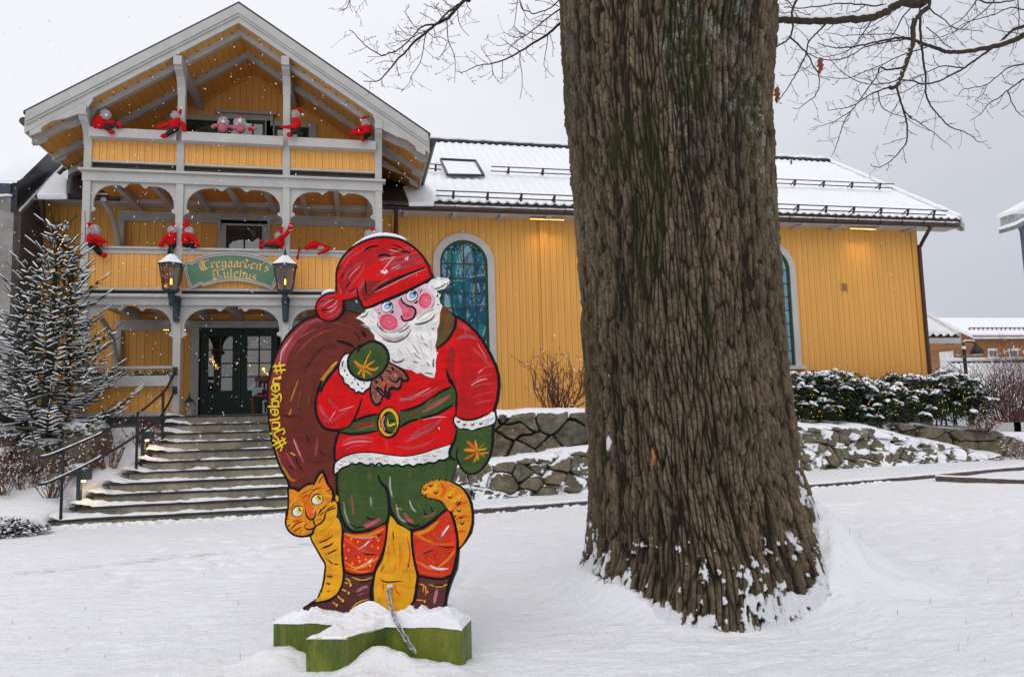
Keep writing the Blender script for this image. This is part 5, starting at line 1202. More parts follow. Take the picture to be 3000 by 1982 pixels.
for p, w_, c, T in [([(1880, 900), (1960, 930), (2040, 990)], 12, mix3(ROSE, RED, .5), A_), ([(1900, 1060), (2000, 1030), (2090, 1060)], 10, ROSE, A_), ([(2060, 1150), (2160, 1250), (2240, 1330)], 8, mix3(ROSE, RED, .4), A_), ([(2100, 1100), (2200, 1260)], 2, PINKL, A_), ([(2040, 1500), (2130, 1440), (2250, 1410)], 4, mix3(ROSE, RED, .2), A_), ([(2110, 1400), (2170, 1350)], 3, PINKL, A_), ([(1980, 950), (1990, 1020)], 4, ROSE, A_),
    ([(2040, 100), (2120, 50), (2200, 30)], 4, PINKL, B_), ([(2030, 130), (2130, 90), (2260, 80)], 3, ROSE, B_), ([(2050, 220), (2150, 180), (2270, 160)], 4, mix3(ROSE, RED, .3), B_), ([(2060, 290), (2150, 260), (2260, 240)], 3, ROSE, B_), ([(2150, -60), (2200, -90), (2270, -90)], 3, ROSE, B_),
    ([(1340, 260), (1480, 200), (1600, 180), (1720, 110)], 9, ROSE, B_), ([(1330, 230), (1440, 230), (1560, 160)], 7, mix3(ROSE, PINKL, .3), B_), ([(1500, 190), (1640, 120)], 3, PINKL, B_), ([(1400, 650), (1520, 590), (1650, 520), (1760, 420)], 10, ROSE, B_), ([(1430, 610), (1560, 520), (1660, 470)], 7, mix3(ROSE, RED, .3), B_), ([(1300, 700), (1420, 720), (1560, 690), (1700, 620)], 8, mix3(ROSE, RED, .35), B_), ([(1560, 440), (1680, 410), (1800, 410)], 3, PINKL, B_),
    ([(780, 650), (860, 620), (960, 610), (1070, 620)], 6, ROSE, B_), ([(770, 690), (850, 660), (950, 650), (1060, 655)], 5, mix3(PINKL, ROSE, .4), B_), ([(790, 740), (870, 700), (1010, 680)], 4, ROSE, B_), ([(765, 700), (780, 640)], 3, ROSE, B_), ([(1190, 640), (1220, 740)], 8, mix3(RED, ROSE, .3), B_),
    ([(540, 290), (570, 360), (630, 430)], 9, ROSE, B_), ([(630, 230), (660, 280), (720, 330)], 9, mix3(RED, ROSE, .5), B_), ([(570, 430), (660, 450), (760, 380), (850, 310)], 5, ROSE, B_), ([(640, 440), (700, 350)], 3, PINKL, B_), ([(730, 350), (880, 300)], 2.5, PINKL, B_), ([(560, 470), (640, 490), (720, 460)], 6, DRED, B_), ([(760, 130), (880, 190), (930, 250)], 8, mix3(RED, DRED, .5), B_)]:
    a.stroke(p, w_, c, T)
a.stroke([A_(*p) for p in [(1795, 1355), (1810, 1420), (1840, 1490)]]+[B_(*p) for p in [(1845, 60), (1885, 160), (1895, 280), (1890, 400)]], 10, BLK, ID)
a.stroke([B_(*p) for p in [(560, 60), (520, 170), (500, 290), (515, 400), (560, 490), (620, 530), (720, 540), (830, 510), (890, 420), (930, 320), (960, 235)]], 9, BLK, ID, (1, .5)); a.stroke([A_(*p) for p in [(740, 1310), (680, 1380), (610, 1470), (550, 1580)]], 9, BLK, ID, (.8, 1))
a.stroke([B_(*p) for p in [(735, 560), (705, 640), (688, 740), (692, 850)]], 9, BLK, ID, (1, .8))
a.stroke([A_(*p) for p in [(1765, 745), (1840, 812), (1900, 842), (1980, 892), (2058, 960), (2126, 1040), (2182, 1126), (2233, 1222), (2280, 1320), (2308, 1420), (2314, 1520)]]+[B_(*p) for p in [(2312, 130), (2298, 240), (2270, 330)]], 8, BLK, ID, (1, 1))
a.done()
a = Art('collar'); a.fill([(1755, 725), (1815, 785), (1865, 835), (1880, 890), (1860, 980), (1810, 1060), (1700, 1150), (1695, 1080), (1712, 990), (1735, 860)], mix3(OLV, BRN, .45), A_)
a.stroke([(1725, 1060), (1740, 960), (1760, 830)], 8, GRN, A_); a.stroke([(1790, 830), (1800, 920), (1780, 990)], 9, mix3(OLV, DRED, .5), A_)
a.stroke([(1890, 850), (1885, 930), (1850, 1010), (1790, 1090), (1705, 1155)], 9, BLK, A_, (1, .5)); a.stroke([(1753, 725), (1738, 860), (1712, 990), (1692, 1100)], 2.5, RED, A_); a.done()
# ---- belt and buckle
a = Art('belt')
a.fill([(1860, 110), (1875, 290), (1700, 390), (1500, 440), (1340, 510), (1330, 370), (1500, 330), (1680, 210)], GRN, B_, 3)
a.fill([(880, 460), (1000, 410), (1120, 385), (1130, 530), (950, 570), (740, 555), (840, 510)], GRN, B_, 3)
for p, w_, c in [([(890, 520), (980, 480), (1090, 470)], 8, DRED), ([(920, 540), (1010, 510), (1090, 490)], 4, mix3(GRN, ROSE, .5)), ([(1560, 360), (1680, 300), (1840, 200)], 7, ROSE), ([(1420, 390), (1520, 350)], 8, mix3(GRN, DRED, .5)), ([(1600, 310), (1760, 230), (1830, 190)], 5, mix3(ROSE, OLV, .5))]: a.stroke(p, w_, c, B_)
for p in [[(1840, 115), (1740, 160), (1660, 215)], [(1650, 215), (1540, 290), (1440, 330), (1340, 350)], [(1860, 290), (1700, 380), (1540, 420)], [(1520, 430), (1420, 460), (1340, 510)], [(880, 455), (980, 410), (1120, 378)], [(700, 545), (820, 575), (960, 572), (1115, 545)]]: a.stroke(p, 8, BLK, B_, (.5, .5))
a.done()
a = Art('buckle'); a.disc(1225, 465, 118, 160, BLK, B_); a.disc(1225, 460, 100, 140, YEO, B_, .1); a.disc(1228, 465, 74, 112, BLK, B_); a.disc(1245, 462, 60, 92, GRN, B_)
a.stroke([(1185, 400), (1165, 470), (1190, 540)], 4, PINKL, B_); a.stroke([(1140, 400), (1150, 520)], 3, DRED, B_); a.stroke([(1180, 350), (1240, 345), (1290, 390), (1310, 470)], 4, YLW, B_); a.stroke([(1215, 430), (1225, 495), (1275, 480), (1320, 470)], 5, YLW, B_); a.stroke([(1215, 445), (1290, 440)], 3, BLK, B_); a.stroke([(1290, 400), (1300, 540), (1240, 580)], 4, OLV, B_); a.done()
# ---- trousers
a = Art('trousers')
a.fill([(720, 940), (900, 860), (1400, 890), (1895, 830), (1865, 960), (1840, 1050), (1900, 1150), (1800, 1330), (1600, 1490), (1450, 1530), (1340, 1480), (1250, 1330), (1225, 1200), (1222, 1400), (1170, 1480), (1000, 1530), (870, 1540), (790, 1470), (745, 1330), (722, 1150)], GRN, B_, 3)
for p, w_, c in [([(800, 1010), (770, 1130), (790, 1300)], 10, mix3(GRN, OLV, .5)), ([(780, 1250), (800, 1380), (850, 1480), (930, 1500)], 6, mix3(OLV, OFF, .35)), ([(855, 1180), (870, 1300), (880, 1380)], 6, mix3(GRN, ROSE, .5)), ([(1045, 1200), (1055, 1290)], 5, mix3(GRN, OFF, .4)), ([(1000, 1400), (1060, 1420), (1140, 1430)], 5, BLK), ([(980, 1480), (1060, 1460), (1140, 1420)], 12, ROSE), ([(1000, 1500), (1100, 1440)], 5, CHK), ([(830, 1460), (900, 1500), (980, 1495)], 5, BLK),
    ([(1240, 1000), (1240, 1100), (1260, 1200)], 6, mix3(GRN, WHT, .4)), ([(1300, 1270), (1330, 1400), (1400, 1450)], 6, mix3(OLV, OFF, .4)), ([(1430, 1230), (1460, 1310), (1500, 1350)], 5, mix3(OFF, GRN, .4)), ([(1380, 1360), (1420, 1420), (1470, 1450)], 10, ROSE), ([(1550, 1310), (1590, 1370), (1620, 1400)], 5, BLK), ([(1640, 1290), (1660, 1340), (1720, 1340)], 4, BLK), ([(1400, 1450), (1480, 1490), (1540, 1470)], 6, BLK), ([(1500, 1250), (1570, 1350)], 5, OLV), ([(1030, 950), (1040, 1050)], 12, OLV), ([(1430, 930), (1440, 1010)], 10, OLV), ([(1640, 1250), (1700, 1200)], 5, mix3(GRN, OLV, .5)), ([(900, 1420), (950, 1460)], 8, mix3(OLV, BRN, .4)), ([(1560, 1400), (1650, 1380), (1700, 1330)], 7, mix3(OLV, ROSE, .4)), ([(1290, 1310), (1360, 1320)], 2, PINKL)]:
    a.stroke(p, w_, c, B_)
a.stroke([(1125, 995), (1150, 1060), (1200, 1110), (1225, 1200), (1235, 1300), (1290, 1420), (1370, 1500), (1450, 1535), (1560, 1500), (1680, 1420), (1790, 1325)], 10, BLK, B_, (.6, .6))
a.stroke([(1232, 1300), (1222, 1410), (1180, 1470), (1060, 1520), (900, 1548), (810, 1500), (755, 1390), (728, 1250), (712, 1100), (712, 960)], 9, BLK, B_, (1, 1)); a.done()
a = Art('coat_trim')
a.fill([(700, 870), (800, 800), (950, 765), (1100, 765), (1300, 795), (1500, 780), (1700, 725), (1830, 680), (1840, 760), (1822, 800), (1760, 830), (1690, 850), (1600, 865), (1500, 885), (1370, 890), (1280, 880), (1150, 885), (1060, 885), (960, 870), (850, 885), (790, 910), (740, 945), (705, 985), (685, 960)], WHT, B_, 3)
for x_, y_ in ((750, 880), (850, 850), (940, 815), (1040, 820), (1110, 815), (1200, 840), (1380, 850), (1490, 820), (1590, 830), (1680, 790), (730, 920)): a.stroke([(x_-22, y_-6), (x_, y_+8), (x_+26, y_-4)], 4, mix3(OFF, BLK, .3), B_)
for x_, y_ in ((900, 790), (1200, 800), (1400, 830), (1600, 790), (1720, 750), (780, 850)): a.stroke([(x_-30, y_), (x_+30, y_)], 6, OFF, B_)
sc_ = [(690, 985), (730, 950), (760, 920), (790, 905), (830, 892), (860, 870), (900, 880), (940, 862), (980, 880), (1020, 890), (1060, 870), (1090, 892), (1130, 865), (1170, 890), (1220, 880), (1260, 895), (1310, 880), (1360, 900), (1420, 880), (1470, 900), (1520, 875), (1570, 880), (1620, 860), (1680, 865), (1730, 835), (1780, 840), (1830, 800)]
a.stroke(sc_, 6, BLK, B_, (1, 1), 3); a.stroke([(692, 850), (780, 800), (900, 765), (1060, 760), (1250, 785), (1400, 795), (1560, 765), (1700, 720), (1850, 675)], 3.5, BLK, B_, (1, .7)); a.stroke([(690, 850), (680, 930), (690, 990)], 7, BLK, B_); a.done()
# ---- cat body between the legs, left flank, tail
a = Art('cat_body')
a.fill([C_(*p) for p in [(1190, 30), (1260, 110), (1400, 190), (1400, 350), (1450, 600), (1440, 850), (1400, 1000), (1040, 1000), (1040, 850), (1040, 600), (1120, 450), (1160, 250)]], YEO, ID, 2)
a.fill([C_(*p) for p in [(560, 140), (640, 40), (700, 60), (730, 180), (740, 400), (745, 600), (700, 740), (620, 820), (470, 855), (540, 750), (570, 640), (580, 540), (580, 480), (545, 420), (495, 335), (455, 265), (445, 205)]]+[B_(660, 1290), B_(700, 1330)], YEO, ID, 2)
for p, w_, c in [([(1210, 180), (1220, 300), (1240, 420)], 6, ORG), ([(1280, 300), (1290, 420), (1270, 540)], 10, ORG), ([(1350, 230), (1380, 400), (1340, 560)], 5, FLM), ([(1120, 560), (1220, 560), (1250, 470)], 8, ORG), ([(1180, 300), (1170, 480)], 6, ORG), ([(1090, 630), (1150, 655), (1220, 655), (1310, 645)], 4, BLK), ([(1230, 670), (1250, 740), (1290, 790)], 5, FLM), ([(1310, 690), (1380, 720)], 6, ORG), ([(1130, 670), (1120, 740)], 4, FLM), ([(1090, 800), (1060, 900)], 6, ORG), ([(1360, 480), (1370, 520)], 3, BLK), ([(1130, 500), (1100, 560)], 2.5, BLK), ([(1360, 610), (1400, 640)], 4, ORG), ([(1215, 170), (1225, 260)], 3, BLK),
    ([(480, 270), (560, 250), (640, 190)], 6, ORG), ([(500, 290), (580, 260), (650, 215)], 4, BLK), ([(520, 345), (600, 320), (660, 270)], 7, ORG), ([(545, 335), (600, 315), (650, 290)], 5, BLK), ([(560, 395), (620, 385), (690, 340)], 7, ORG), ([(590, 390), (680, 350)], 4, BLK), ([(590, 440), (640, 480), (700, 490)], 4, BLK), ([(590, 600), (640, 605)], 6, BLK), ([(585, 590), (650, 590)], 5, ORG), ([(585, 665), (620, 680)], 5, BLK), ([(590, 740), (615, 745)], 5, mix3(FLM, BLK, .4)), ([(600, 520), (660, 480)], 6, ORG), ([(520, 190), (600, 130), (650, 70)], 6, ORG), ([(640, 150), (600, 200)], 5, ORG)]:
    a.stroke(p, w_, c, C_)
a.stroke([(430, 215), (448, 270), (488, 340), (538, 430), (572, 490), (568, 560), (558, 640), (540, 720), (505, 800)], 5, BLK, C_, (1, 1)); a.done()
a = Art('cat_tail')
a.fill([B_(*p) for p in [(1550, 1130), (1570, 1080), (1640, 1040), (1740, 1030), (1850, 1060), (1940, 1110), (1995, 1185), (2030, 1270), (2046, 1370), (2044, 1470)]]+[C_(*p) for p in [(1955, 120), (1930, 200), (1880, 290), (1838, 340), (1825, 240), (1790, 110), (1760, 20)]]+[B_(*p) for p in [(1870, 1450), (1840, 1370), (1800, 1300), (1740, 1230), (1600, 1200), (1550, 1170)]], ORG, ID, 3)
for p, w_, c in [([(1570, 1150), (1660, 1130), (1700, 1060)], 12, YEO), ([(1740, 1060), (1780, 1130), (1740, 1200)], 9, FLM), ([(1780, 1220), (1850, 1150), (1890, 1110)], 10, YEO), ([(1850, 1260), (1930, 1190), (1970, 1180)], 9, YEO), ([(1850, 1330), (1940, 1270), (2010, 1250)], 6, FLM), ([(1860, 1380), (1950, 1330), (2030, 1330)], 9, YEO), ([(1880, 1430), (1960, 1390), (2030, 1400)], 6, FLM), ([(1890, 1500), (1960, 1470), (2040, 1460)], 9, YEO), ([(1900, 1550), (1980, 1530)], 7, FLM)]: a.stroke(p, w_, c, B_)
for x_, y_ in ((1640, 1085), (1690, 1155), (1580, 1120), (1580, 1180), (1830, 1200), (1910, 1270), (1920, 1335), (1940, 1400), (1950, 1460), (1920, 1250), (1840, 1340), (1870, 1390)): a.stroke([(x_-20, y_-8), (x_+2, y_+10), (x_+26, y_-10)], 4, BLK, B_)
for k_ in range(22):
    t_ = k_/21; pts_ = [(1650, 1225), (1560, 1190), (1540, 1130), (1580, 1065), (1680, 1030), (1800, 1030)]; c_ = cr(pts_, 8); i_ = int(t_*(len(c_)-2)); p0 = c_[i_]; q0 = c_[i_+1]; n0 = np.array([-(q0-p0)[1], (q0-p0)[0]]); n0 /= np.linalg.norm(n0); a.stroke([tuple(p0-n0*4), tuple(p0+n0*14)], 5, BLK if k_ % 2 else OLV, B_)
for k_ in range(18):
    pts_ = [(1650, 1215), (1730, 1240), (1790, 1310), (1850, 1400), (1880, 1500)]; c_ = cr(pts_, 8); i_ = int(k_/17*(len(c_)-2)); p0 = c_[i_]; q0 = c_[i_+1]; d0 = q0-p0; a.stroke([tuple(p0), tuple(p0+d0*.9)], 5.5, BLK, B_)
a.stroke([B_(*p) for p in [(1870, 1060), (1950, 1105), (2008, 1180), (2042, 1265), (2055, 1370), (2053, 1465)]]+[C_(*p) for p in [(1968, 120), (1945, 200), (1890, 292), (1838, 350)]], 5, BLK, ID, (1, 1)); a.done()
# ---- stockings
a = Art('stocking')
a.fill([(745, 185), (830, 200), (1000, 180), (1140, 110), (1155, 200), (1130, 350), (1080, 470), (1040, 560), (980, 590), (880, 580), (770, 550), (745, 450), (738, 300)], STK, C_, 2)
for p, w_, c in [([(760, 200), (860, 225), (1000, 210), (1130, 150)], 9, ORG), ([(760, 240), (850, 310), (940, 360), (1050, 390)], 6, FLM), ([(880, 350), (960, 300), (1010, 250)], 5, mix3(ORG, PINKL, .5)), ([(800, 400), (900, 360), (1000, 320)], 4, ROSE), ([(930, 385), (1000, 395), (1060, 395)], 4, BLK), ([(760, 470), (860, 520), (960, 500), (1080, 420)], 6, ORG), ([(850, 540), (960, 480), (1030, 430)], 4, mix3(ORG, WHT, .3)), ([(860, 230), (960, 240), (1060, 220)], 4, PINKL), ([(940, 320), (990, 265)], 3, WHT), ([(980, 480), (1020, 440)], 3, WHT), ([(1040, 240), (1110, 200)], 4, BLK), ([(780, 520), (900, 560), (1000, 550)], 4, ORG)]: a.stroke(p, w_, c, C_)
for x_, y_ in ((885, 275), (1020, 315), (1060, 235), (750, 310), (795, 355), (890, 420), (900, 460), (1075, 330), (1080, 260), (770, 430), (820, 250), (960, 440), (1000, 500), (830, 480)): a.disc(x_, y_, 9, 13, YEO, C_, n=8)
a.stroke([(742, 170), (735, 300), (740, 450), (752, 560)], 8, BLK, C_, (1, 1)); a.stroke([(1160, 120), (1150, 240), (1120, 370), (1070, 480), (1035, 565)], 6, BLK, C_, (1, 1)); a.done()
a = Art('stocking')
a.fill([(1405, 185), (1500, 160), (1620, 80), (1740, -20), (1790, 110), (1830, 280), (1810, 450), (1770, 590), (1680, 640), (1560, 610), (1470, 590), (1430, 450), (1405, 300)], STK, C_, 2)
for p, w_, c in [([(1420, 200), (1540, 170), (1650, 80)], 10, ORG), ([(1430, 220), (1540, 270), (1660, 300), (1800, 290)], 7, FLM), ([(1440, 200), (1520, 250), (1600, 275)], 4, ORG), ([(1630, 300), (1700, 210), (1750, 120)], 7, ROSE), ([(1680, 220), (1720, 160), (1750, 120)], 5, WHT), ([(1430, 420), (1520, 360), (1630, 300)], 5, ROSE), ([(1440, 460), (1560, 520), (1700, 540)], 7, mix3(ORG, ROSE, .4)), ([(1570, 500), (1640, 530), (1740, 530)], 6, mix3(WHT, ROSE, .2)), ([(1640, 520), (1740, 440), (1800, 360)], 6, ORG), ([(1650, 310), (1740, 330), (1800, 320)], 3, BLK), ([(1500, 390), (1600, 350)], 3, BLK), ([(1480, 560), (1600, 580), (1720, 590)], 4, mix3(RED, ORG, .3))]: a.stroke(p, w_, c, C_)
for x_, y_ in ((1550, 220), (1605, 205), (1570, 260), (1640, 240), (1500, 420), (1560, 430), (1640, 420), (1700, 400), (1680, 180), (1720, 70), (1600, 470)): a.stroke([(x_-5, y_-12), (x_+5, y_+12)], 3, mix3(ORG, OLV, .4), C_)
a.stroke([(1395, 180), (1400, 300), (1420, 450), (1455, 600)], 8, BLK, C_, (1, 1)); a.stroke([(1770, 0), (1805, 110), (1832, 280), (1815, 450), (1775, 600)], 8, BLK, C_, (1, 1)); a.done()
# ---- boots
a = Art('boot')
a.fill([(760, 570), (880, 600), (1030, 590), (1020, 700), (1005, 800), (1035, 900), (1030, 1000), (380, 1000), (390, 900), (450, 870), (600, 850), (700, 770), (745, 660)], BOOT, C_, 2)
for p, w_, c in [([(870, 750), (930, 710), (980, 700)], 8, mix3(BOOT, PINKL, .45)), ([(880, 780), (950, 760)], 4, mix3(BOOT, PINKL, .3)), ([(830, 610), (930, 640), (1020, 610)], 3.5, YEO), ([(900, 650), (960, 650), (1010, 635)], 5, BLK), ([(765, 620), (800, 640), (810, 680)], 4, YEO), ([(760, 660), (790, 670)], 4, YEO), ([(720, 720), (780, 745)], 4.5, YEO), ([(690, 785), (735, 830)], 4.5, YEO), ([(645, 845), (680, 875)], 4, YEO), ([(800, 960), (850, 880), (920, 835), (985, 820)], 3.5, YEO), ([(870, 950), (900, 890), (990, 850)], 7, BLK), ([(880, 970), (940, 890)], 5, ROSE), ([(430, 900), (500, 900), (540, 930)], 7, ROSE), ([(410, 930), (480, 960), (560, 960)], 7, mix3(ROSE, BOOT, .4)), ([(440, 890), (500, 880), (540, 915)], 3, BLK), ([(985, 830), (990, 880)], 4, mix3(BOOT, PINKL, .3))]: a.stroke(p, w_, c, C_)
for x_, y_ in ((815, 690), (797, 765), (742, 838), (683, 880)): a.disc(x_, y_, 17, 26, BLK, C_, .4, 10); a.disc(x_, y_-4, 11, 18, YEO, C_, .4, 10); a.disc(x_-2, y_-6, 4, 6, WHT, C_, n=6)
a.stroke([(755, 555), (830, 585), (920, 590), (1035, 572)], 7, BLK, C_, (1, 1)); a.stroke([(752, 560), (742, 660), (700, 760), (620, 825), (520, 850), (440, 865), (372, 905)], 7, BLK, C_, (1, 1)); a.stroke([(1042, 560), (1030, 640), (1005, 740), (1010, 820), (1030, 920)], 8, BLK, C_, (1, 1)); a.done()
a = Art('boot')
a.fill([(1470, 590), (1600, 640), (1765, 590), (1745, 700), (1715, 800), (1700, 1000), (1430, 1000), (1440, 780)], BOOT, C_, 2)
for p, w_, c in [([(1640, 720), (1620, 800), (1610, 860)], 9, mix3(BOOT, PINKL, .5)), ([(1560, 680), (1660, 700), (1740, 675)], 4, YEO), ([(1600, 690), (1700, 690)], 4, BLK), ([(1470, 675), (1510, 690), (1500, 750)], 3.5, YEO), ([(1530, 690), (1530, 780)], 4, YEO), ([(1440, 825), (1510, 830)], 3, YEO), ([(1480, 870), (1560, 890)], 4, mix3(BOOT, PINKL, .4)), ([(1650, 920), (1680, 900)], 7, YEO)]: a.stroke(p, w_, c, C_)
for x_, y_ in ((1545, 755), (1520, 845)): a.disc(x_, y_, 15, 24, BLK, C_, .4, 10); a.disc(x_, y_-4, 9, 17, YEO, C_, .4, 10)
a.stroke([(1460, 595), (1560, 615), (1680, 628), (1770, 590)], 7, BLK, C_, (1, 1)); a.stroke([(1455, 600), (1440, 720), (1420, 830), (1380, 900)], 9, BLK, C_, (1, 1)); a.stroke([(1770, 590), (1735, 720), (1715, 860), (1700, 950)], 7, BLK, C_, (1, 1)); a.done()
# ---- cat head
a = Art('cat_head')
a.fill([(180, 515), (260, 505), (355, 560), (390, 520), (500, 450), (640, 420), (700, 330), (800, 215), (850, 350), (900, 450), (960, 530), (985, 640), (960, 760), (1040, 850), (1000, 960), (860, 1010), (780, 1120), (650, 1200), (600, 1310), (480, 1370), (330, 1350), (220, 1280), (155, 1180), (150, 1050), (185, 900), (190, 700)], ORG, K_, 2)
a.fill([(1050, 620), (1090, 640), (1100, 700), (1080, 740), (1050, 700)], YEO, K_)
a.fill([(860, 800), (1050, 740), (1060, 1000), (900, 1050), (840, 1000)], YEO, K_)
a.fill([(200, 1000), (400, 1060), (500, 1150), (450, 1320), (300, 1320), (180, 1180)], mix3(ORG, YEO, .5), K_); a.fill([(600, 850), (900, 720), (940, 800), (860, 900), (840, 1050), (700, 1130), (640, 1050)], mix3(ORG, YEO, .6), K_)
a.fill([(430, 640), (560, 600), (570, 740), (660, 860), (670, 960), (600, 1040), (530, 1020), (490, 900), (440, 760)], mix3(ORG, FLM, .7), K_)
for p, w_, c in [([(250, 1100), (320, 1090), (400, 1070)], 8, FLM), ([(260, 1320), (330, 1250), (420, 1200)], 7, FLM), ([(210, 830), (260, 750), (330, 690)], 6, YEO), ([(380, 770), (430, 760), (450, 800)], 6, YEO), ([(830, 650), (900, 620), (960, 640)], 8, YEO), ([(900, 760), (940, 720)], 6, FLM), ([(740, 310), (770, 270), (800, 230)], 5, YEO), ([(750, 400), (770, 330), (820, 260)], 4, mix3(BLK, FLM, .3)), ([(560, 620), (640, 560), (720, 550)], 5, YEO), ([(490, 590), (520, 650)], 6, FLM)]: a.stroke(p, w_, c, K_)
for p, w_ in [([(175, 500), (260, 490), (330, 505), (375, 530)], 7), ([(360, 560), (420, 490), (520, 425), (640, 395)], 7), ([(640, 440), (690, 320), (750, 220), (810, 160)], 8), ([(810, 160), (850, 260), (880, 350), (900, 430)], 9), ([(900, 440), (960, 480), (990, 570), (1000, 680), (970, 760)], 6), ([(370, 650), (460, 580), (600, 510), (620, 490)], 2), ([(555, 710), (570, 620), (640, 530), (720, 495), (785, 490)], 3), ([(215, 890), (240, 840), (300, 770)], 2), ([(410, 680), (480, 640), (540, 600)], 2), ([(870, 545), (920, 540), (960, 500)], 3), ([(920, 580), (950, 570)], 2), ([(945, 610), (970, 600)], 2),
    ([(865, 930), (950, 880), (1050, 850)], 4), ([(870, 900), (940, 850), (1030, 810)], 3), ([(720, 990), (760, 920), (830, 850), (885, 790)], 4), ([(220, 1250), (280, 1180), (350, 1130), (440, 1095)], 4), ([(150, 1055), (190, 1050)], 3), ([(170, 1180), (220, 1165)], 4), ([(460, 1210), (520, 1130)], 3), ([(470, 1215), (560, 1245), (640, 1220), (680, 1180)], 5), ([(635, 1060), (650, 1120), (670, 1180)], 5), ([(670, 1180), (760, 1140), (830, 1060), (855, 980), (850, 900)], 5), ([(490, 870), (500, 960), (550, 1040), (620, 1060), (670, 1000), (680, 900)], 5), ([(755, 990), (830, 930)], 3), ([(760, 870), (790, 940)], 3), ([(400, 1340), (410, 1280), (450, 1220)], 1.8), ([(310, 1280), (380, 1220), (440, 1190)], 1.8), ([(740, 1060), (765, 1070), (765, 1050)], 2), ([(690, 1080), (710, 1090)], 2), ([(650, 1280), (600, 1350), (480, 1385)], 4)]: a.stroke(p, w_, BLK, K_)
for cx_, cy_, rr_ in ((352, 918, 0), (708, 700, 0)):
    a.disc(cx_-2, cy_-6, 118, 100, BLK, K_, -.62); a.disc(cx_+2, cy_-2, 100, 82, WHT, K_, -.62)
    a.fill([(cx_-20, cy_-60), (cx_+60, cy_-90), (cx_+98, cy_-60), (cx_+80, cy_), (cx_+30, cy_+45), (cx_-10, cy_+20)], YLW, K_); a.stroke([(cx_+18, cy_-72), (cx_+40, cy_-30), (cx_+70, cy_-5)], 5, GRN, K_, (.7, .6))
a.disc(650, 910, 18, 36, PINKL, K_, .3, 10)
a.stroke([(175, 500), (182, 700), (172, 880), (150, 1000), (130, 1100), (150, 1200), (210, 1290), (300, 1350), (420, 1375), (520, 1360), (600, 1320), (650, 1275)], 6, BLK, K_, (1, .6)); a.done()
# ---- beard, face
a = Art('beard')
a.fill([(610, 245), (720, 215), (780, 330), (830, 560), (1000, 560), (1250, 420), (1400, 330), (1640, 160), (1640, 60), (1560, -60), (1530, -130)]+[(1640, -250), (1760, -215), (1850, -235), (1880, -200), (1870, -140), (1800, -70), (1690, -40), (1690, 0), (1750, 20), (1720, 80), (1740, 160), (1772, 190), (1735, 300), (1722, 470), (1690, 560), (1690, 690), (1660, 800), (1690, 930), (1665, 1060), (1670, 1180), (1645, 1290), (1590, 1285), (1520, 1260), (1440, 1210), (1380, 1225), (1300, 1170), (1200, 1155), (1100, 1110), (960, 1040), (940, 900), (850, 780), (740, 700), (730, 640), (690, 590), (640, 540), (560, 500), (500, 480), (600, 465), (520, 410), (445, 378), (520, 330)], WHT, G_, 1)
bst = [([(800, 560), (900, 650), (1050, 680), (1200, 620), (1290, 520)], 7, OFF), ([(790, 620), (900, 690), (1060, 710), (1180, 660)], 8, mix3(OFF, GRY, .4)), ([(850, 690), (950, 730), (1080, 740), (1220, 660), (1290, 560)], 5, mix3(GRY, BLK, .4)), ([(960, 600), (1090, 570), (1190, 500), (1250, 440)], 6, mix3(OFF, GRY, .5)), ([(1100, 600), (1200, 560), (1270, 490)], 5, GRY), ([(1380, 400), (1470, 320), (1560, 270), (1640, 250)], 7, mix3(OFF, GRY, .4)), ([(1350, 470), (1480, 450), (1600, 400), (1660, 320)], 6, GRY), ([(1360, 480), (1460, 470), (1560, 440)], 3, mix3(GRY, BLK, .5)), ([(1420, 420), (1540, 370), (1620, 300)], 4, OFF), ([(1650, 60), (1640, 160), (1600, 230)], 4, GRY),
    ([(1310, 770), (1360, 850), (1420, 940)], 4, mix3(OFF, GRY, .6)), ([(1440, 640), (1480, 720)], 4, mix3(OFF, GRY, .6)), ([(1330, 900), (1380, 960), (1440, 1000)], 3, GRY), ([(1480, 760), (1560, 820)], 3, GRY), ([(1000, 1010), (1050, 1050), (1130, 1045), (1190, 1000)], 6, mix3(GRY, BLK, .3)), ([(1220, 1115), (1290, 1150), (1350, 1150)], 4, OFF), ([(1320, 1040), (1400, 1060)], 4, GRY), ([(1520, 1050), (1560, 1090), (1550, 1120)], 3.5, GRY), ([(1640, 990), (1630, 1080), (1640, 1130)], 5, mix3(GRY, BLK, .3)), ([(1500, 1210), (1570, 1220), (1630, 1230)], 4, GRY), ([(1370, 620), (1420, 690)], 3, OFF), ([(1550, 570), (1600, 660)], 4, OFF), ([(1210, 820), (1290, 920), (1350, 980)], 5, OFF), ([(1100, 850), (1150, 930)], 5, OFF), ([(1450, 900), (1500, 1020)], 4, OFF), ([(1400, 780), (1480, 920), (1560, 1000)], 4, OFF), ([(1620, 560), (1640, 530)], 3, BLK), ([(1590, 700), (1600, 900)], 5, OFF),
    ([(520, 370), (590, 350), (640, 290)], 5, GRY), ([(560, 300), (600, 270)], 4, GRY), ([(510, 480), (600, 500), (680, 560)], 4, GRY), ([(650, 300), (690, 320), (710, 300)], 4, OFF), ([(660, 410), (700, 440), (730, 420)], 4, OFF), ([(690, 350), (740, 370)], 4, OFF), ([(740, 560), (790, 610)], 5, OFF), ([(780, 430), (790, 500), (860, 570), (930, 600)], 4, GRY),
    ([(1650, -60), (1740, -90), (1830, -150)], 5, GRY), ([(1600, -110), (1640, -60)], 4, OFF), ([(1640, -240), (1680, -225)], 3, BLK), ([(1860, -170), (1840, -120)], 3, GRY), ([(1700, 20), (1690, 60)], 5, BLK), ([(1690, 160), (1720, 190)], 4, GRY), ([(1620, 10), (1600, 80)], 5, GRY), ([(1680, -20), (1730, 20)], 3, OFF)]
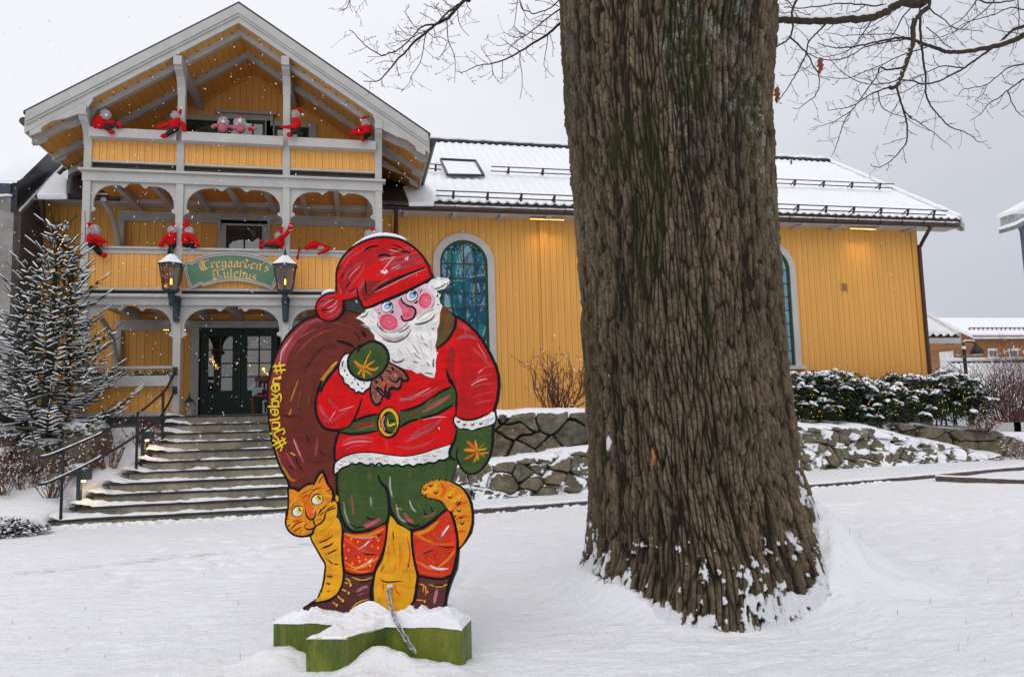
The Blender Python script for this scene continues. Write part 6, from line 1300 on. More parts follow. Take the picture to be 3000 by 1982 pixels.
for p, w_, c in bst: a.stroke(p, w_*1.0, c, G_)
a.done()
a = Art('face')
a.fill([(720, 215), (1100, 60), (1400, -90), (1530, -150), (1560, -60), (1640, 30), (1650, 130), (1570, 240), (1440, 290), (1360, 380), (1270, 430), (1180, 470), (1090, 540), (990, 580), (880, 560), (820, 500), (780, 400), (770, 300)], SKIN, G_, 3)
a.stroke([(1480, -120), (1540, -60), (1600, 10)], 6, mix3(SKIN, WHT, .5), G_); a.stroke([(900, 330), (850, 260), (800, 230)], 8, mix3(SKIN, WHT, .3), G_)
a.disc(948, 440, 146, 122, CHK, G_, .5); a.disc(1505, 112, 98, 122, CHK, G_, .25)
for cx_, cy_, q in ((948, 440, 1), (1505, 112, .8)):
    a.stroke([(cx_-70*q, cy_+40*q), (cx_-30*q, cy_-60*q), (cx_+60*q, cy_-50*q), (cx_+80*q, cy_+30*q), (cx_+10*q, cy_+80*q), (cx_-40*q, cy_+30*q)], 4, mix3(CHK, PINKL, .5), G_); a.stroke([(cx_-30*q, cy_), (cx_, cy_-25*q), (cx_+35*q, cy_), (cx_, cy_+30*q)], 4, mix3(CHK, WHT, .25), G_); a.stroke([(cx_-110*q, cy_+10*q), (cx_-60*q, cy_-90*q), (cx_+40*q, cy_-105*q)], 4, mix3(CHK, RED, .5), G_)
# nose
a.fill([(1090, 110), (1140, 90), (1180, 180), (1280, 200), (1350, 250), (1370, 320), (1310, 390), (1200, 410), (1150, 380), (1160, 300), (1120, 200)], NOSE, G_); a.fill([(1160, 320), (1230, 290), (1290, 340), (1230, 370), (1170, 360)], CHK, G_); a.stroke([(1250, 220), (1300, 260), (1250, 300)], 6, CHK, G_); a.stroke([(1200, 290), (1230, 250)], 4, PINKL, G_)
a.stroke([(1370, 250), (1375, 310), (1350, 350)], 4, CHK, G_)
a.stroke([(1140, 80), (1170, 140), (1240, 190), (1320, 210), (1358, 260), (1350, 330), (1310, 390), (1200, 420), (1155, 390), (1142, 350)], 6, BLK, G_, (.8, .8))
for cx_, cy_ in ((926, 210), (1304, 42)):
    a.disc(cx_, cy_, 98, 88, BLK, G_, -.55); a.disc(cx_-2, cy_-1, 86, 74, WHT, G_, -.55); a.disc(cx_+14, cy_-14, 56, 50, BLU, G_, -.3); a.disc(cx_+4, cy_+2, 30, 26, mix3(BLU, WHT, .45), G_); a.disc(cx_+48, cy_-42, 26, 26, BLK, G_, n=12); a.disc(cx_+56, cy_-40, 6, 6, BLU, G_, n=6)
a.stroke([(980, 295), (1010, 290), (1020, 260)], 6, BLK, G_); a.stroke([(1340, 150), (1375, 140), (1385, 110)], 6, BLK, G_); a.stroke([(785, 260), (800, 250)], 3, BLK, G_); a.stroke([(795, 295), (830, 315)], 4, BLK, G_); a.stroke([(1415, -40), (1425, -55)], 3, BLK, G_); a.stroke([(1440, -35), (1460, -50)], 4, BLK, G_); a.stroke([(1425, -20), (1440, -5)], 4, BLK, G_)
a.done()
# ---- cap
a = Art('cap')
a.fill([(705, 590), (715, 500), (718, 405), (750, 308), (803, 230), (870, 170), (966, 112), (1080, 75), (1180, 66), (1295, 78), (1390, 112), (1485, 178), (1552, 250), (1602, 330), (1632, 405), (1650, 448), (1350, 600), (1000, 752), (955, 700), (930, 640), (850, 670), (760, 680), (700, 650), (650, 660), (680, 610)], RED, A_, 2)
a.fill([(1020, 740), (980, 640), (1000, 560), (1300, 440), (1600, 340), (1640, 430), (1330, 590)], mix3(RED, DRED, .1), A_)
a.fill([(960, 600), (1000, 500), (1160, 480), (1350, 430), (1250, 500), (1080, 620), (1000, 700)], mix3(DRED, BRN, .5), A_)
a.fill([(760, 420), (860, 240), (1000, 160), (1200, 130), (1380, 180), (1480, 280), (1300, 330), (1050, 330), (900, 500), (800, 620), (730, 600)], mix3(RED, DRED, .6), A_)
for p, w_, c in [([(740, 340), (800, 250), (880, 190)], 6, ROSE), ([(760, 400), (850, 260), (960, 190), (1100, 140)], 6, mix3(ROSE, RED, .4)), ([(780, 500), (840, 380), (980, 300)], 8, mix3(ROSE, DRED, .4)), ([(830, 560), (900, 470), (960, 400), (990, 330)], 9, mix3(ROSE, RED, .5)), ([(860, 620), (960, 540), (980, 470)], 9, ROSE), ([(830, 470), (880, 400), (950, 340)], 3, PINKL), ([(1120, 280), (1200, 250), (1330, 180), (1480, 150)], 6, ROSE), ([(1150, 320), (1350, 250), (1530, 200)], 9, mix3(ROSE, RED, .3)), ([(1200, 340), (1400, 290), (1560, 230)], 10, mix3(ROSE, MAR, .3)), ([(1100, 440), (1250, 390), (1450, 330), (1590, 280)], 9, mix3(ROSE, DRED, .4)), ([(1300, 350), (1400, 340), (1580, 310)], 6, mix3(MAR, ROSE, .5)), ([(1140, 290), (1200, 270), (1300, 250)], 3, PINKL), ([(1160, 400), (1220, 320), (1280, 250)], 4, PINKL), ([(1150, 390), (1190, 410)], 7, WHT), ([(1185, 420), (1205, 380)], 6, WHT), ([(1210, 410), (1215, 385)], 5, mix3(WHT, ROSE, .3)), ([(1250, 370), (1340, 330)], 3, PINKL), ([(1300, 370), (1350, 350)], 3, PINKL), ([(1390, 290), (1395, 250)], 4, PINKL), ([(1410, 285), (1418, 245)], 4, WHT), ([(1230, 180), (1330, 200)], 3, PINKL),
    ([(980, 195), (1040, 155), (1130, 140)], 7, BLK), ([(1120, 250), (1170, 230), (1250, 240)], 8, BLK), ([(1260, 130), (1330, 150), (1390, 180)], 4, BLK), ([(1260, 170), (1320, 185)], 4, BLK), ([(1350, 200), (1400, 200), (1445, 215)], 6, BLK), ([(820, 600), (870, 580), (890, 560)], 4, BLK), ([(750, 470), (790, 400)], 6, mix3(BLK, DRED, .3)), ([(800, 560), (850, 500)], 5, BLK), ([(720, 400), (760, 330)], 5, mix3(DRED, BLK, .4)), ([(995, 480), (1000, 560), (1012, 630)], 6, BLK), ([(1070, 605), (1160, 540), (1280, 480), (1400, 430), (1520, 385), (1590, 355)], 9, BLK), ([(1080, 600), (1200, 550), (1400, 450), (1600, 365)], 2.5, PINKL), ([(1060, 590), (1130, 520), (1250, 460)], 4, ROSE), ([(760, 680), (850, 670), (910, 640)], 4, BLK), ([(800, 640), (830, 580)], 4, ROSE), ([(740, 560), (760, 620)], 6, FLM), ([(730, 520), (750, 600)], 4, ROSE), ([(1500, 420), (1503, 450)], 2, PINKL), ([(1400, 500), (1560, 420)], 6, RED)]: a.stroke(p, w_, c, A_)
a.stroke([(915, 560), (925, 640), (955, 700), (995, 755), (1150, 695), (1350, 610), (1500, 540), (1665, 455)], 7, BLK, A_, (.7, 1)); a.stroke([(708, 590), (709, 500), (712, 402), (743, 304), (797, 224), (866, 162), (964, 104), (1080, 67), (1180, 57), (1297, 69), (1395, 103), (1492, 170), (1560, 243), (1612, 326), (1640, 402), (1662, 450)], 7, BLK, A_, (1, 1))
a.stroke([(1500, 165), (1575, 245), (1625, 330), (1652, 420)], 3, mix3(DRED, BLK, .4), A_, (.3, .8)); a.done()
a = Art('cap_bobble')
a.disc(640, 755, 138, 130, BLK, A_, .2, 30); a.disc(640, 750, 126, 118, mix3(RED, DRED, .5), A_, .2, 30); a.fill([(700, 600), (760, 640), (775, 720), (740, 700), (690, 640)], RED, A_)
for p, w_, c in [([(560, 680), (620, 640), (700, 630)], 8, mix3(RED, ROSE, .3)), ([(540, 760), (580, 700), (680, 660)], 7, ROSE), ([(600, 820), (680, 780), (740, 700)], 8, ROSE), ([(620, 850), (700, 820), (760, 750)], 6, ROSE), ([(570, 740), (640, 690), (700, 650)], 3, PINKL), ([(620, 760), (680, 730), (720, 680)], 4, PINKL), ([(590, 800), (650, 790), (710, 740)], 3, PINKL), ([(530, 800), (590, 860), (680, 865)], 6, RED), ([(520, 740), (530, 690), (560, 650)], 5, RED), ([(560, 780), (620, 770)], 4, BLK), ([(560, 800), (650, 800)], 3, mix3(BLK, DRED, .4)), ([(640, 670), (700, 650)], 4, BLK), ([(550, 700), (600, 680)], 3, BLK)]: a.stroke(p, w_, c, A_)
a.stroke([(775, 690), (790, 760), (750, 830), (680, 880), (600, 880), (530, 840), (505, 760), (525, 690), (570, 640), (640, 610), (700, 605)], 6, BLK, A_, (1, .6)); a.done()
# ---- sleeve fur, mitten on the chest, sack neck
a = Art('sack_neck')
a.fill([(930, 1060), (1040, 1110), (1160, 1180), (1230, 1280), (1240, 1320), (1190, 1330), (1130, 1320), (1150, 1400), (1110, 1450), (1030, 1440), (980, 1460), (985, 1520), (960, 1600), (930, 1560), (870, 1540), (820, 1640), (780, 1690), (700, 1640), (670, 1560), (665, 1420), (680, 1330), (820, 1220)], TAN, G_, 1)
for p, w_, c in [([(700, 1400), (760, 1480), (750, 1600)], 9, mix3(TAN, BRN, .6)), ([(880, 1300), (900, 1380), (930, 1440)], 9, mix3(TAN, DRED, .5)), ([(1000, 1150), (1080, 1200), (1180, 1290)], 9, mix3(TAN, BRN, .5)), ([(1000, 1380), (1100, 1360), (1120, 1330)], 8, mix3(TAN, ROSE, .4)), ([(860, 1340), (900, 1420)], 7, FLM), ([(1040, 1230), (1070, 1270)], 4, PINKL), ([(780, 1560), (800, 1480)], 6, mix3(TAN, PINKL, .3)), ([(920, 1270), (990, 1300)], 9, mix3(TAN, BRN, .6))]: a.stroke(p, w_, c, G_)
for p, w_ in [([(950, 1050), (1060, 1110), (1170, 1180), (1230, 1260), (1245, 1320), (1180, 1330), (1120, 1290), (1070, 1350), (1000, 1330), (960, 1300)], 7), ([(1140, 1320), (1140, 1400), (1090, 1460), (1000, 1440), (960, 1480), (950, 1590), (900, 1560), (890, 1500)], 8), ([(910, 1560), (860, 1560), (800, 1500), (770, 1440), (820, 1460), (880, 1520), (930, 1560)], 6), ([(860, 1570), (830, 1650), (780, 1700), (720, 1670), (680, 1580), (672, 1450), (682, 1340)], 7), ([(905, 1180), (960, 1190), (990, 1240)], 5), ([(990, 1130), (1020, 1150), (1010, 1190)], 6), ([(815, 1265), (850, 1300), (855, 1350)], 6), ([(730, 1330), (780, 1355), (740, 1370)], 5), ([(910, 1390), (900, 1480), (940, 1540)], 7), ([(700, 1540), (720, 1500)], 4)]: a.stroke(p, w_, BLK, G_)
a.done()
a = Art('fur_cuff'); a.fill([(350, 925), (300, 930), (250, 990), (215, 1070), (200, 1150), (210, 1230), (265, 1290), (290, 1370), (340, 1390), (370, 1440), (430, 1460), (450, 1505), (520, 1500), (570, 1510), (610, 1460), (660, 1420), (680, 1340), (560, 1320), (440, 1260), (370, 1180), (345, 1080), (335, 980)], WHT, G_, 3)
for p in [[(240, 1120), (250, 1060), (265, 1030)], [(285, 1160), (280, 1200)], [(310, 1230), (325, 1260)], [(390, 1380), (400, 1350)], [(470, 1370), (500, 1410)], [(570, 1380), (585, 1360)], [(430, 1300), (440, 1320)], [(540, 1440), (560, 1460)]]: a.stroke(p, 5, mix3(GRY, BLK, .4), G_)
a.stroke([(350, 915), (290, 925), (235, 990), (200, 1070), (188, 1150), (205, 1240), (255, 1290), (275, 1370), (335, 1400), (365, 1450), (425, 1470), (445, 1520), (500, 1500), (560, 1530), (600, 1480), (660, 1440), (690, 1350)], 5, BLK, G_, (1, 1), 3); a.done()
a = Art('mitten')
a.fill([(680, 750), (790, 770), (880, 840), (930, 930), (930, 1040), (870, 1160), (780, 1250), (690, 1300), (570, 1310), (460, 1260), (380, 1180), (345, 1080), (355, 980), (420, 880), (520, 800)], GRN, G_, 3)
for p, w_, c in [([(570, 1110), (620, 1010), (680, 885)], 5, YEO), ([(560, 1100), (520, 1040), (500, 970)], 4, OLV), ([(590, 1120), (660, 1080), (735, 1030)], 5, mix3(ORG, YEO, .4)), ([(580, 1100), (640, 1060), (700, 1040)], 3, OLV), ([(430, 1030), (480, 1080), (560, 1120), (640, 1130)], 7, ORG), ([(450, 1100), (530, 1150), (600, 1180), (700, 1250)], 7, mix3(ORG, OLV, .6)), ([(600, 1120), (680, 1160), (750, 1160), (795, 1125)], 7, ORG), ([(540, 1160), (510, 1200), (485, 1235)], 6, YEO), ([(570, 1160), (570, 1230), (575, 1290)], 8, ORG), ([(560, 1200), (600, 1190), (690, 1240)], 5, mix3(YEO, OLV, .5)), ([(600, 1090), (650, 960), (675, 900)], 2.5, OLV)]: a.stroke(p, w_, c, G_)
a.stroke([(480, 890), (520, 820), (600, 770), (680, 735), (790, 750), (890, 820), (945, 930), (945, 1040), (880, 1170), (790, 1260), (690, 1315), (570, 1325), (450, 1275), (365, 1190), (330, 1080), (345, 970), (420, 870), (520, 790)], 8, BLK, G_, (.8, .8)); a.done()
# ---- hanging mitten and cuff
a = Art('fur_cuff'); a.fill([(1885, 405), (1960, 440), (2060, 440), (2160, 410), (2255, 355), (2280, 400), (2275, 460), (2220, 490), (2180, 500), (2100, 520), (2060, 540), (2000, 520), (1930, 520), (1890, 480), (1875, 440)], WHT, B_, 3)
a.stroke([(2180, 400), (2240, 370)], 6, PINKL, B_); a.stroke([(2170, 500), (2210, 460), (2270, 410)], 7, mix3(BLU, WHT, .5), B_); a.stroke([(2160, 460), (2230, 420)], 6, mix3(PINKL, WHT, .5), B_)
for x_, y_ in ((1980, 480), (2060, 480), (2140, 470), (1920, 450)): a.stroke([(x_-20, y_), (x_, y_+10), (x_+15, y_-8)], 5, mix3(GRY, BLK, .4), B_)
a.stroke([(1885, 395), (1868, 440), (1880, 490), (1930, 530), (1970, 525), (2010, 550), (2060, 545), (2110, 530), (2160, 535), (2210, 500), (2270, 490)], 5, BLK, B_, (1, 1), 3); a.stroke([(1895, 405), (1970, 435), (2060, 435), (2160, 400), (2265, 340)], 6, BLK, B_); a.done()
a = Art('mitten')
a.fill([(1900, 520), (2060, 550), (2245, 500), (2245, 620), (2240, 700), (2225, 785), (2180, 870), (2120, 935), (2055, 962), (1995, 955), (1950, 900), (1915, 830), (1870, 820), (1845, 770), (1860, 720), (1890, 650)], GRN, B_, 3)
for p, w_, c in [([(2000, 650), (2050, 690), (2090, 730)], 8, FLM), ([(2085, 640), (2095, 700), (2110, 740)], 7, ORG), ([(1975, 735), (2030, 735), (2090, 745)], 9, ORG), ([(2110, 740), (2200, 720)], 4, YEO), ([(2110, 755), (2180, 800)], 5, FLM), ([(2100, 750), (2100, 800), (2070, 855)], 6, ORG), ([(2080, 770), (2030, 800), (1980, 825)], 5, FLM), ([(2120, 730), (2170, 670)], 3, mix3(ORG, OLV, .5)), ([(2110, 720), (2140, 640)], 3, OLV), ([(2120, 790), (2110, 840)], 4, mix3(YEO, OLV, .4)), ([(2130, 770), (2220, 760)], 4, ORG)]: a.stroke(p, w_, c, B_)
a.stroke([(1900, 530), (1890, 620), (1850, 700), (1830, 770), (1860, 820), (1910, 830)], 8, BLK, B_); a.stroke([(1915, 710), (1900, 780), (1920, 860), (1960, 930), (2020, 970), (2100, 960), (2170, 900), (2225, 810), (2248, 700), (2255, 580), (2262, 510)], 6, BLK, B_, (.5, 1)); a.done()
# ---- lettering painted in yellow along the sack, reading upwards
a = Art('lettering')
Yc = YLW
LT = [
 [[(170, 240), (195, 365)], [(120, 265), (140, 370)], [(100, 290), (240, 270)], [(110, 340), (240, 325)]],                       # #
 [[(105, 425), (170, 425), (190, 420)], [(110, 430), (100, 455), (105, 480), (175, 490)], [(150, 425), (185, 400)]],               # n
 [[(125, 570), (120, 510)], [(80, 545), (90, 505), (120, 505), (160, 510), (165, 550), (120, 578), (85, 555)]],                    # e
 [[(85, 600), (140, 625), (175, 600), (190, 640), (180, 685)], [(80, 665), (150, 640)]],                                            # y
 [[(40, 745), (165, 745)], [(90, 740), (88, 690), (120, 680), (155, 690), (160, 740)]],                                             # b
 [[(120, 840), (118, 785)], [(75, 815), (72, 785), (105, 775), (145, 785), (155, 820), (125, 845), (90, 835)]],                     # e
 [[(60, 900), (110, 895), (165, 880), (165, 860)]],                                                                                 # l
 [[(90, 930), (150, 925), (170, 945), (160, 985), (100, 995)], [(95, 1000), (165, 1010)]],                                          # u
 [[(110, 1045), (190, 1010), (215, 1000), (230, 1040), (210, 1060)], [(65, 1050), (80, 1055)], [(110, 1045), (125, 1095)]],         # j
 [[(140, 1090), (200, 1220)], [(200, 1100), (240, 1170)], [(100, 1190), (240, 1110)], [(130, 1225), (250, 1150)], [(185, 1250), (205, 1200)], [(95, 1130), (140, 1150)]]]
for ch in LT:
    for s_ in ch: a.stroke(s_, 5.2, Yc, T_, (.8, .8))
a.stroke([(235, 275), (262, 230)], 4, RED, T_); a.done()
# snow riding on the upper edges
def edgesnow(pts, T, r, name='edge_snow'):
    uv = cr([pl(*T(*p)) for p in pts], 6); b = MB(); n_ = len(uv)
    P = [BO+bx*u+UZ*(v+r*.5)+bn*random.uniform(-.001, .002) for u, v in uv]; rr_ = [r*math.sin(math.pi*min(1, max(.06, (i+.5)/n_)))**.5*random.uniform(.85, 1.15) for i in range(n_)]
    b.tube(P, rr_, 8); b.build(name, m_snow, cut, True)
edgesnow([(862, 152), (962, 92), (1080, 52), (1180, 42), (1300, 56), (1395, 92)], A_, .014)
edgesnow([(555, 630), (590, 605), (640, 595), (690, 598)], A_, .013)
edgesnow([(1680, 456), (1740, 464), (1790, 468)], A_, .005)

# ================================================================== crossed green beams
base = thing('crossed_beam_base', 'mossy green crossed timber beams holding up the gnome cutout, buried in snow', 'cutout base', tuple(BO+bx*.5-UZ*.28))
gb = NT('mossy_green_paint'); q = gb; f = q.noise(7, 6, .75, (1, 1, .35)); f2 = q.noise(40, 4, .7, (1, 1, .15)); f3 = q.noise(3, 3)
c = q.ramp(f, [(.28, (.012, .032, .008)), (.45, (.085, .14, .014)), (.58, (.17, .18, .015)), (.72, (.05, .12, .022))]); c = q.mix(q.ramp(f2, [(.55, 0.), (.72, .6)]), c, (.26, .22, .08)); c = q.mix(q.ramp(f3, [(.5, 0.), (.65, .4)]), c, (.02, .035, .014)); q.col(c); q.rough(.5); q.bump(f2, .004, .6); m_gb = q.m
ZT = .285
by = -bn
def beam(u0, u1, w0, w1, name='beam'):
    # box in board coordinates: u along the board, w = towards the viewer
    b = MB(); P = [BO+bx*u+bn*w for u, w in ((u0, w0), (u1, w0), (u1, w1), (u0, w1))]; vs = [(p[0], p[1], -.05) for p in P]+[(p[0], p[1], ZT) for p in P]
    b.add(vs, [(3, 2, 1, 0), (4, 5, 6, 7), (0, 1, 5, 4), (1, 2, 6, 5), (2, 3, 7, 6), (3, 0, 4, 7)]); return b.build(name, m_gb, base, bevel=.006)
UR = BLEN; WF = .085
pE = [atP(px, 1866, (0, 0, ZT), np.array([0, 0, 1.])) for px in (895, 1020)]
fu = [float(np.dot(p-BO, bx)) for p in pE]; fw = [float(np.dot(p-BO, bn)) for p in pE]
pJ = atP(1130, 1832, (0, 0, ZT), np.array([0, 0, 1.])); ju = float(np.dot(pJ-BO, bx))
beam(0, UR, -.11, WF)
# the cross beam runs slightly skewed: build from its true corners
fr = MB(); F0, F1 = pE; dirb = np.array(pJ)-np.array(F1); dirb[2] = 0; dirb /= np.linalg.norm(dirb); Lb = np.linalg.norm((np.array(pJ)-np.array(F1))[:2])
def crossb(s0, s1):
    b = MB(); Pq = [F0+dirb*s0, F1+dirb*s0, F1+dirb*s1, F0+dirb*s1]; vs = [(p[0], p[1], -.05) for p in Pq]+[(p[0], p[1], ZT-.0015) for p in Pq]
    b.add(vs, [(3, 2, 1, 0), (4, 5, 6, 7), (0, 1, 5, 4), (1, 2, 6, 5), (2, 3, 7, 6), (3, 0, 4, 7)]); return b.build('beam', m_gb, base, bevel=.006)
crossb(0, Lb+.12); crossb(Lb+.34, Lb+.50)
# snow piled on the beams and round the feet of the figure
def pile(name, quad, hfun, n=70, m=70, z0=ZT-.004, parent=base):
    Q_ = [np.array(q) for q in quad]; u, v = np.meshgrid(np.linspace(0, 1, n), np.linspace(0, 1, m))
    P = (Q_[0][None, None]*((1-u)*(1-v))[..., None]+Q_[1]*(u*(1-v))[..., None]+Q_[2]*(u*v)[..., None]+Q_[3]*((1-u)*v)[..., None])
    h = hfun(u, v, P[..., 0], P[..., 1]); P[..., 2] = z0+h; return grid(name, P, m_snow, parent=parent)
def bw(u, w): return BO+bx*u+bn*w
edge = lambda u, v: ss(0, .02, u)*ss(1, .98, u)*ss(-.02, .07, v)*ss(1, .9, v)
nz = lambda X, Y, s_: fbm(X*9, Y*9, 4, s_)
def hA(u, v, X, Y):
    U_ = u*UR
    core = .008+.032*np.exp(-((U_-.50)/.17)**2)*ss(1.0, .35, v)*1.2+.045*np.exp(-((U_-.22)/.14)**2)+.055*np.exp(-((U_-.80)/.15)**2)+.03*np.exp(-((U_-.95)/.08)**2)
    return (core*(1+.9*nz(X, Y, 3))+.014*nz(X*3, Y*3, 5))*edge(u, v)-.006*ss(.03, 0, v)
pile('snow', [bw(-.004, WF+.006), bw(UR+.004, WF+.006), bw(UR+.004, -.12), bw(-.004, -.12)], hA, 160, 70)
def hB(u, v, X, Y): return (.012+.045*v**2)*(1+.8*nz(X, Y, 7))*ss(0, .07, u)*ss(1, .93, u)*ss(0, .06, v)-.003+.006*nz(X*3, Y*3, 8)*edge(u, v)
pile('snow', [F0-dirb*.004, F1-dirb*.004, F1+dirb*(Lb+.02), F0+dirb*(Lb+.02)], hB, 70, 90)
def hC(u, v, X, Y): return (.03+.11*np.exp(-((u-.5)/.35)**2-((v-.4)/.4)**2))*(1+.5*nz(X, Y, 9))*ss(0, .3, u)*ss(1, .7, u)*ss(1, .7, v)
# heap against the figure in the middle, in front of the board, where the chain is bolted
p1 = [bw(.36, WF+.01), bw(.80, WF+.01), bw(.80, .02), bw(.36, .02)]
pile('snow', p1, lambda u, v, X, Y: (.02+.085*v*np.exp(-((u-.38)/.30)**2)+.02*nz(X, Y, 12))*ss(0, .12, u)*ss(1, .8, u)*ss(0, .1, v), 80, 40)
# ================================================================== chain
ch = thing('chain', 'galvanised steel chain hanging from the cutout down into the snow', 'chain', tuple(bw(.42, .1)))
m_galv = mat('galvanised_steel', (.42, .45, .47), .35, .25, 30, metal=.85)
pz = [(1180, 715), (1165, 760), (1180, 850), (1200, 930), (1225, 1010), (1270, 1100), (1320, 1180), (1370, 1260), (1400, 1300), (1450, 1350)]
W_ = [.035, .035, .055, .08, .115, .125, .14, .17, .20, .23]
cp = cr([atP(*C_(*p), BO+bn*w_, bn) for p, w_ in zip(pz, W_)], 12)
dl = np.r_[0, np.cumsum([np.linalg.norm(cp[i+1]-cp[i]) for i in range(len(cp)-1)])]; pitch = .031; nl = int(dl[-1]/pitch)
arr = np.array(cp)
for k_ in range(nl):
    s0 = (k_+.5)*pitch; p = Vector([np.interp(s0, dl, arr[:, i]) for i in range(3)]); p2 = Vector([np.interp(min(s0+.01, dl[-1]), dl, arr[:, i]) for i in range(3)]); d = (p2-p).normalized() if (p2-p).length > 1e-6 else Vector((0, 0, -1))
    s1 = d.cross(Vector(bn)).normalized(); s2 = d.cross(s1); sd = (s1*math.cos(.5+k_*1.57)+s2*math.sin(.5+k_*1.57)); ring = []
    for t_ in range(17):
        a_ = 2*math.pi*t_/16; x_ = math.cos(a_); y_ = math.sin(a_); ln = .0115; ring.append(p+d*(ln*(1 if x_ > 0 else -1)*min(1, abs(x_)*3)+x_*.0105)+sd*(y_*.0115))
    MB().tube(ring, .0036, 7, cap=False).build('link', m_galv, ch, True)
b = MB(); e_ = atP(*C_(1180, 718), BO+bn*.02, bn); b.ball(tuple(e_), .014, .014, .014); b.tube([e_-bn*.015, e_+bn*.02], .006, 8); b.build('eye_bolt', m_galv, ch, True)
b = MB(); b.ball((e_[0], e_[1], e_[2]+.008), .016, .016, .010); b.build('snow', m_snow, ch, True)

# ================================================================== wall lanterns
m_lan = mat('lantern_metal', (.030, .048, .060), .4, .3, 14, .001, 60, metal=.2)
n = NT('amber_glass'); n.t.nodes.remove(n.p); tr = n.n('ShaderNodeBsdfTransparent'); gl = n.n('ShaderNodeBsdfGlossy'); gl.inputs['Roughness'].default_value = .05; gl.inputs[0].default_value = (.5, .5, .5, 1)
tr.inputs[0].default_value = (.62, .50, .38, 1); ms = n.n('ShaderNodeMixShader'); ms.inputs[0].default_value = .12
n.l(tr.outputs[0], ms.inputs[1]); n.l(gl.outputs[0], ms.inputs[2]); n.l(ms.outputs[0], n.t.nodes['Material Output'].inputs[0]); m_amb = n.m
L_ = lambda x, y: (440+x/5.161, 720+y/5.161)
YL = 13.60
def lantern(cxp, eaves, top, bot, plate, label, side):
    ce = atY(*L_(cxp, eaves), YL); zE = ce[2]; X = float(ce[0]); zB = float(atY(*L_(cxp, bot), YL)[2]); R_ = float(atY(*L_(cxp+208, eaves), YL)[0])-X; zT = float(atY(*L_(cxp, top), YL)[2]); s = R_
    t_ = thing('wall_lantern', label, 'lantern', (X, YL, zB), 'black hexagonal lanterns on the porch posts')
    ph = math.pi/6
    rf = MB(); rf.lathe((X, YL, zE), [(s*1.0, -.012), (s*1.03, 0), (s*1.0, .012), (s*.55, .085), (s*.28, .16), (s*.22, .165)], 6, 0, ph); rf.lathe((X, YL, zE+.165), [(s*.22, 0), (s*.20, .015), (s*.10, .03), (s*.14, .05), (s*.08, .075), (s*.10, .095), (s*.03, .15), (.002, .23)], 8); rf.build('roof', m_lan, t_)
    sn = MB(); sn.lathe((X, YL, zE+.012), [(s*.99, .0), (s*.96, .016), (s*.56, .095), (s*.33, .155), (s*.30, .150)], 6, 0, ph); sn.lathe((X, YL, zE+.166), [(s*.29, -.004), (s*.26, .014), (s*.12, .022)], 8); sn.build('snow', m_snow, t_, False)
    rb = s*.60; rt = s*.90; fr = MB(); gp = MB()
    for k in range(6):
        a = ph+k*math.pi/3; a2 = a+math.pi/3
        pt = (X+rt*math.cos(a), YL+rt*math.sin(a), zE-.01); pb = (X+rb*math.cos(a), YL+rb*math.sin(a), zB+.02); fr.bar(pt, pb, .014, .014, (math.cos(a), math.sin(a), 0))
        q1 = (X+rt*.98*math.cos(a2), YL+rt*.98*math.sin(a2), zE-.01); q2 = (X+rb*.98*math.cos(a2), YL+rb*.98*math.sin(a2), zB+.02)
        gp.add([(X+rt*.98*math.cos(a), YL+rt*.98*math.sin(a), zE-.01), q1, q2, (X+rb*.98*math.cos(a), YL+rb*.98*math.sin(a), zB+.02)], [(0, 1, 2, 3)])
    fr.lathe((X, YL, zB), [(rb*.9, 0), (rb*1.04, .004), (rb*1.04, .03), (rb*.9, .032)], 6, 0, ph); fr.build('frame', m_lan, t_); gp.build('glass', m_amb, t_)
    st_ = MB(); st_.lathe((X, YL, zB-.33), [(.003, 0), (.014, .07), (.010, .085), (.028, .10), (.036, .13), (.03, .16), (.045, .22), (.05, .25), (.05, .27), (s*.5, .315), (s*.52, .33)], 10); st_.build('stem', m_lan, t_)
    pz0 = float(atY(*L_(cxp, plate[1]), YP-PW/2)[2]); pz1 = float(atY(*L_(cxp, plate[2]), YP-PW/2)[2]); pxc = float(atY(*L_(plate[0], 900), YP-PW/2)[0]); y_ = YP-PW/2-.075
    pb_ = MB(); pb_.prism([(-.052, 0), (-.03, -.025), (.03, -.025), (.052, 0), (.072, pz1-pz0-.04), (.05, pz1-pz0), (-.05, pz1-pz0), (-.072, pz1-pz0-.04)], (pxc, y_, pz0), (1, 0, 0), (0, 0, 1), (0, .062, 0))
    pb_.prism([(-.03, .03), (.03, .03), (.045, pz1-pz0-.05), (-.045, pz1-pz0-.05)], (pxc, y_-.02, pz0), (1, 0, 0), (0, 0, 1), (0, .019, 0)); pb_.build('bracket_plate', m_lan, t_, bevel=.008)
    arm = MB(); arm.tube(cr([(pxc, y_-.01, pz1-.10), (pxc, y_-.09, pz1-.05), ((pxc+X)/2, YL+.12, pz1-.015), (X, YL, zB-.14)], 6), [.02]*18+[.026], 8); arm.ball((pxc-.005, y_-.03, pz1-.06), .05, .03, .05); arm.build('arm', m_lan, t_, True)
    bu = MB(); bz = float(atY(*L_(cxp, bot-155), YL)[2]); bu.tube([(X, YL, bz-.055), (X, YL, bz+.045)], [.017, .013], 8); bu.build('flame_bulb', emis('lantern_flame', (1, .50, .03), 9.), t_, True)
    ca = MB(); ca.tube([(X, YL, zB+.02), (X, YL, bz-.056)], .016, 8); ca.build('candle_sleeve', m_iron, t_)
    p_ = bpy.data.lights.new('lantern_glow', 'POINT'); p_.energy = .8; p_.color = (1, .55, .2); p_.shadow_soft_size = .02; po = bpy.data.objects.new('lantern_glow', p_); COL.objects.link(po); po.location = (X, YL-.03, bz); setp(po, t_); po.location = (X, YL-.03, bz)
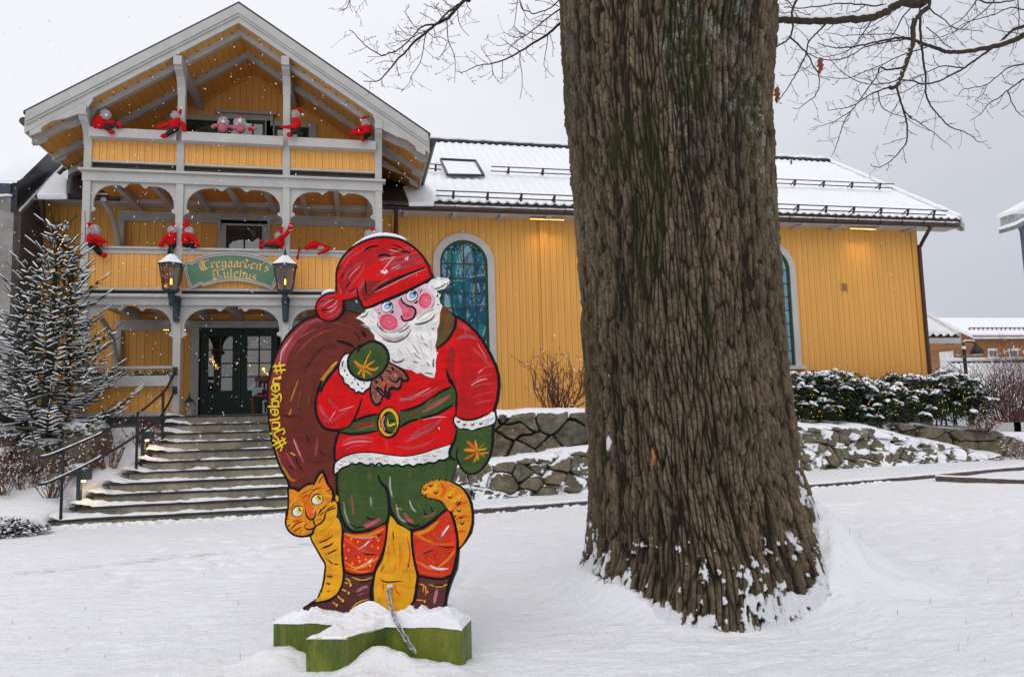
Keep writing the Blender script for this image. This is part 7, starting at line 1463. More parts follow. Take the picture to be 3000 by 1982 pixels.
lantern(322, 285, 165, 690, (410, 1135, 765), 'black hexagonal wall lantern with snowy roof, left of the green shop sign', -1)
lantern(2040, 300, 180, 695, (2052, 1140, 775), 'black hexagonal wall lantern with snowy roof, right of the green shop sign', 1)

# ================================================================== shop sign
sg = thing('shop_sign', 'arched green shop sign with gold gothic lettering on the balcony panel', 'sign', tuple(atY(*L_(1230, 400), YP-.16)))
ysg = YP-.135
def lp(x, y, Y=ysg): a = atY(*L_(x, y), Y); return (float(a[0]), float(a[2]))
outl = [(512, 290), (530, 255), (560, 237), (600, 238), (630, 250), (660, 235), (700, 200), (760, 175), (900, 135), (1050, 112), (1230, 104), (1400, 112), (1560, 140), (1700, 180), (1790, 215), (1830, 250), (1880, 272), (1930, 270), (1970, 300), (1960, 350), (1905, 530), (1885, 610), (1850, 650), (1800, 645), (1740, 610), (1700, 590), (1665, 600), (1640, 580), (1500, 545), (1330, 525), (1200, 525), (1050, 540), (900, 575), (800, 602), (780, 580), (740, 590), (680, 620), (630, 637), (600, 620), (570, 540), (520, 350)]
inl = [(545, 300), (560, 272), (590, 268), (630, 285), (670, 265), (715, 228), (780, 202), (910, 165), (1060, 143), (1230, 138), (1390, 146), (1540, 172), (1680, 212), (1770, 248), (1820, 285), (1880, 305), (1925, 300), (1930, 340), (1880, 520), (1850, 600), (1835, 612), (1790, 605), (1720, 572), (1690, 560), (1660, 568), (1640, 550), (1500, 512), (1330, 492), (1200, 492), (1050, 508), (900, 542), (805, 568), (785, 548), (740, 556), (680, 585), (632, 600), (610, 560), (560, 420)]
o1 = [lp(*p) for p in outl]; i1 = [lp(*p, ysg-.01) for p in inl]
MB().prism(o1[::-1], (0, ysg, 0), (1, 0, 0), (0, 0, 1), (0, .05, 0)).build('board', m_grey, sg)
n = NT('sign_green'); f = n.noise(4, 4); f2 = n.noise(16, 4, .8); c = n.ramp(f, [(.3, (.075, .165, .105)), (.7, (.10, .20, .13))]); c = n.mix(n.ramp(f2, [(.66, 0.), (.70, 1.)]), c, (.035, .045, .03)); n.col(c); n.rough(.55)
MB().prism(i1[::-1], (0, ysg-.006, 0), (1, 0, 0), (0, 0, 1), (0, .006, 0)).build('sign_field', n.m, sg)
rim = MB(); rim.tube([(p[0], ysg-.012, p[1]) for p in o1+[o1[0]]], .012, 6); rim.tube([(p[0], ysg-.010, p[1]) for p in i1+[i1[0]]], .010, 6); rim.build('rim', m_grey, sg)
# blackletter strokes drawn with a slanted broad nib; letter box: x 0..w, y 0 (baseline) .. 1 (x-height), ascender 1.55
LET = {
 'T': (1.5, [[(.15, 1.45), (.5, 1.6), (.9, 1.42), (1.35, 1.6)], [(.75, 1.45), (.75, .35), (1.0, .1), (1.35, .3)], [(.45, 1.3), (.2, .9), (.25, .3), (.55, -.05), (1.0, .0)], [(.05, 1.1), (.3, 1.25)], [(.5, 1.2), (.5, .3)]]),
 'J': (1.35, [[(.1, 1.45), (.45, 1.6), (.85, 1.45), (1.2, 1.6)], [(.75, 1.5), (.75, .5), (.7, .1), (.35, -.15), (.05, .0)], [(.35, 1.3), (.15, 1.0), (.35, .8)], [(.2, .5), (.3, .15)], [(1.0, .2), (1.1, .0)]]),
 'r': (.62, [[(.18, 1.0), (.18, .0)], [(.08, .85), (.2, 1.02)], [(.2, .8), (.45, 1.02), (.58, .85)], [(.1, .02), (.32, .05)]]),
 'e': (.72, [[(.18, .9), (.18, .15), (.4, -.02), (.62, .15)], [(.2, .95), (.42, 1.05), (.6, .85), (.2, .5)]]),
 'g': (.78, [[(.18, .9), (.18, .25), (.4, .05), (.58, .2)], [(.2, .95), (.42, 1.03), (.6, .92)], [(.6, .98), (.6, -.2), (.35, -.42), (.1, -.3)]]),
 'a': (.76, [[(.18, .55), (.18, .15), (.34, -.02), (.55, .18)], [(.15, .9), (.38, 1.05), (.58, .85), (.58, .1), (.7, .0)], [(.2, .55), (.55, .65)]]),
 'd': (.80, [[(.18, .85), (.18, .2), (.4, -.02), (.62, .2), (.62, .8), (.25, 1.5)], [(.2, .9), (.42, 1.05), (.62, .8)]]),
 'n': (.80, [[(.18, 1.0), (.18, .0)], [(.06, .88), (.2, 1.03)], [(.2, .85), (.45, 1.04), (.6, .88), (.6, .05), (.72, .0)], [(.1, .02), (.28, .03)]]),
 'u': (.80, [[(.18, 1.0), (.18, .15), (.36, -.02), (.58, .15)], [(.6, 1.0), (.6, .05), (.74, .0)], [(.08, .95), (.2, 1.03)]]),
 'l': (.46, [[(.2, 1.5), (.2, .1), (.38, .0)], [(.1, 1.4), (.24, 1.55)]]),
 'h': (.80, [[(.18, 1.5), (.18, .0)], [(.08, 1.4), (.22, 1.55)], [(.2, .85), (.45, 1.04), (.6, .85), (.6, .2), (.45, -.2)]]),
 's': (.68, [[(.58, .95), (.35, 1.05), (.15, .85), (.3, .6), (.5, .45), (.55, .2), (.35, -.03), (.1, .08)], [(.45, 1.12), (.62, 1.0)]]),
 "'": (.30, [[(.15, 1.5), (.1, 1.2)]]) }
wd = MB()
def blackletter(text, path, xh, nib):
    tot = sum(LET[c][0] for c in text); P = [np.array(p, float) for p in cr(path, 12)]; dl = np.r_[0, np.cumsum([np.linalg.norm(P[i+1]-P[i]) for i in range(len(P)-1)])]; arr = np.array(P); s = 0
    sc = dl[-1]/tot
    for c in text:
        w, strokes = LET[c]
        for st_ in strokes:
            pts_ = cr(st_, 5); A = []; Bq = []
            for (x, y) in pts_:
                ss_ = (s+x)*sc; px = np.interp(ss_, dl, arr[:, 0]); py = np.interp(ss_, dl, arr[:, 1]); qx = np.interp(min(ss_+5, dl[-1]), dl, arr[:, 0])-np.interp(max(0, ss_-5), dl, arr[:, 0]); qy = np.interp(min(ss_+5, dl[-1]), dl, arr[:, 1])-np.interp(max(0, ss_-5), dl, arr[:, 1])
                a_ = math.atan2(qy, qx); cx_ = px+math.sin(a_)*y*xh; cy_ = py-math.cos(a_)*y*xh
                nx_, ny_ = math.cos(a_-.75)*nib, math.sin(a_-.75)*nib; A.append(lp(cx_-nx_, cy_-ny_, ysg-.02)); Bq.append(lp(cx_+nx_, cy_+ny_, ysg-.02))
            n_ = len(A); y_ = ysg-.0105
            vs = [(u, y_, v) for u, v in A]+[(u, y_, v) for u, v in Bq]
            wd.add(vs, [(i, i+1, n_+i+1, n_+i) for i in range(n_-1)])
            for e_ in (0, n_-1):
                u = (A[e_][0]+Bq[e_][0])/2; v = (A[e_][1]+Bq[e_][1])/2; r_ = .55*nib/5.161*.0062
                wd.add([(u-r_, y_-.0003, v), (u, y_-.0003, v-r_), (u+r_, y_-.0003, v), (u, y_-.0003, v+r_)], [(0, 1, 2, 3)])
        s += w
blackletter("Tregaarden's", [(745, 372), (860, 345), (1000, 325), (1200, 318), (1400, 322), (1560, 345), (1700, 372), (1790, 392)], 82, 13)
blackletter('Julehus', [(945, 500), (1050, 478), (1200, 468), (1350, 478), (1480, 500), (1600, 528)], 78, 13)
wd.build('gold_lettering', mat('sign_gold', (.66, .40, .13), .5, .2, 30), sg)

# ================================================================== gnome dolls
m_dr = mat('doll_red', (.50, .010, .012), .95, .4, 45, .006, 120); m_db = mat('doll_brown', (.045, .028, .022), .9, .4, 60); m_dk = mat('doll_black', (.015, .013, .014), .9, .3, 60)
m_dbd = mat('doll_grey_beard', (.52, .49, .52), .95, .4, 90); m_dw = mat('doll_pompom', (.66, .62, .66), .95, .15, 60); m_dp = mat('doll_pink', (.45, .13, .17), .9, .3, 80); m_ds = mat('doll_skin', (.62, .36, .25), .8, .1)
E2 = lambda x, y: (600+x/3.391, y/3.391); E1 = lambda x, y: (x/3.391, y/3.391); E3 = lambda x, y: (x/3.391, 400+y/3.391); E4 = lambda x, y: (600+x/3.391, 400+y/3.391)
def doll(T, label, Y, spec):
    """spec: list of (part, material, kind, points, radius) in close-up pixels; radius in the same pixels"""
    k_ = 12.9/2150/3.391*1.02
    a0 = atY(*T(*spec[0][3][0][:2]), Y); t_ = thing('gnome_doll', label, 'doll', tuple(a0), 'red gnome dolls on the balcony rails')
    for part, m_, kind, pts_, r_ in spec:
        b = MB(); W3 = []
        for p in pts_:
            y_ = Y+(p[2] if len(p) > 2 else 0)*k_; W3.append(tuple(atY(*T(p[0], p[1]), y_)))
        if kind == 't':
            rr_ = [q*k_ for q in (r_ if isinstance(r_, (list, tuple)) else [r_]*len(pts_))]
            Pc = cr(W3, 4); rc_ = np.interp(np.linspace(0, 1, len(Pc)), np.linspace(0, 1, len(rr_)), rr_); b.tube(Pc, list(rc_), 9)
            b.ball(W3[0], rc_[0]*1.0, n=9, m=6); b.ball(W3[-1], rc_[-1], n=9, m=6)
        elif kind == 'b':
            rx, rz_ = (r_ if isinstance(r_, (list, tuple)) else (r_, r_)); b.ball(W3[0], rx*k_, min(rx, rz_)*k_*.85, rz_*k_, 12, 8, jit=.02)
        else:                                     # fluffy hair
            rx, rz_ = r_
            b.ball(W3[0], rx*k_*.82, rx*k_*.6, rz_*k_*.82, 10, 7)
            for q in range(190):
                d = Vector((random.gauss(0, 1), random.gauss(-.3, .8), random.gauss(0, 1))).normalized(); c_ = Vector(W3[0])+Vector((d.x*rx*k_*.8, d.y*rx*k_*.6, d.z*rz_*k_*.8)); e_ = c_+(d+Vector((random.uniform(-.6, .6), random.uniform(-.6, .6), random.uniform(-.8, .4)))).normalized()*rx*k_*.45
                b.tube([c_, e_], [rx*k_*.09, rx*k_*.02], 4)
        b.build(part, m_, t_, kind != 'f')
    return t_
def head(x, y, r, hat, pom, lean=None, beardc=None, sk=True):
    r *= .88; L0 = [('beard', m_dbd, 'f', [(x, y, -10)], (r, r*1.05))]
    if sk: L0.append(('face', m_ds, 'b', [(x+2, y-r*.18, -r*.62)], (r*.30, r*.26))); L0.append(('nose', m_ds, 'b', [(x+2, y-r*.08, -r*.98)], r*.17))
    L0.append(('hat', m_dr, 't', hat, [r*.52]+[r*.44]*(len(hat)-2)+[r*.26])); L0.append(('pompom', m_dw, 'b', [pom], r*.34)); return L0
YR3 = YP-.20
doll(E1, 'grey-bearded gnome doll sprawled sideways in the top left corner, beside the leftmost post', YR3, [('body', m_dr, 't', [(985, 1185), (1000, 1235)], [44, 52])]+head(1050, 1140, 52, [(1040, 1112), (1052, 1100), (1060, 1110)], (1056, 1146, -40))+[('arm', m_dr, 't', [(960, 1180), (945, 1215), (948, 1255)], 24), ('arm', m_dr, 't', [(1010, 1215), (1070, 1222), (1130, 1220)], 21), ('leg', m_db, 't', [(1010, 1255, 0), (1060, 1270, -20), (1095, 1290, -30)], 22), ('leg', m_db, 't', [(1050, 1250), (1120, 1255), (1170, 1255, -20)], 20), ('boot', m_dr, 'b', [(1105, 1308, -30)], (34, 24)), ('boot', m_dr, 'b', [(1192, 1240, -20)], (25, 33))])
doll(E1, 'gnome doll in pointed red hat, leg over the top rail by the second post', YR3, [('body', m_dr, 't', [(1760, 1195), (1740, 1235), (1735, 1265)], [36, 46, 48])]+head(1742, 1150, 46, [(1768, 1150), (1788, 1112), (1798, 1082)], (1803, 1076, -8))+[('arm', m_dr, 't', [(1715, 1220), (1660, 1240), (1605, 1258)], [26, 22, 20]), ('mitten', m_dr, 'b', [(1580, 1266)], (24, 20)), ('arm', m_dr, 't', [(1785, 1215), (1815, 1235), (1828, 1270)], 24), ('mitten', m_dr, 'b', [(1826, 1285, -10)], (26, 22)), ('leg', m_db, 't', [(1745, 1275, -10), (1700, 1305, -30), (1658, 1338, -40)], [34, 28, 22]), ('boot', m_dr, 'b', [(1628, 1350, -40)], (34, 26))])
doll(E2, 'pink-sleeved gnome doll peeping over the middle rail, left of its twin, head bowed', YR3+.08, [('body', m_dp, 't', [(185, 1250), (180, 1275)], [46, 50])]+head(185, 1215, 58, [(175, 1195), (172, 1170), (184, 1178)], (184, 1208, -54), sk=False)+[('arm', m_dp, 't', [(80, 1262), (100, 1248), (140, 1256)], 20), ('mitten', m_dr, 'b', [(148, 1258, -14)], (30, 20)), ('arm', m_dp, 't', [(160, 1258), (205, 1252), (250, 1258)], 18)])
doll(E2, 'pink-sleeved gnome doll with a big fluffy grey beard in the middle of the top rail', YR3+.08, [('body', m_dp, 't', [(355, 1250), (355, 1275)], [48, 52])]+head(352, 1230, 66, [(345, 1200), (350, 1172), (362, 1180)], (350, 1200, -62))+[('arm', m_dp, 't', [(265, 1260), (290, 1268), (320, 1280)], 20), ('mitten', m_dr, 'b', [(330, 1280, -14)], (25, 22)), ('arm', m_dp, 't', [(500, 1275), (480, 1278), (460, 1278)], 19), ('mitten', m_dr, 'b', [(452, 1284, -14)], (24, 20))])
doll(E2, 'gnome doll astride the top rail hugging the third post, hat hanging right', YR3, [('body', m_dr, 't', [(905, 1200), (915, 1245)], [38, 44])]+head(900, 1135, 44, [(905, 1095), (940, 1090), (965, 1112)], (972, 1138, -6))+[('arm', m_dr, 't', [(930, 1215, -10), (900, 1260, -40), (840, 1262, -60), (800, 1262, -60)], [26, 24, 20, 18]), ('mitten', m_dr, 'b', [(776, 1262, -60)], (24, 18)), ('leg', m_db, 't', [(920, 1280, 0), (895, 1305, -40), (870, 1320, -60)], [36, 28, 22]), ('boot', m_dr, 'b', [(838, 1338, -60)], (28, 26))])
doll(E2, 'gnome doll with a black trouser leg hanging over the top rail beside the rightmost post', YR3, [('body', m_dr, 't', [(1605, 1270), (1610, 1310)], [46, 50])]+head(1600, 1225, 48, [(1612, 1200), (1590, 1168), (1562, 1180)], (1553, 1194, -20))+[('arm', m_dr, 't', [(1560, 1275), (1515, 1285), (1490, 1310)], 26), ('arm', m_dr, 't', [(1640, 1290, -20), (1570, 1320, -40), (1500, 1322, -40)], 24), ('mitten', m_dr, 'b', [(1462, 1328, -30)], (24, 24)), ('leg', m_dk, 't', [(1620, 1330, -10), (1600, 1355, -40), (1582, 1375, -50)], [32, 26, 20]), ('boot', m_dr, 'b', [(1572, 1385, -50)], (22, 28))])
YR2 = YP-.11
doll(E3, 'gnome doll on the lower rail by the leftmost post, dark leg dangling', YR2, [('body', m_dr, 't', [(905, 990), (900, 1040)], [38, 42])]+head(938, 930, 54, [(910, 905), (888, 868), (876, 872)], (864, 890, -10))+[('arm', m_dr, 't', [(930, 995, -10), (990, 1020, -20), (1040, 1045, -20)], [28, 24, 20]), ('mitten', m_dr, 'b', [(1050, 1050, -20)], (24, 18)), ('arm', m_dr, 't', [(940, 1040), (980, 1060), (1000, 1075, -20)], 22), ('leg', m_dk, 't', [(905, 1065), (950, 1105, -20), (985, 1150, -30), (1010, 1168, -30)], [34, 30, 26, 22]), ('boot', m_dr, 'b', [(1032, 1176, -30)], (30, 26))])
doll(E3, 'gnome doll leaning against the left side of the second post above the lantern', YR2, [('body', m_dr, 't', [(1715, 970), (1700, 1045)], [38, 50])]+head(1708, 930, 42, [(1720, 915), (1722, 880), (1735, 868)], (1746, 890, -20))+[('arm', m_dr, 't', [(1680, 985, -20), (1635, 1025, -20), (1605, 1065, -20)], [30, 26, 22]), ('mitten', m_dr, 'b', [(1600, 1078, -20)], (26, 22)), ('leg', m_dk, 't', [(1715, 1075), (1700, 1110, -20), (1680, 1160, -20)], [34, 22, 18]), ('boot', m_dr, 'b', [(1666, 1188, -20)], (22, 24))])
doll(E3, 'gnome doll clinging to the right side of the second post with one arm raised', YR2, [('body', m_dr, 't', [(1845, 980), (1850, 1035)], [40, 44])]+head(1880, 940, 44, [(1858, 915), (1835, 880), (1820, 880)], (1805, 897, -10))+[('arm', m_dr, 't', [(1870, 900, 30), (1862, 860, 30), (1850, 830, 30)], 20), ('arm', m_dr, 't', [(1880, 975, -10), (1930, 1030, -20), (1968, 1085, -20)], [32, 26, 18]), ('leg', m_dk, 't', [(1840, 1070), (1880, 1082), (1930, 1085)], 26)])
doll(E4, 'gnome doll sitting along the lower rail with an arm stretched up the third post', YR2, [('body', m_dr, 't', [(750, 1000), (745, 1065)], [36, 46])]+head(732, 985, 38, [(745, 955), (758, 915), (772, 895)], (777, 886, -6))+[('arm', m_dr, 't', [(740, 1020, -30), (790, 985, -40), (835, 930, -50), (855, 865, -50)], [22, 24, 22, 17]), ('arm', m_dr, 't', [(735, 1040, -20), (680, 1050, -20), (630, 1055, -20)], 22), ('leg', m_db, 't', [(730, 1082, -10), (650, 1078, -10), (605, 1082, -10)], [32, 26, 20]), ('boot', m_dr, 'b', [(560, 1088, -10)], (28, 24)), ('boot', m_dr, 'b', [(570, 1042, 0)], (20, 24)), ('trim', m_dw, 't', [(835, 935, -75), (868, 925, -70)], 3), ('trim', m_dw, 't', [(840, 880, -70), (870, 885, -66)], 3)])
doll(E4, 'gnome doll lying face down over the lower rail, red scarf hanging beside it', YR2, [('body', m_dr, 't', [(1050, 1085), (1090, 1070), (1130, 1085)], [32, 42, 34]), ('beard', m_dbd, 'f', [(1150, 1105, -10)], (30, 16)), ('arm', m_dr, 't', [(1150, 1078), (1200, 1085), (1228, 1105), (1200, 1135, -20), (1160, 1150, -30)], [22, 20, 20, 18, 17]), ('mitten', m_dr, 'b', [(1137, 1160, -30)], (20, 16)), ('mitten', m_dr, 'b', [(1012, 1102, -20)], (30, 20)), ('scarf', mat('doll_scarf', (.25, .01, .02), .9), 't', [(940, 1112, -10), (930, 1160, -30), (920, 1210, -30)], [14, 7, 14])])
doll(E4, 'gnome doll by the right-hand porch post, only its fluffy head showing above the red cap', YR2, [('body', m_dr, 't', [(1640, 1010), (1640, 1065)], [40, 46])]+head(1632, 975, 50, [(1645, 945), (1662, 912), (1676, 920)], (1682, 946, -20))+[('arm', m_dr, 't', [(1600, 1020), (1570, 1060), (1590, 1085)], 24)])

# ================================================================== lanterns and chair by the door
def floor_lantern(x, y, z, label, h=.40, w=.17):
    t_ = thing('candle_lantern', label, 'candle lantern', (x, y, z), 'white candle lanterns by the shop door')
    m_ = mat('weathered_white', (.30, .29, .27), .7, .25, 20); f = MB(); hw = w/2; hh = h*.58
    for sx in (-1, 1):
        for sy in (-1, 1): f.box(x+sx*hw-.009, x+sx*hw+.009, y+sy*hw-.009, y+sy*hw+.009, z, z+hh)
    f.box(x-hw-.012, x+hw+.012, y-hw-.012, y+hw+.012, z, z+.015); f.box(x-hw-.02, x+hw+.02, y-hw-.02, y+hw+.02, z+hh, z+hh+.02); f.build('frame', m_, t_)
    r_ = MB(); r_.lathe((x, y, z+hh+.02), [(w*.74, 0), (w*.50, .045), (w*.22, .09), (w*.18, .10), (w*.18, .115), (w*.08, .12), (w*.10, .14), (.004, .19)], 4, 0, math.pi/4); r_.build('roof', mat('lantern_lid', (.035, .038, .05), .4), t_)
    c_ = MB(); c_.tube([(x, y, z+.015), (x, y, z+.015+hh*.45)], .035, 10); c_.build('candle', mat('candle_wax', (.6, .58, .52), .6), t_)
fl = atY(554, 1217, 15.2); floor_lantern(float(fl[0]), 15.2, Z0, 'white wooden candle lantern standing left of the green shop door')
f2_ = atY(786, 1217, 15.0); floor_lantern(float(f2_[0]), 15.0, Z0, 'white candle lantern half hidden behind the brown sack, right of the shop door')
cx0 = float(atY(738, 1200, 15.4)[0]); cx1 = float(atY(792, 1200, 15.4)[0])
t_ = thing('red_chair', 'small red wooden chair holding a pale blue notice in front of the door', 'chair', (cx0, 15.4, Z0)); m_rc = mat('red_chair_paint', (.10, .018, .010), .5, .3, 12)
MB().box(cx0, cx1+.02, 15.25, 15.55, Z0+.34, Z0+.38).build('seat', m_rc, t_)
for x in (cx0+.02, cx1-.0):
    for y in (15.27, 15.52): MB().box(x-.015, x+.02, y, y+.03, Z0, Z0+.34).build('leg', m_rc, t_)
bk = MB(); bk.box(cx0+.03, cx1+.02, 15.53, 15.56, Z0+.66, Z0+.74)
for k in range(5): x = cx0+.06+k*(cx1-cx0-.06)/4; bk.tube([(x, 15.545, Z0+.38), (x, 15.545, Z0+.66)], .011, 6)
bk.build('backrest', m_rc, t_); MB().ball(((cx0+cx1)/2, 15.4, Z0+.40), .15, .12, .06).build('cushion', mat('dark_red_cushion', (.10, .004, .008), .9), t_, True)
t2 = thing('door_notice', 'small pale blue paper notice leaning on the red chair', 'notice', (cx0+.1, 15.35, Z0+.4)); q0 = atY(738, 1143, 15.3)
wn_ = MB(); P4 = [atY(738, 1137, 15.3), atY(766, 1134, 15.3), atY(768, 1156, 15.3), atY(740, 1164, 15.3)]; wn_.add([tuple(p) for p in P4]+[(p[0], p[1]+.004, p[2]) for p in P4], [(0, 3, 2, 1), (4, 5, 6, 7)]); wn_.build('paper', mat('pale_blue_paper', (.24, .36, .40), .8, .08), t2)
wt_ = MB()
for (sx, sy, ex, ey) in ((743, 1142, 743, 1146), (743, 1146, 746, 1146), (748, 1146, 750, 1141), (750, 1141, 752, 1146), (755, 1141, 753, 1143), (753, 1143, 756, 1145), (758, 1141, 762, 1141), (760, 1141, 760, 1146), (743, 1151, 743, 1156), (743, 1151, 746, 1154), (748, 1151, 751, 1155), (752, 1150, 754, 1155), (756, 1150, 758, 1155), (758, 1155, 761, 1150)):
    wt_.tube([atY(sx, sy, 15.296), atY(ex, ey, 15.296)], .0028, 4)
wt_.build('writing', mat('notice_ink', (.04, .09, .16), .8), t2)

# ================================================================== spruce
def spruce():
    base_ = atY(127, 1290, 12.9); tip = atY(190, 640, 12.75)
    t_ = thing('spruce', 'snow-laden spruce wrapped in small yellow lights, left of the staircase', 'tree', tuple(base_), )
    B0 = Vector(base_)-Vector((0, 0, .35)); T0 = Vector(tip); T0.x = B0.x+.16; ax = T0-B0; H = ax.length
    m_st = mat('spruce_stem', (.060, .045, .032), .85, .3, 12, .006, 40); MB().tube([B0+ax*(k/10) for k in range(11)], [.085*(1-k/10)**.9+.007 for k in range(11)], 9).build('trunk', m_st, t_, True)
    nd = MB(); sn = MB(); wd_ = MB(); led = []
    def shoot(p, q, w, snow=True):
        """one needle-covered shoot: flat brush of needles with a strip of snow"""
        d = (q-p); Ln = d.length; d.normalize(); sd = d.cross(Vector((0, 0, 1))); 
        if sd.length < .1: sd = Vector((1, 0, 0))
        sd.normalize(); up = sd.cross(d); n_ = max(4, int(Ln/.0125))
        for i in range(n_):
            c = p+d*(Ln*(i+.5)/n_)
            for s_ in (-1, 1):
                a = (sd*s_*random.uniform(.7, 1.)+d*random.uniform(.5, .9)+up*random.uniform(-.45, .35)).normalized(); l = w*random.uniform(.7, 1.15)*(1 if i < n_-2 else .7); e_ = c+a*l; o_ = d*.011
                nd.add([c-o_, c+o_, e_], [(0, 1, 2)])
            a = (d*.5+up*random.choice((-1, -1, 1))+sd*random.uniform(-.6, .6)).normalized(); e_ = c+a*w*.7; nd.add([c-sd*.003, c+sd*.003, e_], [(0, 1, 2)])
        wd_.tube([p, q], [.0045, .0025], 4)
        if snow and random.random() < .56:
            a0 = random.uniform(0, .2); m_ = 5; P_ = [p+d*(Ln*(a0+(1.0-a0)*i/m_))+up*w*.30+Vector((0, 0, .006)) for i in range(m_+1)]; rr_ = [w*.56*math.sin(math.pi*(i+.6)/(m_+1.1))**.6*random.uniform(.8, 1.2) for i in range(m_+1)]
            sn.tube(P_, rr_, 7, flat=.66)
    z = .10
    while z < .985:
        c0 = B0+ax*z; Lm = (1.42*(1-z)**.92+.10)*(1-.45*ss(.22, .05, z)); nb_ = 8 if z < .8 else 5; ph = random.uniform(0, 6.3)
        if z < .14: nb_ = 5
        for k in range(nb_):
            a = ph+2*math.pi*k/nb_+random.uniform(-.3, .3); Lb_ = Lm*random.uniform(.72, 1.12)
            rise = (.0+.62*z)+random.uniform(-.08, .1); d = Vector((math.cos(a), math.sin(a), 0)); pts_ = []
            for i in range(7):
                q = i/6; pts_.append(c0+d*Lb_*q+Vector((0, 0, Lb_*(rise*q-.50*(1-z)*q*(1-q)*1.6+.10*q**3))))
            wd_.tube(pts_, [.014*(1-i/8)*(1.1-z*.6) for i in range(7)], 5)
            n_ = max(3, int(Lb_/.092)); sh = Vector((-d.y, d.x, 0))
            for i in range(1, n_+1):
                q = i/n_; j = min(5, int(q*6)); f_ = q*6-j; p = pts_[j].lerp(pts_[min(6, j+1)], min(1, f_)); dr = (pts_[min(6, j+1)]-pts_[max(0, j-1)]).normalized()
                if q < .22 and z < .7: continue
                if i == n_: shoot(p-dr*.05, p+dr*.16, .027); continue
                for s_ in (-1, 1):
                    l = (.10+.24*(1-q)*min(1, Lb_))*random.uniform(.75, 1.2); e_ = p+(dr*.62+sh*s_*.80+Vector((0, 0, random.uniform(-.14, .12)))).normalized()*l
                    shoot(p, e_, .036)
                    if l > .17:
                        for q2 in (.35, .6, .82):
                            pp = p.lerp(e_, q2); e2 = pp+((e_-p).normalized()*.7+dr*random.uniform(.3, .7)+sh*s_*random.uniform(-.3, .5)).normalized()*l*.42; shoot(pp, e2, .031)
                if random.random() < .018: led.append(p+Vector((0, 0, random.uniform(-.05, .02))))
        z += .046 if z < .8 else .055
    shoot(B0+ax*.93, T0+Vector((0, 0, .02)), .020, False)
    print('spruce needles', len(nd.f), 'snow', len(sn.f))
    n = NT('spruce_needles'); f = n.noise(4, 3); n.col(n.ramp(f, [(.35, (.016, .036, .020)), (.65, (.045, .080, .040))])); n.rough(.6); nd.build('needles', n.m, t_); wd_.build('branches', m_st, t_); sn.build('snow', m_snow, t_, True)
    return t_, led
spr, led = spruce()
def lights(name, label, pts_, r_, wires=(), cat='light string'):
    t_ = thing(name, label, cat, tuple(pts_[0])); b = MB()
    for p in pts_: b.ball(tuple(p), r_, r_, r_*1.25, 6, 4)
    b.build('bulbs', emis('fairy_light', (1, .48, .05), 2.2), t_, True)
    if wires:
        w = MB(); [w.tube(cr(q, 4), .006, 4) for q in wires]; w.build('cable', m_iron, t_)
for px, py in ((195, 665), (190, 690), (183, 672), (186, 700), (178, 716), (182, 708), (170, 730), (175, 738), (190, 762), (120, 812), (182, 818), (115, 838), (195, 846), (192, 870), (205, 832), (112, 855), (70, 1036), (178, 1100), (208, 1040), (240, 1016), (245, 1152), (43, 1118), (138, 1150), (164, 1184), (40, 1186), (200, 1064), (82, 928), (210, 975), (262, 1112), (80, 1084), (60, 1170), (245, 1200)):
    led.append(Vector(atY(px, py, 12.55)))
lights('fairy_lights', 'string of small yellow lights wound through the spruce', led, .008, [[atY(248, 620, 13.9), atY(250, 700, 13.4), atY(228, 718, 13.1), atY(200, 706, 12.9)], [atY(186, 680, 12.8), atY(200, 740, 12.75), atY(222, 830, 12.8), atY(226, 900, 12.9), atY(236, 950, 13.1), atY(242, 1010, 13.1), atY(243, 1150, 13.1), atY(240, 1200, 12.9)], [atY(183, 690, 12.8), atY(190, 770, 12.7), atY(205, 860, 12.8), atY(210, 980, 12.9)]])

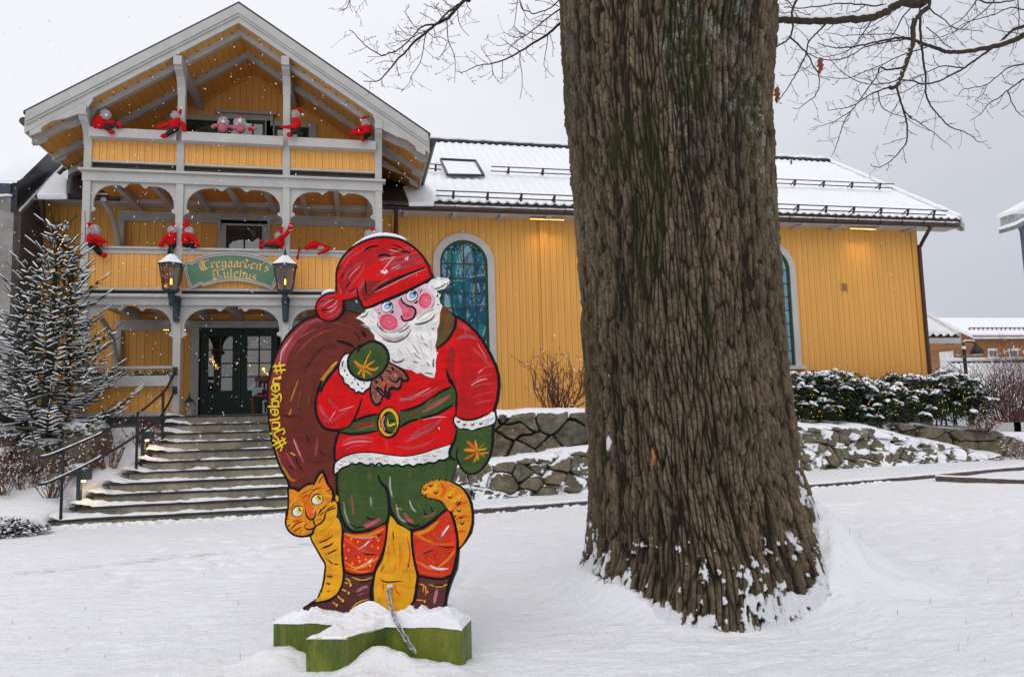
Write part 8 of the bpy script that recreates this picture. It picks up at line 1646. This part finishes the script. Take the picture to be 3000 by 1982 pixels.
# ================================================================== hedge with lights
def hedge():
    x0, x1_ = 9.35, 14.6; t_ = thing('yew_hedge', 'dense dark green hedge against the yellow wall, capped with snow and dotted with lights', 'hedge', (12, 14.9, .9))
    lf = MB(); sn = MB(); st_ = MB(); pts_ = []
    topz = lambda x: np.interp(x, [9.2, 9.6, 10.2, 10.9, 11.3, 11.9, 12.6, 13.1, 13.6, 14.2, 14.7], [2.0, 2.10, 2.02, 2.06, 1.84, 1.93, 1.96, 1.84, 2.0, 1.95, 1.55])+.09*float(fbm(np.array(x*3.), np.array(0.), 3, 5))
    clumps = []
    for k in range(680):
        x = random.uniform(x0, x1_); y = random.uniform(14.55, 15.5); zt_ = topz(x)-.10*abs(y-15.0); u = random.random(); z = .95+(zt_-.95)*(u**.75)
        clumps.append((x, y, z, zt_))
    for (x, y, z, zt_) in clumps:
        near = y < 14.85; r_ = random.uniform(.10, .17)
        for q in range(60):
            d = Vector((random.gauss(0, 1), random.gauss(0, 1), random.gauss(0, .8))).normalized()*r_*random.uniform(.4, 1.05); c = Vector((x, y, z))+d
            a = (d.normalized()+Vector((random.uniform(-.6, .6), random.uniform(-.6, .6), random.uniform(-.2, .6)))).normalized(); s_ = a.cross(Vector((random.uniform(-1, 1), random.uniform(-1, 1), random.uniform(-1, 1)))).normalized()*.012; l = a*random.uniform(.035, .06)
            lf.add([c-s_*1.6, c+l*.7-s_*1.2, c+l*1.5, c+l*.5+s_*1.6], [(0, 1, 2, 3)])
        if zt_-z < .42 or (near and random.random() < .36):
            for q in range(random.randint(2, 4)):
                a = random.uniform(0, 6.3); c = Vector((x+math.cos(a)*r_*.55, y+math.sin(a)*r_*.55-.02, z+r_*random.uniform(.45, .85)))
                d = Vector((math.cos(a), math.sin(a), random.uniform(-.35, .15))); rr_ = random.uniform(.026, .058)
                sn.tube([c-d*rr_*1.6, c-d*rr_*.5+Vector((0, 0, rr_*.25)), c+d*rr_*.6+Vector((0, 0, rr_*.2)), c+d*rr_*2.0-Vector((0, 0, rr_*.3))], [rr_*.5, rr_, rr_*.9, rr_*.35], 7, flat=.6)
    for k in range(26):
        x = random.uniform(x0, x1_); st_.tube([(x, 15, .8), (x+random.uniform(-.1, .1), 14.95, 1.2), (x+random.uniform(-.2, .2), 15, 1.6)], [.02, .015, .01], 5)
    st_.build('stems', mat('hedge_stem', (.05, .035, .025), .9), t_); n = NT('hedge_leaf'); f = n.noise(5, 3); n.col(n.ramp(f, [(.35, (.010, .020, .008)), (.65, (.03, .05, .018))])); n.rough(.5); lf.build('foliage', n.m, t_); sn.build('snow', m_snow, t_, True)
    return [(random.uniform(x0, x1_-.2), random.uniform(14.42, 14.55), 1.1+random.random()**1.2*.62) for _ in range(85)]
hl = hedge(); lights('fairy_lights', 'string of small yellow lights draped over the front of the dark hedge', hl, .006)

# ================================================================== bare shrubs
def shrub(name, label, c, w, d, h, n_, col, seed, r0=.007, tipcol=None, snow=.3, cat='shrub', spread=.8, leaf=.25, group=None, curl=.25):
    random.seed(seed); t_ = thing(name, label, cat, c, group); b = MB(); tp = MB(); sn = MB()
    def grow(p, dr, ln, r_, lv):
        m_ = 5; pts_ = [p.copy()]; q = p.copy(); dd = dr.copy()
        for i in range(m_):
            dd = (dd+Vector((random.uniform(-curl, curl), random.uniform(-curl, curl), random.uniform(-curl*.4, curl*.8)))).normalized(); q = q+dd*ln/m_; pts_.append(q.copy())
        b.tube(pts_, [r_*(1-i/(m_+2)*.6) for i in range(m_+1)], 4)
        if random.random() < snow*.6: i = random.randint(1, m_-1); sn.tube([pts_[i]+Vector((0, 0, r_)), pts_[i+1]+Vector((0, 0, r_*1.3))], [.010, .007], 5)
        if lv > 0:
            for k in range(random.randint(2, 4)):
                i = random.randint(1, m_); a = (dd+Vector((random.uniform(-1, 1), random.uniform(-1, 1), random.uniform(-.3, .8)))*spread).normalized(); grow(pts_[i], a, ln*random.uniform(.35, .6), r_*.6, lv-1)
        else:
            if random.random() < leaf: tp.ball(tuple(q), .011, .009, .014, 5, 4)
            if random.random() < snow: sn.ball(tuple(q+Vector((0, 0, .006))), .013, .013, .008, 5, 4)
    for k in range(n_):
        a = random.uniform(0, 6.3); u = random.random()**.5; p = Vector(c)+Vector((math.cos(a)*w*.22*u, math.sin(a)*d*.22*u, -.05)); dr = Vector((math.cos(a)*w*u/h*.75, math.sin(a)*d*u/h*.6, 1)).normalized(); grow(p, dr, h*random.uniform(.6, 1.05), r0, 2)
    b.build('stems', mat(name+'_stem_%d' % seed, col, .8, .4, 20), t_)
    if tp.v: tp.build('buds', mat(name+'_bud_%d' % seed, tipcol or mul(col, 2), .7, .4, 20), t_, True)
    if sn.v: sn.build('snow', m_snow, t_, True)
    return t_
GRP = 'bare red-brown shrubs on the snowy bank'
def sh_at(px, py, Y): p = atY(px, py, Y); return (float(p[0]), Y, float(p[2]))
shrub('bare_shrub', 'tall bare red-budded shrub left of the handrail in front of the boulders', sh_at(75, 1422, 12.3), .55, .4, .60, 26, (.14, .075, .05), 21, tipcol=(.28, .09, .06), snow=.35, group=GRP)
shrub('bare_shrub', 'low bare shrub beside the first handrail post', sh_at(150, 1448, 12.0), .50, .35, .50, 20, (.13, .07, .045), 22, tipcol=(.22, .08, .06), snow=.3, group=GRP)
shrub('bare_shrub', 'bare shrub behind the lower rail between the two path lights', sh_at(320, 1362, 12.7), .55, .4, .48, 22, (.13, .06, .045), 23, tipcol=(.25, .08, .05), snow=.25, group=GRP)
shrub('bare_shrub', 'reddish bare shrub behind the upper path light against the foundation', sh_at(425, 1308, 13.3), .40, .3, .42, 18, (.11, .04, .03), 24, tipcol=(.26, .05, .03), snow=.1, group=GRP)
shrub('bare_shrub', 'bare shrub cut by the left picture edge above the evergreen', sh_at(8, 1440, 12.0), .35, .35, .42, 16, (.13, .07, .045), 25, tipcol=(.25, .09, .05), snow=.3, group=GRP)
shrub('bare_shrub', 'spreading brown thorny shrub against the yellow wall, left of the big tree trunk', sh_at(1640, 1200, 14.6), 1.6, .8, .95, 30, (.11, .045, .026), 26, r0=.013, tipcol=(.16, .04, .02), snow=.15, group=GRP, curl=.45, spread=1.1, leaf=.6)
shrub('bare_shrub', 'large tangled red-brown shrub at the right end of the hedge', sh_at(2955, 1230, 15.4), 1.7, 1., 1.35, 80, (.11, .05, .045), 27, r0=.012, tipcol=(.20, .07, .06), snow=.3, group=GRP)
shrub('bare_shrub', 'rust-red leafy twigs at the foot of the hedge end', sh_at(2880, 1262, 14.75), .9, .4, .36, 30, (.13, .04, .03), 28, tipcol=(.26, .06, .04), snow=.25, group=GRP, leaf=.8)
shrub('bare_shrub', 'thin brown twigs rising behind the hedge below the street lamp', sh_at(2800, 1150, 16.0), 1.0, .6, .62, 18, (.10, .05, .04), 29, snow=.2, group=GRP)
shrub('bare_shrub', 'red-brown snowy twigs at the right end of the lower stone wall', sh_at(2990, 1348, 14.1), .8, .5, .45, 24, (.13, .05, .05), 30, tipcol=(.25, .07, .07), snow=.45, group=GRP, leaf=.6)
random.seed(5)
# low broad-leaved evergreen at the left edge
c = sh_at(20, 1545, 10.9); t_ = thing('evergreen_bush', 'low glossy dark evergreen bush flecked with snow at the left edge', 'bush', c); lf = MB(); sn = MB(); stm = MB()
for k in range(900):
    a = random.uniform(0, 6.3); u = random.random()**.5; x = c[0]-.10+math.cos(a)*.62*u; y = c[1]+math.sin(a)*.4*u; z = float(ground_z(x, y))+random.uniform(.0, .30)*(1-u*.75)
    d = Vector((random.gauss(0, 1), random.gauss(0, 1), random.uniform(0, 1))).normalized(); s_ = d.cross(Vector((0, 0, 1))).normalized()*.018; p = Vector((x, y, z)); l = d*.055
    lf.add([p, p+l*.5+s_, p+l, p+l*.5-s_], [(0, 1, 2, 3)])
    if random.random() < .34: sn.ball((x, y, z+.012), random.uniform(.014, .03), None, .009, 6, 4)
    if k % 12 == 0: stm.tube([(c[0]-.1, c[1], c[2]-.05), (x, y, z)], .005, 4)
stm.build('stems', MATS['hedge_stem'], t_); lf.build('leaves', mat('glossy_leaf', (.012, .028, .016), .3, .4, 20), t_); sn.build('snow', m_snow, t_, True)
# ================================================================== boulders on the left bank
def boulder(label, px0, px1, py0, py1, Y, seed, dep=.5, snow=.35):
    a = atY(px0, py1, Y); b_ = atY(px1, py0, Y); cx_, cz_ = (a[0]+b_[0])/2, (a[2]+b_[2])/2; rx, rz_ = abs(b_[0]-a[0])/2, abs(b_[2]-a[2])/2
    nu, nv = 150, 90; u = np.linspace(0, 2*np.pi, nu+1)[:-1]; v = np.linspace(-np.pi/2, np.pi/2, nv); Ug, Vg = np.meshgrid(u, v)
    sp = lambda w, p: np.sign(w)*np.abs(w)**p
    X = sp(np.cos(Vg), .55)*sp(np.cos(Ug), .6); Y_ = sp(np.cos(Vg), .55)*sp(np.sin(Ug), .7); Z = sp(np.sin(Vg), .5)
    f = 1+.16*fbm(X*1.7+seed*3, Z*1.7+Y_*1.3, 4, seed)+.05*fbm(X*7+seed, Z*7+Y_*5, 4, seed+2)-.07*ss(.12, .0, (lambda w: w[1]-w[0])(worley(X*1.4+Y_+seed, Z*1.2+Y_*.5, seed)))
    P = np.stack([cx_+X*rx*f, Y+Y_*dep*f, cz_+Z*rz_*f], -1)
    s_ = np.clip(ss(.55, .95, Z*f)+.0+ (fbm(X*5+seed, Z*5+Y_*3, 4, seed+6)*1.3-.10+snow)*ss(-.2, .4, Z)*ss(.1, 1, Z+.35), 0, 1)
    P[..., 2] += .03*s_*ss(.6, .9, Z)
    o = grid('boulder', P, m_stone, closed=True, attrs={'cid': np.full(X.shape, (seed*.37) % 1), 'snow': s_, 'gap': np.zeros(X.shape)}); tag(o, label, 'boulder', 'boulders on the snowy bank left of the stairs'); return o
boulder('long flat-topped boulder below the spruce trunk', 52, 205, 1285, 1385, 12.75, 3, .35, .05)
boulder('big brown boulder right of the spruce trunk, topped with snow', 190, 318, 1240, 1375, 13.0, 5, .5, .15)
boulder('wide snow-dusted boulder between the spruce trunk and the foundation', 120, 300, 1237, 1300, 13.35, 8, .4, .45)
boulder('mossy boulder at the far left behind the spruce', -60, 108, 1245, 1330, 13.1, 11, .5, .25)
boulder('dark rounded boulder at the left picture edge', -60, 60, 1310, 1390, 12.7, 14, .4, .2)
boulder('upright brown boulder patched with snow, above the first handrail post', 232, 275, 1290, 1360, 12.75, 17, .25, .35)
boulder('low brown stone half buried in snow beside the lower rail', 200, 262, 1362, 1392, 12.45, 19, .3, .2)
for i, (x_, y_, r_, w_) in enumerate(((10, 1262, 'curved', 0),)):
    b = MB(); b.tube([atY(-20, 1215, 12.8), atY(25, 1232, 12.8), atY(60, 1243, 12.8), atY(85, 1246, 12.8)], [.06, .055, .04, .02], 8); tag(b.build('fallen_branch', mat('dark_wet_wood', (.02, .018, .016), .6, .3)), 'dark fallen branch lying on the boulders at the left edge', 'branch')

# ================================================================== street lamp and far houses
YQ = 21.0; a = atY(2832, 1115, YQ); b_ = atY(2821, 1012, YQ)
t_ = thing('street_lamp', 'black street lamp with a dome shade hanging from its curved arm, beyond the hedge', 'street lamp', (float(a[0]), YQ, 0))
X = float(a[0]); zt_ = float(b_[2]); MB().tube([(X, YQ, 0), (X, YQ, zt_-.15), (X, YQ, zt_)], [.065, .055, .05], 10).build('post', m_iron, t_, True)
hd = atY(2860, 1020, YQ); MB().tube(cr([(X, YQ, zt_-.02), (X+.01, YQ, zt_+.10), (X+.12, YQ, zt_+.14), (float(hd[0])-.08, YQ, zt_+.12), (float(hd[0]), YQ, float(hd[2])+.10)], 5), .035, 8).build('arm', m_iron, t_, True)
ds = MB(); ds.lathe((float(hd[0]), YQ, float(hd[2])-.20), [(.215, 0), (.225, .01), (.20, .13), (.13, .24), (.06, .29), (.05, .33)], 18); ds.build('lamp_shade', m_iron, t_, True)
s_ = MB(); s_.lathe((float(hd[0]), YQ, float(hd[2])-.215), [(.17, 0), (.19, .014)], 16); s_.build('lamp_glass', mat('frosted_lamp_glass', (.5, .5, .48), .4), t_)
s_ = MB(); s_.tube([(X, YQ, zt_+.12), (X+.10, YQ, zt_+.17), (float(hd[0])-.05, YQ, zt_+.15)], .03, 7); s_.tube([(X, YQ-.0, zt_-.12), (X, YQ, zt_-.02)], .058, 8); s_.build('snow', m_snow, t_, True)
# annex roof behind the house corner
t_ = thing('annex', 'small annex with snowy pantile roof behind the right corner of the long house', 'annex', (15.5, 19, 1)); YA = 18.6
A = atY(2712, 985, YA); B = atY(2808, 984, YA); Tp = atY(2709, 916, YA+2.2)
pantile('roof_snow', float(A[0])-2.2, float(B[0]), YA, YA+2.6, float(B[2])+.03, float(B[2])+.03+2.6*.62, t_, .26, .05, 700, 60)
b = MB(); b.prism([(YA-.02, float(B[2])-.12), (YA+2.7, float(B[2])+2.7*.62-.12), (YA+2.7, float(B[2])+2.7*.62-.02), (YA-.02, float(B[2])-.01)], (float(A[0])-2.2, 0, 0), (0, 1, 0), (0, 0, 1), (float(B[0])-float(A[0])+2.2, 0, 0)); b.build('roof', m_dark, t_)
MB().box(float(A[0])-2.2, float(B[0])+.02, YA-.05, YA-.021, float(B[2])-.22, float(B[2])-.06).build('fascia', m_grey, t_); MB().box(float(B[0]), float(B[0])+.04, YA-.04, YA+.5, float(B[2])-.22, float(B[2])+.10).build('verge_board', m_grey, t_)
MB().box(float(A[0])-2.2, float(A[0])-.35, YA+.5, YA+4.6, 0, float(B[2])).build('wall', m_yel_wall, t_)
s_ = MB(); s_.tube([(float(B[0])+.0, YA+i*.2, float(B[2])+.10+i*.2*.62) for i in range(14)], .07, 8); s_.build('verge_snow', m_snow, t_, True)
# brick house
m_bk = NT('yellow_brown_brick'); q = m_bk; br = q.n('ShaderNodeTexBrick'); mpp = q.n('ShaderNodeMapping'); mpp.inputs['Rotation'].default_value = (math.pi/2, 0, 0); q.l(q.tc.outputs['Object'], mpp.inputs[0]); q.l(mpp.outputs[0], br.inputs[0])
br.inputs['Scale'].default_value = 1; br.inputs['Brick Width'].default_value = .25; br.inputs['Row Height'].default_value = .09; br.inputs['Mortar Size'].default_value = .008; br.inputs['Color1'].default_value = (.36, .16, .055, 1); br.inputs['Color2'].default_value = (.26, .105, .04, 1); br.inputs['Mortar'].default_value = (.24, .15, .09, 1)
f = q.noise(.8, 4); q.col(q.mix(q.math('MULTIPLY', f, .4), br.outputs[0], (.2, .09, .04))); q.rough(.85)
t_ = thing('brick_house', 'far yellow-brown brick house with a long snowy roof, behind the street lamp', 'house', (41, 41, 0)); YB = 40.0
e0 = atY(2848, 1008, YB); e1 = atY(3080, 990, YB); rg0 = atY(2780, 946, YB+2.2); XH0 = float(e0[0])
zE_, XH1 = float(e0[2])+.55, XH0+16; zR_ = float(rg0[2]); XG = XH0-.0
gl0 = atY(2752, 1045, YB)
HW = 2.2; sl_ = (zR_-zE_)/HW
MB().box(XG, XH1, YB, YB+.3, -1, zE_).build('wall', q.m, t_)
g_ = MB(); g_.prism([(YB+.31, -1), (YB+2*HW, -1), (YB+2*HW, zE_), (YB+HW, zR_-.1), (YB+.31, zE_+.1)], (XG, 0, 0), (0, 1, 0), (0, 0, 1), (.3, 0, 0)); g_.build('gable_wall', q.m, t_)
rf = MB(); rf.prism([(YB-.5, zE_-.5*sl_+.1), (YB+HW, zR_+.1), (YB+2*HW+.5, zE_-.5*sl_+.1), (YB+2*HW+.5, zE_-.5*sl_+.32), (YB+HW, zR_+.36), (YB-.5, zE_-.5*sl_+.32)], (XG-.5, 0, 0), (0, 1, 0), (0, 0, 1), (XH1-XG+1, 0, 0)); rf.build('roof_snow', m_snow, t_)
rf = MB(); rf.box(XG-.45, XH1, YB-.56, YB-.505, zE_-.5*sl_+.0, zE_-.5*sl_+.11); rf.build('eave_board', mat('white_paint', (.62, .63, .64), .5), t_)
rf = MB(); rf.box(XG-.45, XH1, YB-.60, YB-.565, zE_-.5*sl_+.14, zE_-.5*sl_+.2)
for k in range(50): x = XG+k*.35; rf.box(x, x+.05, YB+.1, YB+.16, zE_+.25, zE_+.55)
rf.box(XG, XH1, YB+.1, YB+.14, zE_+.5, zE_+.56); rf.build('snow_guard', mat('rust_guard', (.16, .07, .05), .6), t_)
for px in (2909, 2970, 3035):
    a = atY(px-15, 1020, YB-.05); b_ = atY(px+15, 1048, YB-.05); w = MB(); w.box(float(a[0]), float(b_[0]), YB-.05, YB-.001, float(b_[2]), float(a[2])); o = w.build('window', MATS['white_paint'], t_)
    w = MB(); W__ = float(b_[0]-a[0]); 
    for k in (0, 1): w.box(float(a[0])+W__*(.12+.41*k), float(a[0])+W__*(.47+.41*k), YB-.07, YB-.052, float(b_[2])+.08, float(a[2])-.16)
    w.build('pane', m_glass, o)
a = atX(2795, 1040, XG); 
b = MB(); b.box(XG-.05, XG-.001, float(a[1]), float(a[1])+1.2, float(a[2])-.9, float(a[2])+.3); b.build('window', MATS['white_paint'], t_)
# yellow house with a balcony
t_ = thing('balcony_house', 'pale yellow house with a glass balcony, glimpsed between the long house and the brick gable', 'house', (40, 47, 0)); Yb_ = 46.
a = atY(2700, 1078, Yb_); b_ = atY(2762, 1112, Yb_); MB().box(float(a[0]), float(b_[0])+3, Yb_, Yb_+4, -1, float(a[2])).build('wall', mat('pale_yellow_render', (.55, .42, .14), .8), t_)
b = MB(); c_ = atY(2762, 1072, Yb_)
b.box(float(a[0]), float(c_[0]), Yb_-.05, Yb_, float(a[2]), float(a[2])+.12); b.box(float(a[0]), float(c_[0]), Yb_-.05, Yb_, float(a[2])+.75, float(a[2])+.83)
for k in range(8): x = float(a[0])+k*.3; b.box(x, x+.05, Yb_-.04, Yb_-.01, float(a[2])+.1, float(a[2])+.75)
b.build('balcony_rail', mat('teal_rail', (.25, .36, .36), .5), t_)
d0 = atY(2748, 1040, Yb_+.5); d1_ = atY(2764, 1075, Yb_+.5); MB().box(float(d0[0]), float(d1_[0]), Yb_+.3, Yb_+.5, float(a[2]), float(d0[2])).build('glass_screen', mat('pale_teal_glass', (.25, .42, .45), .1), t_)
# white garage
t_ = thing('garage', 'white outbuilding with a snowy corrugated roof in front of the brick house', 'garage', (27, 26, 0)); Yg_ = 25.
a = atY(2797, 1066, Yg_); zR_ = float(a[2]); XGg = float(a[0]); hw_ = 2.6; sl_ = .62
zE_ = zR_-hw_*sl_
MB().box(XGg, XGg+9, Yg_-hw_, Yg_-hw_+.15, 0, zE_).build('wall', MATS['white_paint'], t_)
b = MB(); b.prism([(Yg_-hw_, 0), (Yg_+hw_, 0), (Yg_+hw_, zE_), (Yg_, zR_-.05), (Yg_-hw_, zE_)], (XGg, 0, 0), (0, 1, 0), (0, 0, 1), (.15, 0, 0)); b.build('gable_wall', mat('white_cladding', (.50, .51, .52), .6, .1), t_)
b = MB()
for s_ in (-1, 1): b.prism([(Yg_, zR_-.16), (Yg_+s_*(hw_+.3), zE_-.3*sl_-.16), (Yg_+s_*(hw_+.3), zE_-.3*sl_+.02), (Yg_, zR_+.02)], (XGg-.3, 0, 0), (0, 1, 0), (0, 0, 1), (.05, 0, 0))
b.build('verge_board', MATS['white_paint'], t_)
pantile('roof_snow', XGg-.3, XGg+9, Yg_-hw_-.35, Yg_, zE_-.35*sl_+.04, zR_+.06, t_, .24, .04, 900, 50)
b = MB(); b.prism([(Yg_, zR_), (Yg_+hw_+.3, zE_-.2), (Yg_+hw_+.3, zE_-.05), (Yg_, zR_+.14)], (XGg-.3, 0, 0), (0, 1, 0), (0, 0, 1), (9.3, 0, 0)); b.build('roof_snow', m_snow, t_)
b = MB(); b.tube([(XGg-.25, Yg_-.04, zR_+.03), (XGg+9, Yg_-.04, zR_+.03)], .06, 8); b.build('ridge', m_dark, t_); b = MB(); b.tube([(XGg-.3, Yg_, zR_+.16), (XGg+9, Yg_, zR_+.16)], .09, 8); b.build('ridge_snow', m_snow, t_, True)
# dark brick corner at the right edge
YK = 22.0; t_ = thing('brick_building', 'dark brick building with grey-blue downpipe at the right picture edge', 'building', (24, 22, 0))
a = atY(2979, 665, YK); XK = float(a[0])+.02; zk = float(a[2])
m_k = NT('dark_red_brick'); q = m_k; br = q.n('ShaderNodeTexBrick'); mpp = q.n('ShaderNodeMapping'); mpp.inputs['Rotation'].default_value = (math.pi/2, 0, 0); q.l(q.tc.outputs['Object'], mpp.inputs[0]); q.l(mpp.outputs[0], br.inputs[0])
br.inputs['Brick Width'].default_value = .25; br.inputs['Row Height'].default_value = .09; br.inputs['Mortar Size'].default_value = .01; br.inputs['Color1'].default_value = (.10, .035, .03, 1); br.inputs['Color2'].default_value = (.035, .02, .03, 1); br.inputs['Mortar'].default_value = (.06, .05, .05, 1); q.col(br.outputs[0])
MB().prism([(XK+.12, YK), (XK+6, YK), (XK+12, YK+5), (XK+6, YK+5)], (0, 0, -.2), (1, 0, 0), (0, 1, 0), (0, 0, zk+.2)).build('wall', q.m, t_)
b = MB(); b.tube([(XK+.08, YK-.10, zk-.1), (XK+.11, YK-.10, 3.), (XK+.12, YK-.10, 0.)], .075, 9); b.tube([(XK-.05, YK-.14, zk-.08), (XK+.02, YK-.12, zk-.16), (XK+.08, YK-.1, zk-.3)], .06, 8); b.build('downpipe', mat('blue_grey_metal', (.07, .09, .14), .4), t_, True)
b = MB(); b.prism([(XK-.16, zk+.04), (XK+6, zk+2.8), (XK+6, zk+2.7), (XK-.15, zk-.10)], (0, YK-.06, 0), (1, 0, 0), (0, 0, 1), (0, .7, 0)); b.build('roof_edge', mat('zinc_edge', (.18, .20, .22), .4), t_)
b = MB(); b.prism([(XK-.16, zk+.045), (XK+6, zk+2.81), (XK+6, zk+2.95), (XK-.13, zk+.13)], (0, YK-.055, 0), (1, 0, 0), (0, 0, 1), (0, .7, 0)); b.build('roof_snow', m_snow, t_)
a = atY(2972, 652, YK); b_ = atY(2998, 622, YK); b = MB(); b.box(XK+.12, XK+3, YK+.2, YK+.8, zk+.2, float(b_[2])); b.build('dormer', mat('grey_render', (.35, .36, .35), .7), t_); b = MB(); b.prism([(XK+.06, float(b_[2])), (XK+3, float(b_[2])+1.3), (XK+3, float(b_[2])+1.1+.4), (XK+.08, float(b_[2])+.12)], (0, YK+.1, 0), (1, 0, 0), (0, 0, 1), (0, .8, 0)); b.build('dormer_snow', m_snow, t_)

# ================================================================== bare trees behind the camera (they show in the window glass)
def bare_tree(x, y, h, r, seed, lab):
    random.seed(seed); t_ = thing('tree', lab, 'tree', (x, y, 0), 'bare trees across the street'); b = MB()
    def g(p, d, l, r_, lv):
        q = p.copy(); pts_ = [p.copy()]; dd = d.copy()
        for i in range(5): dd = (dd+Vector((random.uniform(-.14, .14), random.uniform(-.14, .14), random.uniform(-.02, .12)))).normalized(); q = q+dd*l/5; pts_.append(q.copy())
        b.tube(pts_, [r_*(1-i*.11) for i in range(6)], 6 if lv > 2 else 4)
        if lv:
            for k in range(3 if lv > 3 else 4): i = random.randint(2, 5); g(pts_[i], (dd+Vector((random.uniform(-1, 1), random.uniform(-1, 1), random.uniform(-.3, .9)))*.8).normalized(), l*random.uniform(.5, .75), r_*.5, lv-1)
    g(Vector((x, y, -.2)), Vector((.03, .02, 1)), h*.45, r, 5); b.build('trunk', m_limb, t_, True)
bare_tree(4.9, -6, 13, .42, 41, 'bare tree behind the photographer, opposite the arched window'); bare_tree(6.4, -9, 14, .5, 42, 'bare tree across the street, right of the photographer'); bare_tree(6.3, -15, 15, .5, 43, 'bare tree furthest back across the street')
random.seed(9)

# ================================================================== falling snow
b = MB()
for k in range(1500):
    Y = random.uniform(3.2, 13.3)**1.0; px = random.uniform(0, 1300) if random.random() < .8 else random.uniform(1300, 3000); py = random.uniform(40, 1300)
    if Y < 5 and random.random() < .8: continue
    p = Vector(atY(px, py, Y)); r_ = random.uniform(.0022, .0062)*(1.3 if Y > 9 else .8); d = Vector((random.uniform(-.7, .7), 0, -1)).normalized()
    b.ball(tuple(p), r_, r_*.7, r_, 5, 4) if random.random() < .5 else b.tube([p-d*r_*1.6, p, p+d*r_*1.6], [r_*.3, r_*.7, r_*.3], 5)
tag(b.build('snowflakes', m_snow, smooth=True), 'fine snowflakes falling in front of the porch', 'snowflakes', kind='stuff')

# dry grass blades poking through the snow
b = MB()
for k in range(34):
    px = random.choice((random.uniform(0, 900), random.uniform(0, 700), random.uniform(2300, 3000))); py = random.uniform(1650, 1975); p = atZ(px, py, .08); z = float(ground_z(p[0], p[1])); h = random.uniform(.01, .045)
    b.tube([(p[0], p[1], z-.01), (p[0]+random.uniform(-.008, .008), p[1], z+h*.6), (p[0]+random.uniform(-.02, .02), p[1], z+h)], [.0014, .0011, .0005], 4)
tag(b.build('grass', mat('dry_grass', (.16, .13, .07), .8)), 'dry grass blades poking through the foreground snow', 'grass', kind='stuff')
